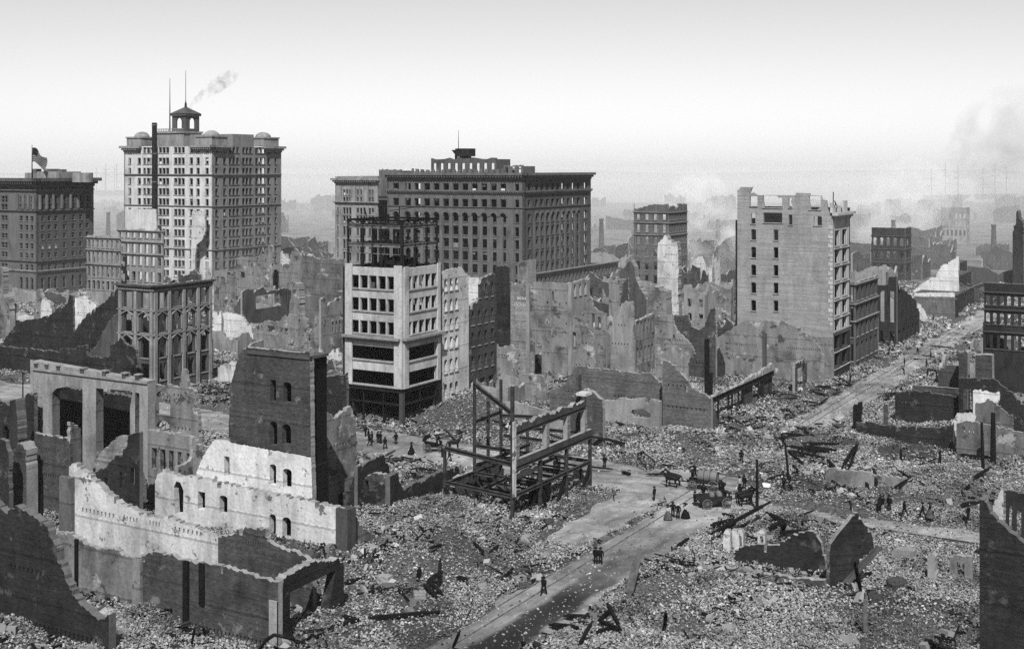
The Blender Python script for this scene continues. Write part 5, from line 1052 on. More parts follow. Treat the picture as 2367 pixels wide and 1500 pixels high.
# ---------------------------------------------------------------- steel skeleton on the corner
def skeleton():
    O = XY(121, 70.2); M = Matrix.Translation((O.x, O.y, 0)) @ Matrix.Rotation(math.atan2(A.y, A.x), 4, 'Z')   # local x along the street, y away from it
    root = empty('steel_skeleton', O, 'skeleton of iron columns and beams with brick bands on the street corner', 'ruined building')
    z1, z2, z3 = 3.6, 7.1, 10.7
    def colm(x, y, h, w=.3, mat='girder'): b = MB(); b.ibar((x, y, -.5), (x, y, h), w, w); return b.put('column', mat, M, root)
    for x, h in ((0, 16.2), (6.6, z2), (13.3, z2), (19.8, z2+.2)): colm(x, 0, h, .36)
    for x, y, h in ((0, 5.2, 3.6), (0, 9.2, z2+1), (6.6, 9.2, 15.5), (13.3, 9.4, 14.2), (6.6, 4.8, z1), (13.3, 4.8, z1), (19.8, 4.8, z1), (19.8, 9.2, 8.5), (10, 9.3, 12.0)): colm(x, y, h)
    # pale stone facing left on the corner column
    b = MB(); b.box(-.32, .32, -.32, -.19, z1, 12.2); b.put('stone_facing', 'plaster_white', M, root)
    def beam(a, c, w=.3, h=.42, mat='girder'): b = MB(); b.ibar(a, c, w, h); return b.put('beam', mat, M, root)
    beam((.2, 0, z1), (19.8, 0, z1-.1)); beam((0, .2, z1), (0, 9.2, z1+.5)); beam((0, 9.2, z2+1), (0, .2, z2+.2), .4, .5); beam((6.6, .2, z1), (6.6, 9.2, z1+.2)); beam((13.3, .2, z1), (13.3, 9.2, z1)); beam((19.8, .2, z1), (19.8, 9.2, z1))
    beam((.2, 4.8, z1-.02), (19.8, 4.8, z1)); beam((.2, 9.2, z1+.3), (19.8, 9.2, z1)); beam((0, 5, z2-.6), (13, 5, z2-.6)); beam((6.6, .3, z2-.1), (6.6, 9, z2)); beam((13.3, .3, z2), (13.3, 9, z2)); beam((19.8, .2, z2), (19.9, 9.4, z2-.3), .3, .4)
    beam((.2, 0, z2-.35), (19.9, 0, z2-.35), .5, .4, 'stone_mid'); beam((.2, 0, z3), (18.4, 0, z3), .5, .4, 'stone_mid'); beam((.3, .2, 13), (6.6, 9.2, 14.6), .3, .5); beam((13.3, .3, 10.2), (13.3, 9.3, 9.6)); beam((6.6, 9.2, 10), (13.3, 9.4, 10.1))
    b = MB(); b.tube([(.3+2.2*t, .2+3*t, 12.9-3.0*math.sin(math.pi*t)*.7) for t in [i/8 for i in range(9)]], .07); b.put('hanging_cable', 'charred', M, root)
    for k in range(9): x = 1.2+k*2.1; b = MB(); b.bar((x, .2, z1-.25-RNG.uniform(0, .5)), (x+RNG.uniform(-.4, .4), RNG.uniform(3, 9), z1-.2), .14, .22); b.put('joist', 'charred', M, root)
    for k in range(7): x = RNG.uniform(1, 19); y = RNG.uniform(.5, 9); b = MB(); b.tube([(x, y, z1), (x+RNG.uniform(-1, 1), y+RNG.uniform(-.6, .6), z1*.6), (x+RNG.uniform(-1.6, 1.6), y+RNG.uniform(-1, 1), .2)], .08); b.put('bent_rod', 'girder', M, root)
    for k in range(4): x = 2+k*4.6; b = MB(); b.bar((x, .3, z2-.4), (x+RNG.uniform(-.5, 2.5), RNG.uniform(4, 9), z2-RNG.uniform(0, 1.6)), .2, .3); b.put('beam', 'girder', M, root)
    # brick bands above the beams, broken on top
    def bandw(x0, x1, z, h, rag): 
        tp = jagged([(x0, z+h*.8), (x0+(x1-x0)*.3, z+h*1.1), (x0+(x1-x0)*.6, z+h*.9), (x1, z+h*1.25)], .4, rag, RNG) if rag else [(x0, z+h), (x1, z+h)]
        me = wall_mesh('brick_band', ([(x0, z)]+tp+[(x1, z)])[::-1], [], .55, ['brick_mid', 'broken', 'brick_mid']); link(bpy.data.objects.new('brick_band', me), M @ Matrix.Translation((0, -.28, 0)), root)
    bandw(.45, 19.9, z2-.13, .75, .0); bandw(.45, 18.2, z3+.22, .8, .25); bandw(.45, 5.5, z2-1.6, .8, .2)
    for x in (.8, 8.0, 13.4, 18.1): me = wall_mesh('brick_pier', [(x+.36, z2+.64), (x+.36, z3-.22), (x-.36, z3-.22), (x-.36, z2+.64)], [], .6, ['brick_light', 'broken', 'brick_light']); link(bpy.data.objects.new('brick_pier', me), M @ Matrix.Translation((0, -.28, 0)), root)
    pbx = MB(); pbx.box(17.4, 19.2, -.6, .8, z3+1.6, z3+1.95); pbx.put('cornice_stone', 'plaster_white', M, root)
    for a, c in (((0, 9.2, 3.5), (.2, 6.6, -.3)), ((6.6, 9.0, 3.2), (2.4, 6.0, -.3)), ((6.8, 0, 3.0), (8.6, .2, -.2)), ((13.3, .1, 3.4), (11.5, .3, .1)), ((19.8, 0, 3.2), (17.5, 0, .2))): b = MB(); b.bar(a, c, .32); b.put('brace', 'charred', M, root)
    for x, y in ((8.2, 1.6), (11.0, 1.9)): b = MB(); b.box(x-.75, x+.75, y-.5, y+.5, -.4, 2.4); b.box(x-.8, x+.8, y-.55, y+.55, 2.4, 2.55); b.put('boiler_case', 'charred', M, root)
    b = MB(); b.box(18.3, 19.2, .9, 1.3, z2, z3+4); b.put('wall_pier', 'brick_mid', M, root)
skeleton()
ruin('cellar_wall', 'low battered brick wall beside the iron skeleton', K('R', 81), (19, [(5,1270),(30,1180),(110,950),(160,905),(300,860),(330,800),(470,730),(520,740)]), [], 'brick_mid', th=.7)
ruin('arched_vault', 'small dark arched vault wall beside the near rubble', K('L', 118), (10, [(690,470),(720,330),(745,295),(800,280),(860,290),(885,330),(890,520)]), [win(10, 795, 850, 345, 500, .5), poly(10, (722,480),(760,480),(755,330),(728,330))], 'brick_mid', th=.8)
ruin('sloped_roof_wall', 'dark low wall with boarded slope near the road edge', K('R', at=(10, 690, 560)), (10, [(680,235),(760,195),(860,150),(895,230),(905,300)]), [], 'brick_dark', th=.5)
ruin('low_wall', 'long low dark wall with ridged pale coping near the skeleton', K('R', at=(10, 1000, 560)), (10, [(905,300),(960,280),(1000,400),(1100,345),(1200,300),(1330,250),(1370,230),(1385,260)]), [], 'brick_dark', th=.7)
ruin('buried_wall', 'half-buried sloping plaster wall ending in rubble', K('R', at=(10, 640, 870)), (10, [(575,540),(600,520),(660,560),(700,640),(760,690),(900,760),(1000,820),(1080,890)]), [], 'plaster_stain', th=.6)

# ---------------------------------------------------------------- timbers, girders, poles
def P3(c, x, y, z):
    w = G(c, x, y, z); h = z
    for k in range(2): p_, q_ = PQ(w); h = z+max(float(height(np.array([p_]), np.array([q_]))[0]), 0); w = G(c, x, y, h)
    return Vector((w.x, w.y, h))
def timber(name, label, a, b, w=.3, mat='charred', group=None, cat='beam', h=None):
    """squared baulk between two pixel points (crop, x, y, height), with splintered tapering ends"""
    p0, p1 = P3(*a), P3(*b); d = (p1-p0); m = MB(); q0 = p0+d*.12; q1 = p1-d*.14
    m.bar(q0, q1, w, h or w*.9); m.bar(p0, q0, w*.7, (h or w)*.55, .3); m.bar(q1, p1, w*.55, (h or w)*.6, -.4)
    if group:
        ln = d.length; tilt = abs(d.z)/max(ln, .1); label = ('long ' if ln > 7 else 'short ' if ln < 3.2 else 'mid-length ')+('steeply tilted ' if tilt > .45 else 'raised ' if tilt > .15 else '')+label.replace('short ', '')
    o = bpy.data.objects.new(name, mesh(name, m.v, m.f, [mat])); link(o, Matrix()); return tag(o, label, cat, group)
pile = [((8,190,720,.6),(8,430,745,.6)),((8,340,795,.7),(8,620,800,.6)),((8,350,815,.9),(8,600,850,.6)),((8,220,815,.6),(8,540,862,.5)),((8,235,850,.5),(8,350,955,.4)),((8,240,850,.7),(8,510,905,.5)),((8,300,890,.4),(8,500,930,.4)),((8,20,810,.4),(8,160,845,.4)),((8,400,850,.4),(8,450,905,.5)),((8,415,775,.6),(8,600,770,.8)),((8,410,935,.4),(8,520,955,.4)),((8,270,960,.4),(8,310,1005,.4))]
for a, b in pile: timber('charred_timber', 'charred timber in the fanned pile beside the far street', a, b, RNG.uniform(.28, .42), group='fanned pile of charred timbers')
street = [((8,410,405,.4),(8,540,440,.4)),((8,330,480,.4),(8,450,490,.4)),((8,450,365,.4),(8,560,368,.4)),((8,600,350,.4),(8,720,360,.4)),((8,470,500,.4),(8,540,450,.6)),((8,150,535,.4),(8,300,555,.4)),((8,120,595,.4),(8,190,630,.4)),((8,560,430,.4),(8,650,405,.4)),((8,180,555,.3),(8,370,560,.3)),((8,430,650,.3),(8,500,650,.3)),((4,920,1235,.4),(4,1045,1245,.4)),((4,235,1480,.4),(4,320,1490,.4)),((4,370,1430,.4),(4,440,1470,.4)),((4,290,1420,.5),(4,380,1460,.3))]
for a, b in street: timber('fallen_timber', 'short timber scattered over the rubble of the far street', a, b, RNG.uniform(.2, .34), group='timbers along the far street')
near = [((11,1480,700,1.0),(11,1890,480,1.9)),((11,1530,680,.5),(11,1650,625,.8)),((11,1860,550,1.2),(11,2090,660,.4)),((11,1890,660,.6),(11,1990,605,1.0)),((11,1960,690,.5),(11,2140,680,.5)),((11,1560,560,.5),(11,1640,585,.5)),((11,1480,640,.5),(11,1640,600,.6)),((11,1900,580,.6),(11,2060,650,.4)),((11,1240,790,.4),(11,1330,730,1.0)),((11,1975,675,.4),(11,1995,620,1.6))]
for a, b in near: timber('charred_timber', 'charred timber of the collapsed roof beside the white arch fragments', a, b, RNG.uniform(.3, .45), group='collapsed roof timbers')
front = [((11,560,1480,.3),(11,660,1300,2.0)),((11,700,1300,.8),(11,860,1365,.8)),((11,760,1180,2.6),(11,850,1350,.8)),((11,710,1300,.6),(11,790,1220,1.8)),((11,360,1330,.3),(11,560,1350,.4)),((11,460,1270,.3),(11,640,1275,.3)),((11,1160,1340,-.2),(11,1168,1245,2.4)),((11,690,1380,.4),(11,830,1350,.4)),((11,170,1450,.3),(11,230,1500,.3))]
for a, b in front: timber('charred_timber', 'charred timber heaped at the near edge of the main street', a, b, RNG.uniform(.25, .42), group='near heap of timbers')
timber('leaning_plank', 'broad plank leaning out of a hole beside the main street', (11, 905, 1150, .1), (11, 975, 850, 2.6), .75, 'timber', h=.18)
timber('iron_pole', 'broken iron pole standing before the leaning slab', (12, 900, 1000, .2), (12, 845, 735, 4.4), .3, 'charred', cat='pole')
timber('iron_pole', 'pale stump of a pole right of the leaning slab', (12, 940, 1390, -.3), (12, 940, 1010, 3.9), .34, 'iron_ash', cat='pole')
timber('leaning_bar', 'thin bar stuck upright by the near street edge', (10, 1340, 1490, 0), (10, 1390, 1370, 2.4), .2, cat='beam')
sk = [((10,1180,800,.4),(10,1260,775,.4)),((10,1370,1000,.4),(10,1440,1020,.4)),((10,1140,1050,.6),(10,1230,1140,.3)),((10,1180,1040,.6),(10,1270,1125,.3)),((10,1100,1040,.4),(10,1110,930,2.0)),((10,1160,1035,.6),(10,1270,960,1.6)),((10,1240,1080,.0),(10,1255,870,2.6)),((10,590,1040,.4),(10,760,1000,.4)),((10,700,1290,.3),(10,1250,1240,.3)),((10,570,1270,.6),(10,690,1300,.4)),((10,470,1360,.4),(10,690,1290,.6))]
for a, b in sk: timber('charred_timber', 'charred timber on the rubble between the brick shop front and the street', a, b, RNG.uniform(.22, .42), group='timbers by the shop front')
cs = [((20,-60,190,.4),(20,440,260,.4)),((20,130,240,.3),(20,710,330,.3)),((20,1330,330,.4),(20,1810,390,.4)),((20,-100,300,.3),(20,120,340,.3)),((20,1860,250,1.4),(20,2130,530,.3)),((20,1870,430,.6),(20,2010,420,.6)),((20,770,960,.5),(20,920,970,.5)),((20,1010,990,.5),(20,1180,1000,.4)),((20,1180,915,.5),(20,1350,1000,.4)),((20,1480,960,.4),(20,1630,1030,.4)),((20,560,890,.6),(20,790,760,1.2)),((20,1850,900,.3),(20,1960,1100,.3)),((20,1090,330,.8),(20,1230,410,.3))]
for a, b in cs: timber('fallen_plank', 'scorched plank lying along the cross street by the corner block', a, b, RNG.uniform(.18, .3), 'timber', group='planks along the cross street')
rt = [((8,1020,1140,.4),(8,1150,1060,1.8)),((8,1060,1000,.6),(8,1150,1055,.8)),((8,1510,880,.5),(8,1780,905,.5)),((8,1400,1140,.4),(8,1570,1110,.6)),((8,1530,1170,.4),(8,1660,1165,.5)),((8,1540,1260,.3),(8,1650,1240,.4)),((8,820,1090,.6),(8,850,1135,.2)),((8,880,990,2.0),(8,905,1110,.3)),((8,1640,1050,.5),(8,1750,985,1.6)),((8,1560,1180,.4),(8,1600,1110,1.6)),((8,530,920,1.0),(8,590,985,.4)),((8,640,980,.6),(8,755,800,3.4)),((8,690,985,.5),(8,765,800,3.0))]
for a, b in rt: timber('broken_timber', 'splintered timber leaning in the cellar hollow on the right', a, b, RNG.uniform(.25, .42), group='timbers in the right hollow')
ms = [((7,310,885,2.6),(7,560,935,.5)),((7,640,1010,.3),(7,690,990,1.2)),((7,490,795,.4),(7,550,810,.4)),((7,700,1140,.3),(7,850,1140,.3)),((7,800,1075,.4),(7,900,1090,.4)),((7,940,1000,.4),(7,1000,960,.5)),((7,320,1090,.6),(7,480,1108,.4)),((7,540,1125,.3),(7,600,1140,.3)),((7,880,985,.3),(7,960,970,.8)),((7,1460,950,.4),(7,1560,975,.4)),((7,430,900,.4),(7,560,950,.4))]
for a, b in ms: timber('fallen_girder', 'dark girder end poking from the rubble above the crossing', a, b, RNG.uniform(.22, .36), 'iron', group='girders above the crossing')
# twisted iron loops
for k, (pts, lab) in enumerate(((( (24,1930,1340,.3),(24,1790,1150,1.6),(24,1800,1100,2.0),(24,1840,1070,2.2),(24,1960,1140,1.6),(24,2040,1230,1.0),(24,2030,1290,.5),(24,1960,1330,.3) ), 'bent iron hoop standing in the rubble above the crossing'), (( (7,640,830,.4),(7,680,820,1.2),(7,710,850,1.0),(7,720,900,.4) ), 'pale bent pipe curling out of the rubble'), (( (9,1800,1500,.2),(9,1840,1440,1.6),(9,1900,1400,2.4),(9,1960,1410,2.2),(9,2040,1430,1.6) ), 'thick black cable arching over the near left rubble'), (( (9,1330,1460,.3),(9,1350,1350,2.0),(9,1410,1345,2.1),(9,1420,1400,1.0) ), 'bent pipe frame against the joist wall'))):
    m = MB(); m.tube([P3(*q) for q in pts], .11 if k != 2 else .16); o = m.put('bent_iron', 'iron' if k != 1 else 'iron_ash'); tag(o, lab, 'scrap iron')
def pole(label, c, x, yt, yb, r=.14, x2=None, arm=False):
    w = G(c, x2 if x2 else x, yb); u, v = uv(c, x, yt); Y = w.y; top = Vector(((u-CX)/F*Y, Y, H-(v-HV)/F*Y))
    root = empty('utility_pole', w, label, 'pole'); m = MB(); m.tube([(w.x, w.y, -.4), tuple(Vector((w.x, w.y, 0)).lerp(top, .5)), tuple(top)], [r, r*.9, r*.7], 8); m.put('shaft', 'charred', Matrix(), root)
    if arm: d = A*.9; m = MB(); z = top.z-.8; m.bar((top.x-d.x, top.y-d.y, z), (top.x+d.x, top.y+d.y, z), .12); m.put('crossarm', 'charred', Matrix(), root)
    m = MB(); m.prism(w.x, w.y, r*1.6, -.4, .35, 8); m.put('base', 'iron', Matrix(), root)
pole('straight charred pole rising beside the dray', 21, 2025, 160, 1050, .2); pole('thin pole leaning over the rubble above the crossing', 8, 210, 790, 1130, .17, x2=245)
pole('slender pole before the wall of the corner block', 0, 760, 893, 970, .12); pole('iron post standing in the rubble left of the corner block', 14, 1690, 1010, 1800, .25); pole('thin iron post on the pale rubble', 14, 1310, 640, 1160, .2)
pole('tall burnt mast with broken top beside the right cellar', 17, 978, 770, 1410, .4); pole('thin burnt mast linked to a thicker one by a rung', 17, 845, 880, 1490, .24, x2=865)
pole('thin post left on the cross street beyond the piered wall', 16, 283, 430, 920, .12); pole('wire pole standing up before the white lower wall', 9, 1505, 190, 620, .09); pole('iron pipe standing at the foot of the joist wall', 9, 965, 1270, 1345, .2); pole('pipe riser on the plaster bay', 9, 290, 370, 640, .16)
pole('bare post at the near brick heap', 8, 1085, 840, 955, .22); pole('short post stuck in ash behind the cellar', 8, 1378, 850, 1000, .22)
# fallen blocks of masonry
for k, (c, x, y, s, lab) in enumerate(((10,1550,1105,.75,'cube of stone lying alone beside the tram rails'), (10,2010,660,.7,'dark stone block at the edge of the skeleton rubble'), (10,1850,770,.8,'pale dressed block near the skeleton'), (12,1210,1080,1.1,'big fallen brick lump in the right foreground'), (12,1030,1150,.9,'dark lump of masonry below the leaning slab'), (8,1050,1180,.8,'pale stone lump by the walking people'), (8,620,720,1.0,'black cylinder-like boiler lump atop the timber pile'), (24,600,1090,.7,'pale stone cube seen through the skeleton'), (10,1040,1270,.6,'flat stone in the near rubble'), (10,870,1110,.9,'light broken slab in the near rubble'), (10,1110,1170,.8,'pale stone slab near the fallen timbers'), (4,1005,1315,1.2,'pale heap of sacks on the far street'))):
    w = G(c, x, y); p_, q_ = PQ(w); bm = bmesh.new(); bmesh.ops.create_cube(bm, size=1.0); bmesh.ops.subdivide_edges(bm, edges=bm.edges[:], cuts=2, use_grid_fill=True)
    rr = random.Random(k)
    for v in bm.verts: v.co = v.co.lerp(v.co.normalized()*.62, .25)+Vector((rr.uniform(-.05,.05), rr.uniform(-.05,.05), rr.uniform(-.05,.05)))
    me = bpy.data.meshes.new('masonry_block'); bm.to_mesh(me); bm.free(); me.materials.append(MATS['stone_light' if 'dark' not in lab and 'black' not in lab and 'brick' not in lab else 'brick_mid']); me.uv_layers.new(name='UVMap')
    z = float(height(np.array([p_]), np.array([q_]))[0]); o = bpy.data.objects.new('masonry_block', me)
    link(o, Matrix.Translation((w.x, w.y, max(z, 0)+s*.3)) @ Matrix.Rotation(rr.uniform(0, 3), 4, 'Z') @ Matrix.Rotation(rr.uniform(-.2, .2), 4, 'X') @ Matrix.Diagonal((s*1.5, s*1.1, s*1.0, 1))); tag(o, lab, 'masonry block')

# ---------------------------------------------------------------- people, horses, wagons
def skin_mesh(name, nodes, edges, mats, zone=None, sub=1):
    """one continuous body grown over a skeleton of joints; nodes = {key: (x, y, z, radius)}"""
    keys = list(nodes); me = bpy.data.meshes.new(name); me.from_pydata([nodes[k][:3] for k in keys], [(keys.index(a), keys.index(b)) for a, b in edges], [])
    ob = bpy.data.objects.new(name, me); COL.objects.link(ob); sk = ob.modifiers.new('skin', 'SKIN'); sk.use_smooth_shade = True
    for i, k in enumerate(keys): r = nodes[k][3]; me.skin_vertices[0].data[i].radius = (r, r) if not isinstance(r, tuple) else r
    me.skin_vertices[0].data[0].use_root = True
    ss = ob.modifiers.new('sub', 'SUBSURF'); ss.levels = sub; ss.render_levels = sub
    dg = bpy.context.evaluated_depsgraph_get(); out = bpy.data.meshes.new_from_object(ob.evaluated_get(dg)); bpy.data.objects.remove(ob); out.materials.clear()
    for m in mats: out.materials.append(MATS[m])
    for p in out.polygons: p.use_smooth = True; p.material_index = zone(p.center) if zone else 0
    out.name = name; return out
def body(stride=0.0, bend=0.0, mats=('cloth_black', 'skin', 'cloth_dark'), arms=(0, 0)):
    n = {'pel': (0,0,.95,.14), 'bel': (0,bend*.1,1.12,.15), 'che': (0,bend*.25,1.32,.17), 'nec': (0,bend*.38,1.49,.06), 'hea': (0,.02+bend*.45,1.60,.095), 'top': (0,.02+bend*.5,1.70,.085)}
    e = [('pel','bel'),('bel','che'),('che','nec'),('nec','hea'),('hea','top')]
    for i, s in enumerate((-1, 1)):
        k = 'lr'[i]; f = s*stride; ar = arms[i]
        n.update({'s'+k: (s*.19,bend*.3,1.42,.08), 'e'+k: (s*.25,-f*.35+ar*.12+bend*.3,1.17+ar*.05,.058), 'w'+k: (s*.24,-f*.5+.06+ar*.36+bend*.4,.93+ar*.2,.042), 'h'+k: (s*.24,-f*.52+.08+ar*.44+bend*.4,.84+ar*.24,.045),
                  'p'+k: (s*.09,f*.1,.88,.105), 'k'+k: (s*.1,f*.55+.03,.50,.075), 'a'+k: (s*.1,f*.85 if f > 0 else f*1.05,.08 if f >= 0 else .12,.055), 't'+k: (s*.11,(f*.85 if f > 0 else f*1.05)+.16,.045,.05)})
        e += [('che','s'+k),('s'+k,'e'+k),('e'+k,'w'+k),('w'+k,'h'+k),('pel','p'+k),('p'+k,'k'+k),('k'+k,'a'+k),('a'+k,'t'+k)]
    def zone(c): return 1 if (c.z > 1.5 or (abs(c.x) > .19 and .78 < c.z < .88+.24*max(arms) and c.z < 1.0)) else (2 if c.z < .9 else 0)
    return skin_mesh('body', n, e, mats, zone)
BODIES = {'stand': body(.04), 'walk': body(.3), 'stoop': body(.12, .9, arms=(1, 1)), 'pale': body(.06, mats=('cloth_pale', 'skin', 'cloth_black')), 'arm': body(.05, arms=(1, 0))}
def lathe(name, prof, mat, n=14):
    v = []; f = []
    for i, (r, z) in enumerate(prof):
        for j in range(n): a = 2*math.pi*j/n; v.append((r*math.cos(a), r*math.sin(a), z))
    for i in range(len(prof)-1):
        for j in range(n): f.append((i*n+j, i*n+(j+1) % n, (i+1)*n+(j+1) % n, (i+1)*n+j))
    f.append(tuple(reversed(range(n)))); f.append(tuple((len(prof)-1)*n+j for j in range(n)))
    return mesh(name, v, f, [mat], smooth=True)
HAT = lathe('hat', [(.17,1.70),(.17,1.715),(.105,1.72),(.108,1.79),(.085,1.835),(.03,1.85)], 'cloth_black'); HATP = lathe('hat', [(.19,1.70),(.19,1.715),(.105,1.72),(.10,1.79),(.03,1.80)], 'cloth_pale')
LHAT = lathe('hat', [(.25,1.69),(.26,1.71),(.12,1.74),(.13,1.82),(.04,1.85)], 'cloth_black'); SKIRT = lathe('skirt', [(.47,.03),(.44,.2),(.33,.6),(.2,.95),(.15,1.08),(.12,1.09)], 'cloth_black'); SKIRTP = lathe('skirt', [(.45,.03),(.42,.2),(.32,.6),(.2,.95),(.15,1.08),(.12,1.09)], 'timber')
def person(c, x, y, pose, label, face=0.0, z=None, hat=1, woman=0, sc=1.0, group=None):
    w = G(c, x, y); p_, q_ = PQ(w)
    if z is None: z = max(float(height(np.array([p_]), np.array([q_]))[0])-.02, -.02)
    if z > .15: w = G(c, x, y, z)
    root = empty('person', w, label, 'person', group, rz=face, z=z); M = WM[root.name] @ Matrix.Scale(sc, 4) @ Matrix.Diagonal((1.22, 1.22, 1, 1))
    link(bpy.data.objects.new('body', BODIES[pose]), M, root)
    off = Matrix.Translation((0, .45 if pose == 'stoop' else .02, -.03))
    if hat: link(bpy.data.objects.new('hat', LHAT if woman else (HATP if hat == 2 else HAT)), M @ off, root)
    if woman: link(bpy.data.objects.new('skirt', SKIRT if woman == 1 else SKIRTP), M, root)
    return root
fL = math.atan2(B.y, B.x)-math.pi/2; fA = math.atan2(A.y, A.x)-math.pi/2      # facing along the cross street / away down the main street
grp = 'men gathered on the cross street by the corner block'
for x, y, ps, f in ((145,465,'stand',fL), (205,540,'stand',fL+.4), (285,600,'stand',2.0)): person(20, x, y, ps, 'man in dark suit in the knot of men below the corner block', f, group=grp)
person(20, 235, 670, 'walk', 'man striding ahead of the knot of men on the cross street', -1.2); person(20, 415, 605, 'stand', 'left one of two men standing side by side on the cross street', 2.6); person(20, 475, 612, 'stand', 'right one of two men standing side by side on the cross street', 2.2)
person(20, 570, 735, 'walk', 'man in bowler walking alone nearer than the pair', 2.8); person(20, 805, 630, 'stand', 'man standing alone between the pair and the woman', .4); person(20, 1145, 850, 'stand', 'woman in long dark dress walking on the cross street', -1.3, woman=1)
person(20, 1820, 912, 'stand', 'man standing behind the carriage beside a plank', 2.0, sc=.9); person(20, 1975, 1010, 'walk', 'man walking past the carriage toward the skeleton', -1.4)
person(21, 245, 875, 'stand', 'man standing alone on the crossing', 1.0); person(21, 480, 1205, 'pale', 'woman in pale coat at the end of the group of four', 2.9, woman=2); person(21, 565, 1170, 'stand', 'stout man in black among the group of four', 3.1, sc=1.06); person(21, 655, 1190, 'stand', 'man in pale straw hat among the group of four', 2.9, hat=2); person(21, 785, 1175, 'pale', 'woman in white blouse and black skirt beside the group', 2.6, woman=1)
person(21, 945, 965, 'arm', 'man watching the dray from the street side', -1.2); person(21, 1095, 832, 'stand', 'man in white shirt front between wagon and dray', 2.4); person(21, 1430, 790, 'arm', 'man standing beyond the dray with raised arm', 2.0); person(21, 1390, 800, 'stand', 'man half hidden behind the dray', 2.2, sc=.95)
person(21, 1720, 700, 'pale', 'man in light waistcoat beside the dray horses', 1.4); person(21, 1735, 828, 'stand', 'woman in full black skirt near the dray horses', 2.0, woman=1); person(21, 1805, 680, 'stand', 'man in dark coat behind the black-skirted woman', 2.4); person(21, 1755, 235, 'stand', 'man standing alone on the rubble above the water wagon', 3.0)
person(0, 1257, 1374, 'walk', 'man in black walking along the tram rails', 2.6); person(0, 1377, 1303, 'stand', 'left one of the couple walking on the main street', fA); person(0, 1388, 1304, 'stand', 'right one of the couple walking on the main street', fA+.2)
person(24, 1060, 1490, 'stand', 'man in the cluster under the far corner of the skeleton', 1.0); person(24, 930, 1480, 'stand', 'slim man beside the far skeleton column', 1.0, sc=.95); person(24, 1290, 1310, 'stand', 'man standing at the rubble edge beyond the skeleton', 2.4)
for x, y in ((530, 1360), (610, 1370), (690, 1370)): person(24, x, y, 'stand', 'figure seen through the beams of the skeleton', 1.5, group='figures beyond the skeleton')
person(22, 440, 490, 'stand', 'man standing behind the pale horse-cart on the path', 2.0, sc=1.1); person(22, 330, 440, 'stand', 'man bent over the cart on the path', 1.0, sc=.9)
person(22, 715, 580, 'walk', 'man in shirt sleeves striding along the rubble path', -1.2); person(22, 1050, 602, 'walk', 'tall man in black beside a woman on the rubble path', 1.4); person(22, 1180, 605, 'stand', 'woman in dark cloak on the rubble path', 1.2, woman=2); person(22, 1240, 612, 'stand', 'child in pale top beside the cloaked woman', 1.4, sc=.62, hat=0); person(22, 1880, 655, 'stand', 'man standing close to the great dark wall', .6)
person(12, 815, 300, 'stoop', 'person crouching at the end of the rubble path', 1.0, sc=.8)
for x, y, ps, lab in ((845,1290,'walk','man walking up the middle of the far street'), (925,1318,'stand','man standing beside the heap of sacks'), (765,1362,'stand','man standing on the far tram rails'), (763,1412,'stoop','man stooping on the far tram rails'), (900,1372,'stand','man on the rubble bank of the far street'), (905,1428,'stand','lower man on the rubble bank of the far street'), (960,1424,'stoop','man bent over beside the bank'), (437,1462,'stand','man near the doorway frame at the loft building'), (672,1292,'stand','man outside the two-storey corner ruin'), (940,1090,'stand','tiny figure far down the street')): person(4, x, y, ps, lab, 1.0)
person(7, 1615, 958, 'stand', 'man standing at the fanned pile of timbers', .3); person(7, 1620, 1250, 'stand', 'man resting at the foot of the leaning pole', 2.0, sc=.9); person(7, 1672, 1275, 'stoop', 'man bending near the foot of the leaning pole', 2.0, sc=.9)

def horse_mesh():
    n = {'mid': (0,0,1.28,.30), 'rmp': (0,-.62,1.36,.29), 'tl0': (0,-.92,1.36,.09), 'tl1': (0,-1.04,1.05,.07), 'tl2': (0,-1.06,.6,.06), 'che': (0,.55,1.30,.29), 'nk1': (0,.82,1.62,.18), 'nk2': (0,1.02,1.92,.125), 'hed': (0,1.16,1.98,.11), 'hd2': (0,1.36,1.80,.09), 'muz': (0,1.50,1.62,.075)}
    e = [('mid','rmp'),('rmp','tl0'),('tl0','tl1'),('tl1','tl2'),('mid','che'),('che','nk1'),('nk1','nk2'),('nk2','hed'),('hed','hd2'),('hd2','muz')]
    for s, k in ((-1,'l'), (1,'r')):
        n.update({'ea'+k: (s*.07,1.06,2.16,.03), 'fs'+k: (s*.17,.55,1.02,.13), 'fk'+k: (s*.17,.60+s*.05,.60,.075), 'ff'+k: (s*.17,.56+s*.08,.14,.05), 'fh'+k: (s*.17,.62+s*.08,.04,.07),
                  'hs'+k: (s*.17,-.62,1.02,.17), 'hk'+k: (s*.17,-.52+s*.05,.78,.12), 'hh'+k: (s*.17,-.78+s*.06,.52,.075), 'hf'+k: (s*.17,-.74+s*.06,.14,.05), 'ho'+k: (s*.17,-.68+s*.06,.04,.07)})
        e += [('hed','ea'+k),('che','fs'+k),('fs'+k,'fk'+k),('fk'+k,'ff'+k),('ff'+k,'fh'+k),('rmp','hs'+k),('hs'+k,'hk'+k),('hk'+k,'hh'+k),('hh'+k,'hf'+k),('hf'+k,'ho'+k)]
    return skin_mesh('body', n, e, ['horse'], sub=1)
HORSE = horse_mesh(); COLLAR = MB(); COLLAR.tube([(.26*math.cos(t), .62+.12*math.sin(t), 1.42+.42*math.sin(t)) for t in [2*math.pi*i/14 for i in range(15)]], .06); COLLAR = mesh('collar', COLLAR.v, COLLAR.f, ['cloth_dark'])
def horse(w, rz, label):
    root = empty('horse', w, label, 'horse', rz=rz, z=-.02); M = WM[root.name]; link(bpy.data.objects.new('body', HORSE), M, root); link(bpy.data.objects.new('collar', COLLAR), M, root); return root
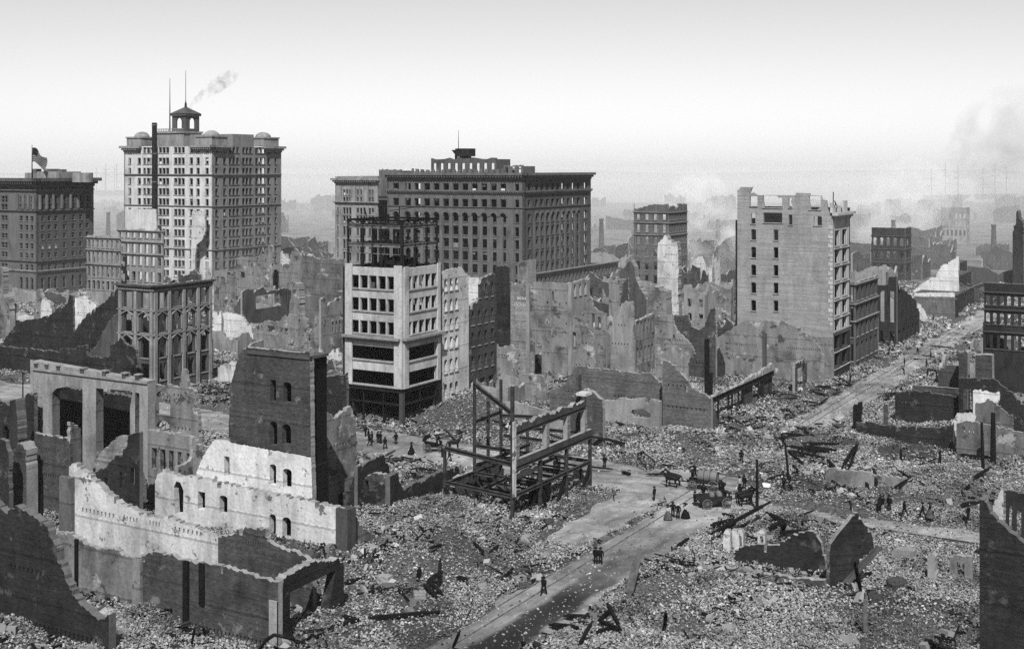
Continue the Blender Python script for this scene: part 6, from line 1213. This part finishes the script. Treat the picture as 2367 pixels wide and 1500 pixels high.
def wheel_mesh(r, nsp=12):
    b = MB(); n = 24; pts = [(0, r*math.cos(2*math.pi*i/n), r*math.sin(2*math.pi*i/n)) for i in range(n+1)]
    for i in range(n): a0, a1 = 2*math.pi*i/n, 2*math.pi*(i+1)/n; q = [(rr*math.cos(a), rr*math.sin(a)) for rr, a in ((r*.88,a0),(r,a0),(r,a1),(r*.88,a1))]; b.hexa([(-.05, y, z) for y, z in q]+[(.05, y, z) for y, z in q])
    for i in range(nsp): a = 2*math.pi*i/nsp; b.bar((0, .1*math.cos(a), .1*math.sin(a)), (0, r*.9*math.cos(a), r*.9*math.sin(a)), .05)
    b.box(-.14, .14, -.12, .12, -.12, .12); return mesh('wheel', b.v, b.f, ['wheel'])
WH = {r: wheel_mesh(r) for r in (.5, .62, .75)}
def wheels(root, M, spots):
    for x, y, r in spots: link(bpy.data.objects.new('wheel', WH[r]), M @ Matrix.Translation((x, y, r)), root)
def head_to(w0, w1): d = w1-w0; return math.atan2(d.y, d.x)-math.pi/2
def put(b, name, mat, M, root): return b.put(name, mat, M, root)
def water_wagon():
    w = G(21, 1120, 690); rz = fL+.12; root = empty('water_wagon', w, 'horse-drawn water wagon with a large round wooden tank', 'wagon', rz=rz); M = WM[root.name]
    b = MB(); n = 20; L0, L1 = -1.7, .9
    k = len(b.v); prof = [(.64, L0), (.72, (L0*2+L1)/3), (.72, (L0+L1*2)/3), (.64, L1)]
    for r, y in prof:
        for j in range(n): a = 2*math.pi*j/n; b.v.append((r*math.cos(a), y, 1.78+r*math.sin(a)))
    for i in range(3):
        for j in range(n): b.f.append((i*n+j, i*n+(j+1) % n, (i+1)*n+(j+1) % n, (i+1)*n+j))
    for yy, r in ((L0+.1, .62), (L1-.1, .62)):
        k = len(b.v); b.v += [(r*math.cos(2*math.pi*j/n), yy, 1.78+r*math.sin(2*math.pi*j/n)) for j in range(n)]; b.f.append(tuple(k+j for j in range(n)))
    tank = put(b, 'tank', 'tank', M, root)
    for y in (L0+.05, L0+.9, L1-.9, L1-.05):
        b = MB(); r = .66 if abs(y-(L0+L1)/2) > 1.0 else .735; b.tube([(r*math.cos(2*math.pi*j/n), y, 1.78+r*math.sin(2*math.pi*j/n)) for j in range(n+1)], .035); put(b, 'hoop', 'iron', M, tank)
    b = MB(); b.box(-.7, .7, -2.1, 2.2, .92, 1.08); b.box(-.75, -.6, -2.1, 2.2, 1.081, 1.3); b.box(.6, .75, -2.1, 2.2, 1.081, 1.3); put(b, 'chassis', 'wagon', M, root)
    b = MB(); b.box(-.6, .6, 1.35, 1.85, 2.2, 2.35); b.box(-.6, .6, 1.3, 1.36, 2.351, 2.8); b.box(-.05, .05, 1.4, 1.8, 1.08, 2.199); put(b, 'driver_seat', 'wagon', M, root)
    b = MB(); b.bar((0, 2.2, .8), (0, 5.2, .95), .12); put(b, 'pole', 'wagon', M, root); b = MB(); b.box(-.9, .9, -2.5, -2.2, .6, 1.0); put(b, 'sprinkler', 'iron', M, root)
    wheels(root, M, ((-.95, -1.3, .75), (.95, -1.3, .75), (-.9, 1.4, .62), (.9, 1.4, .62)))
    f = Vector((-math.sin(rz), math.cos(rz))); r = Vector((f.y, -f.x))
    horse(w+f*4.3-r*.55, rz, 'dark horse on the near side of the water wagon team'); horse(w+f*4.2+r*.6, rz, 'dark horse on the far side of the water wagon team')
    d = person(0, 1620, 1100, 'stoop', 'driver in black seated high on the water wagon', rz, z=1.6); d.location = (w.x+f.x*1.2, w.y+f.y*1.2, 1.55)
    return root
water_wagon()
def dray():
    w = G(21, 1190, 985); w1 = G(21, 1600, 960); rz = head_to(w, w1); root = empty('dray', w, 'low flat dray loaded with barrels behind a dark team', 'wagon', rz=rz); M = WM[root.name]
    b = MB(); b.box(-.95, .95, -1.4, 2.6, .85, 1.0); put(b, 'bed', 'wagon', M, root)
    for x in (-.95, .88): b = MB(); b.box(x, x+.07, -1.4, 2.6, 1.003, 1.45); put(b, 'side_board', 'wagon', M, root)
    b = MB(); b.box(-.7, .7, 2.2, 2.6, 1.6, 1.75); b.box(-.6, -.5, 2.3, 2.5, 1.003, 1.6); b.box(.5, .6, 2.3, 2.5, 1.003, 1.6); put(b, 'driver_seat', 'wagon', M, root); b = MB(); b.bar((0, 2.5, .8), (0, 5.4, .95), .12); put(b, 'pole', 'wagon', M, root)
    wheels(root, M, ((-1.05, -.6, .62), (1.05, -.6, .62), (-1.0, 1.9, .62), (1.0, 1.9, .62)))
    for k, (x, y) in enumerate(((-.4, 1.4), (.45, 1.2), (0, .4))):
        b = MB(); n = 14
        for r0, r1, z0, z1 in ((.25, .33, 0, .25), (.33, .33, .25, .5), (.33, .25, .5, .75)): b.prism(0, 0, r0, z0, z1, n, r1)
        o = b.put('barrel', 'tank', M @ Matrix.Translation((x, y, 1.003))); tag(o, 'small wooden barrel standing on the dray', 'barrel', 'barrels on the dray')
    f = Vector((-math.sin(rz), math.cos(rz))); r = Vector((f.y, -f.x)); horse(w+f*4.7-r*.6, rz, 'dark horse on the far side of the dray team'); horse(w+f*4.6+r*.6, rz, 'dark horse on the near side of the dray team')
dray()
def carriage():
    w = G(20, 1620, 790); rz = fA-.9; root = empty('carriage', w, 'open black horse carriage on the cross street', 'carriage', rz=rz); M = WM[root.name]
    b = MB(); b.hexa([(-.6,-1.1,.75),(.6,-1.1,.75),(.6,1.2,.7),(-.6,1.2,.7),(-.75,-1.3,1.5),(.75,-1.3,1.5),(.7,.5,1.15),(-.7,.5,1.15)]); put(b, 'body', 'cloth_black', M, root)
    b = MB(); b.box(-.6, .6, .9, 1.3, 1.3, 1.45); b.box(-.6, .6, .85, .95, 1.451, 1.8); b.box(-.5, .5, .95, 1.25, .7, 1.299); put(b, 'driver_seat', 'cloth_black', M, root)
    b = MB(); b.tube([(0, -.4+.9*math.cos(t), 1.5+.8*math.sin(t)) for t in [math.pi*(.5+.5*i/6) for i in range(7)]], .3); put(b, 'folded_hood', 'cloth_black', M, root)
    wheels(root, M, ((-.75, -.9, .62), (.75, -.9, .62), (-.7, 1.1, .5), (.7, 1.1, .5))); b = MB(); b.bar((-.4, 1.3, .8), (-.4, 3.4, 1.1), .07); b.bar((.4, 1.3, .8), (.4, 3.4, 1.1), .07); put(b, 'shafts', 'wagon', M, root)
    f = Vector((-math.sin(rz), math.cos(rz))); horse(w+f*3.0, rz, 'black horse in the shafts of the carriage'); d = person(0, 1020, 1015, 'stoop', 'coachman seated on the carriage box', rz, z=.8); d.location = (w.x+f.x*.55, w.y+f.y*.55, .72)
carriage()
horse(G(22, 260, 540), -.4, 'dark horse standing on the rubble path')

# ---------------------------------------------------------------- far burnt district
def far_shell(name, label, w, wd, dp, ht, mat, seed, group, storeys=2, rz=0.0, win_=True):
    rr = random.Random(seed); root = empty(name, w, label, 'ruined building', group); st = .55*max(1, w.length/300)
    R = Matrix.Rotation(rr.uniform(-.06, .06), 2); d1 = R @ (-B); d2 = R @ A
    o0 = w
    for nm, o_, d, L, n in (('wall', o0-d1*wd/2, d1, wd, None), ('wall', o0+d1*wd/2, d2, dp, None), ('back_wall', o0-d1*wd/2+d2*dp, d1, wd, None), ('back_wall', o0-d1*wd/2, d2, dp, None)):
        P = Pl('L', at=o_, dirv=d); k = max(2, int(L/3.4)); hs = []; full = nm == 'wall' or rr.random() < .5
        h0 = ht*(1 if full else rr.uniform(.4, .8)); tp = [(0, h0*rr.uniform(.5, 1)), (L*rr.uniform(.15, .35), h0*rr.uniform(.75, 1)), (L*rr.uniform(.45, .6), h0*rr.uniform(.6, 1)), (L*rr.uniform(.7, .85), h0*rr.uniform(.45, 1)), (L, h0*rr.uniform(.5, 1))]
        lim = min(z for _, z in tp); tp = jagged(tp, st, .25*st, rr)
        if win_:
            for j in range(storeys):
                z = 1.0+j*3.7
                if z+2.2 > lim-.3: break
                for i in range(k): s = L*(i+.5)/k; hs.append(hole_rect(s-.6, s+.6, z, z+2.1, rr.choice((0, 0, .4))))
        me = wall_mesh(nm, ([(0, -1)]+tp+[(L, -1)])[::-1], hs, .6, [mat, 'broken', mat]); link(bpy.data.objects.new(nm, me), P.M, root)
kinds = [('brick_shell', 'low roofless brick shell on the distant burnt plain', 'brick_mid', 9, 2), ('plaster_shell', 'low roofless pale plaster shell on the distant burnt plain', 'stone_light', 8, 2), ('stone_shell', 'taller gutted stone shell on the distant burnt plain', 'stone_mid', 14, 3)]
FR = random.Random(21); taken = []
def far_try(Y0, Y1, n, hmul=1.0):
    k = 0; t = 0
    while k < n and t < n*30:
        t += 1; Y = FR.uniform(Y0, Y1); X = FR.uniform(-.43, .43)*Y; w = Vector((X, Y)); p_, q_ = PQ(w)
        if 46 < q_ < 72 or any((w-o).length < r for o, r in taken): continue
        nm, lab, mt, h, s = FR.choice(kinds); wd, dp = FR.uniform(10, 24), FR.uniform(9, 16); taken.append((w, max(wd, dp)*.95)); k += 1
        hh = h*FR.uniform(.6, 1.1)*hmul; lab = ('narrow ' if wd < 14 else 'broad ' if wd > 19 else '')+('tall ' if hh > 11 else 'low ' if hh < 7 else '')+lab.replace('low ', '').replace('taller ', '').replace('on the distant burnt plain', 'beyond the office blocks' if Y < 640 else 'on the hazy plain' if Y < 950 else 'near the bay')
        far_shell(nm, lab, w, wd, dp, hh, mt, k+int(Y), lab.split(' shell')[0]+' shells of the far plain', s)
for u, v, r in ((85,685,60), (492,665,75), (1212,700,85), (1450,660,40), (1925,870,30), (1050,700,50), (200,690,60), (300,690,50), (620,650,40), (900,690,50), (1350,690,40)):
    w = G(0, u, v); taken.append((w+A*18+B*(18 if u < 1900 else 12), r*.75))
for ob in [o for o in bpy.data.objects if o.get('category') in ('ruined wall', 'ruined building') and o.parent is None]: 
    if ob.type == 'EMPTY': taken.append((Vector(ob.location[:2]), 18))
far_try(460, 640, 34, .9); far_try(640, 950, 52); far_try(950, 1450, 60, 1.15)
def near_shell(u, v, wd, dp, h, mt, lab, st=2): far_shell('gutted_shell', lab, G(0, u, v), wd, dp, h, mt, int(u+v), None, st)
for a in ((560,655,22,12,9,'stone_light','pale gutted shell at the foot of the office tower'), (700,640,26,14,11,'stone_mid','gutted shell between the office tower and corner block'), (660,610,24,14,12,'brick_mid','brick shell right of the office tower foot'), (760,600,20,14,10,'stone_light','pale shell behind the corner block'), (1405,630,16,12,8,'stone_light','pale shell beyond the arcaded range'), (1445,655,14,10,7,'brick_mid','brick shell below the seven-storey block'), (1625,655,18,12,5,'brick_mid','low brick shell in the smoking valley'), (1665,705,16,12,6,'stone_light','low pale shell in the smoking valley'), (1640,610,22,14,6,'stone_mid','low stone shell at the head of the smoking valley'), (1690,640,14,12,16,'brick_mid','dark brick shell behind the loft building'), (2050,640,26,14,9,'brick_mid','brick shell left of the white gables'), (2135,620,22,12,10,'stone_mid','stone shell behind the white gables'), (2240,700,18,12,7,'brick_mid','brick shell right of the white gables'), (2310,680,20,12,10,'stone_mid','stone shell behind the arched store'), (2000,690,14,12,10,'stone_light','pale shell behind the warehouse'), (20,700,26,12,5,'stone_light','low pale shell below the flagged building'), (140,710,20,10,5,'brick_mid','low brick shell below the flagged building'), (430,640,20,10,6,'stone_light','pale shell left of the tower corner')): near_shell(*a)
MR = random.Random(5); tk = []
for ob in list(bpy.data.objects):
    if ob.parent is None and ob.get('category') in ('ruined wall', 'ruined building', 'building'):
        if ob.type == 'MESH':
            bb = [ob.matrix_world @ Vector(c) for c in ob.bound_box]; c0 = sum(bb, Vector())/8; tk.append((Vector(c0[:2]), max((b-c0).length for b in bb)*.5+3))
        else: tk.append((Vector(ob.location[:2]), 12))
for ob in list(bpy.data.objects):
    if ob.get('category') == 'building': 
        w = Vector(ob.location[:2]); tk += [(w+B*k+A*j, 14) for k in (0, 14, 28) for j in (0, 14, 28)] if ob.name.startswith('office') else []
mk = [('wall_remnant', 'low jagged brick wall remnant in the burnt blocks', 'brick_mid'), ('plaster_remnant', 'low jagged plaster wall remnant in the burnt blocks', 'plaster_grey'), ('pale_remnant', 'small bright plaster remnant in the burnt blocks', 'plaster_white'), ('stone_remnant', 'low stone shell remnant with window gaps in the burnt blocks', 'stone_light')]
nk = 0; tr = 0
while nk < 150 and tr < 12000:
    tr += 1; p_ = MR.uniform(163, 400); q_ = MR.uniform(-10, 310); w = XY(p_, q_)
    if 46 < q_ < 73 or (q_ <= 46 and p_ < 222) or abs(w.x/w.y) > .43 or any((w-o).length < r for o, r in tk): continue
    nm, lab, mt = MR.choice(mk); lab = lab.replace('in the burnt blocks', 'right of the far street' if q_ < 46 else 'left of the far street' if q_ < 110 else 'below the dark office block' if q_ < 190 and p_ > 250 else 'behind the corner block' if q_ < 190 else 'before the pale office tower' if p_ > 240 else 'behind the gothic corner building'); sz_ = .7 if p_ < 230 else 1.0; ht = MR.uniform(2.8, 8.0)*sz_*(1.0 if q_ > 73 else .6)*(1.25 if p_ > 280 else 1); nk += 1
    if nm == 'stone_remnant' or MR.random() < .35: far_shell(nm, lab, w, MR.uniform(6, 12), MR.uniform(5, 9), ht*1.3, mt, nk*13, nm.replace('_', ' ')+'s of the burnt blocks', 2); tk.append((w+A*4, 9)); continue
    P = Pl(MR.choice('LLR'), at=w); L = MR.uniform(4, 11); n = MR.randint(4, 7); tp = [(L*i/n+MR.uniform(-.2, .2)*(0 < i < n), ht*MR.uniform(.25, 1)) for i in range(n+1)]; lim = min(z for _, z in tp); tp = jagged(tp, .3, .2, MR); hs = []
    if lim > 2.6: hs = [hole_rect(L*t-.5, L*t+.5, .6, 2.3, .3) for t in (.3, .6, .85)[:MR.randint(1, 3)]]
    o = bpy.data.objects.new(nm, wall_mesh(nm, ([(0, -1)]+tp+[(L, -1)])[::-1], hs, .55, [mt, 'broken', mt])); link(o, P.M); tag(o, ('long ' if L > 8.5 else 'short ' if L < 5.5 else '')+lab, 'ruined wall', nm.replace('_', ' ')+'s of the burnt blocks'); tk.append((w, 6))
    L2 = MR.uniform(2, 5); z0 = tp[-1][1]; m2 = wall_mesh('return_wall', ([(.56, -1)]+jagged([(.56, z0*.95), (L2*.5, z0*MR.uniform(.4, .9)), (L2, z0*.3)], .3, .2, MR)+[(L2, -1)])[::-1], [], .55, [mt, 'broken', mt]); link(bpy.data.objects.new('return_wall', m2), P.M @ Matrix.Translation((L, 0, 0)) @ Matrix.Rotation(math.pi/2, 4, 'Z') @ Matrix.Translation((0, .001, 0)), o)
# lone chimneys
for u, v, h, lab in ((1955,600,12,'lone factory chimney behind the dark arcaded store'), (2065,575,14,'tall lone chimney right of the dark arcaded store'), (2297,600,15,'slim far chimney near the spire ruin'), (1660,560,12,'lone chimney above the smoking valley'), (640,560,16,'lone chimney right of the office tower'), (1390,585,16,'lone chimney beyond the dark office block'), (250,560,16,'lone chimney left of the office tower')):
    w = G(0, u, v); root = empty('factory_chimney', w, lab, 'chimney'); b = MB(); b.prism(0, 0, 1.5, -1, h, 12, .95); b.put('shaft', 'brick_mid', Matrix.Translation((w.x, w.y, 0)), root); b = MB(); b.prism(0, 0, 1.2, h, h+.7, 12, 1.2); b.put('rim', 'stone_mid', Matrix.Translation((w.x, w.y, 0)), root)
# sailing ships moored on the bay
for u, Y, L in ((2185, 1620, 60), (2300, 1680, 55), (270, 1900, 60), (245, 1960, 50)):
    w = Vector(((u-CX)/F*Y, Y)); root = empty('sailing_ship', w, 'bare-masted sailing ship moored on the distant bay', 'ship', 'ships on the bay'); M = Matrix.Translation((w.x, w.y, 0))
    b = MB(); b.hexa([(-L*.45,-3,-.5),(L*.42,-3,-.5),(L*.42,3,-.5),(-L*.45,3,-.5),(-L*.5,-4.5,6),(L*.55,-4.5,6.5),(L*.55,4.5,6.5),(-L*.5,4.5,6)]); b.put('hull', 'stone_dark', M, root)
    for x, h in ((-L*.3, 42), (0, 48), (L*.28, 44)):
        b = MB(); b.prism(x, 0, .6, 4, h, 6, .25); m = b.put('mast', 'stone_mid', M, root)
        b = MB()
        for z in (.45, .65, .82): b.bar((x-9*(1.3-z), 0, h*z), (x+9*(1.3-z), 0, h*z), .4)
        b.put('yard', 'stone_mid', M, m)
# far hills across the bay
v = []; f = []; n = 90
for i in range(n+1):
    X = -4200+8400*i/n; hh = 12+34*float(fbm(np.array([i*.13+3.0]), np.array([2.0]))[0]); v += [(X, 4300, -1), (X, 4700, hh), (X, 5200, -1)]
for i in range(n):
    for j in range(2): f.append((i*3+j, i*3+3+j, i*3+4+j, i*3+1+j))
o = bpy.data.objects.new('hills', mesh('hills', v, f, ['far_soil'], smooth=True)); link(o, Matrix()); tag(o, kind='structure')

# ---------------------------------------------------------------- haze and smoke
def volume(name, dens, col, aniso=.2):
    m = bpy.data.materials.new(name); m.use_nodes = True; t = m.node_tree; t.nodes.remove(t.nodes['Principled BSDF']); pv = t.nodes.new('ShaderNodeVolumePrincipled')
    pv.inputs['Color'].default_value = g(col); pv.inputs['Density'].default_value = dens; pv.inputs['Anisotropy'].default_value = aniso; t.links.new(pv.outputs[0], t.nodes['Material Output'].inputs['Volume']); MATS[name] = m; return m, t, pv
volume('haze', .00006, .9, 0.0)
b = MB(); b.box(-5200, 5200, -400, 5400, -1.6, 92); o = b.put('haze', 'haze'); tag(o, 'thin pale smoke haze over the burnt city', kind='stuff')
def plume(label, pts, radii, dens, col, scale, seed):
    """smoke: a lumpy tube of thin volume following the wind"""
    m, t, pv = volume('smoke_%d' % seed, dens, col, .0); tc = nd(t, 'ShaderNodeTexCoord'); ns = nd(t, 'ShaderNodeTexNoise', i_Scale=scale, i_Detail=5.0, i_Roughness=.65, i_Distortion=.8); t.links.new(tc.outputs['Object'], ns.inputs['Vector'])
    r = ramp(t, [(.46, 0), (.74, 1)]); t.links.new(ns.outputs[0], r.inputs[0]); mm = nd(t, 'ShaderNodeMath', operation='MULTIPLY'); mm.inputs[1].default_value = dens; t.links.new(r.outputs[0], mm.inputs[0]); t.links.new(mm.outputs[0], pv.inputs['Density'])
    P_ = [Vector(p) for p in pts]; b = MB(); out = []; rad = []
    for i in range(len(P_)-1):
        for k in range(4): tt = k/4; out.append(P_[i].lerp(P_[i+1], tt)); rad.append((radii[i]*(1-tt)+radii[i+1]*tt)*RNG.uniform(.85, 1.15))
    b.tube([tuple(p) for p in out], rad, 12); o = b.put('smoke_plume', 'smoke_%d' % seed, smooth=True); tag(o, label, 'smoke')
def at_Y(u, v, Y): return ((u-CX)/F*Y, Y, H-(v-HV)/F*Y)
plume('thin dark smoke drifting from behind the tower lantern', [at_Y(430,256,448), at_Y(455,232,449), at_Y(480,214,451), at_Y(505,196,454), at_Y(532,178,458), at_Y(560,166,462)], [.5, 1.5, 2.4, 3, 2.6, .3], .2, .05, .3, 1)
plume('bright smoke rising in the valley left of the loft building', [at_Y(1645,660,440), at_Y(1655,610,450), at_Y(1650,560,460), at_Y(1630,510,470), at_Y(1605,465,480), at_Y(1580,430,490)], [3, 9, 14, 16, 14, 4], .07, .97, .09, 2)
plume('pale smoke bank behind the loft building', [at_Y(1960,560,640), at_Y(2010,520,650), at_Y(2060,485,660), at_Y(2110,450,680), at_Y(2150,425,700)], [6, 18, 24, 22, 6], .04, .95, .06, 3)
plume('dark smoke column at the right edge of the skyline', [at_Y(2400,600,600), at_Y(2385,500,610), at_Y(2370,420,620), at_Y(2352,340,640), at_Y(2340,270,650), at_Y(2330,220,660)], [10, 22, 32, 38, 26, 2], .016, .2, .045, 4)
plume('wisp of steam at the foot of the near left wall', [tuple(P3(9, 600, 1230, .4)), tuple(P3(9, 700, 1280, 1.2)), tuple(P3(9, 800, 1340, 1.0)), tuple(P3(9, 900, 1390, .4))], [.7, 1.3, 1.2, .5], .45, .95, .7, 5)

def bank(label, c, r, dens):
    """even haze added over the far plain so that it pales with distance"""
    volume('bank_%d' % int(c[1]), dens, .75, 0.0); bm = bmesh.new(); bmesh.ops.create_icosphere(bm, subdivisions=4, radius=1.0); me = bpy.data.meshes.new('smoke_bank'); bm.to_mesh(me); bm.free(); me.materials.append(MATS['bank_%d' % int(c[1])]); me.polygons.foreach_set('use_smooth', [True]*len(me.polygons))
    o = bpy.data.objects.new('smoke_bank', me); link(o, Matrix.Translation(c) @ Matrix.Diagonal((*r, 1))); tag(o, label, kind='stuff')  # smoke_bank is the haze layer added over the far plain
for k, (yc, ry, rz_, dn) in enumerate(((830, 500, 42, .00045), (1000, 600, 48, .0003), (1200, 700, 44, .0004), (2900, 1500, 44, .0006))):
    bank('layer of pale smoke haze added over the far burnt plain', (100+k*60, yc, 3), (1900, ry, rz_), dn)
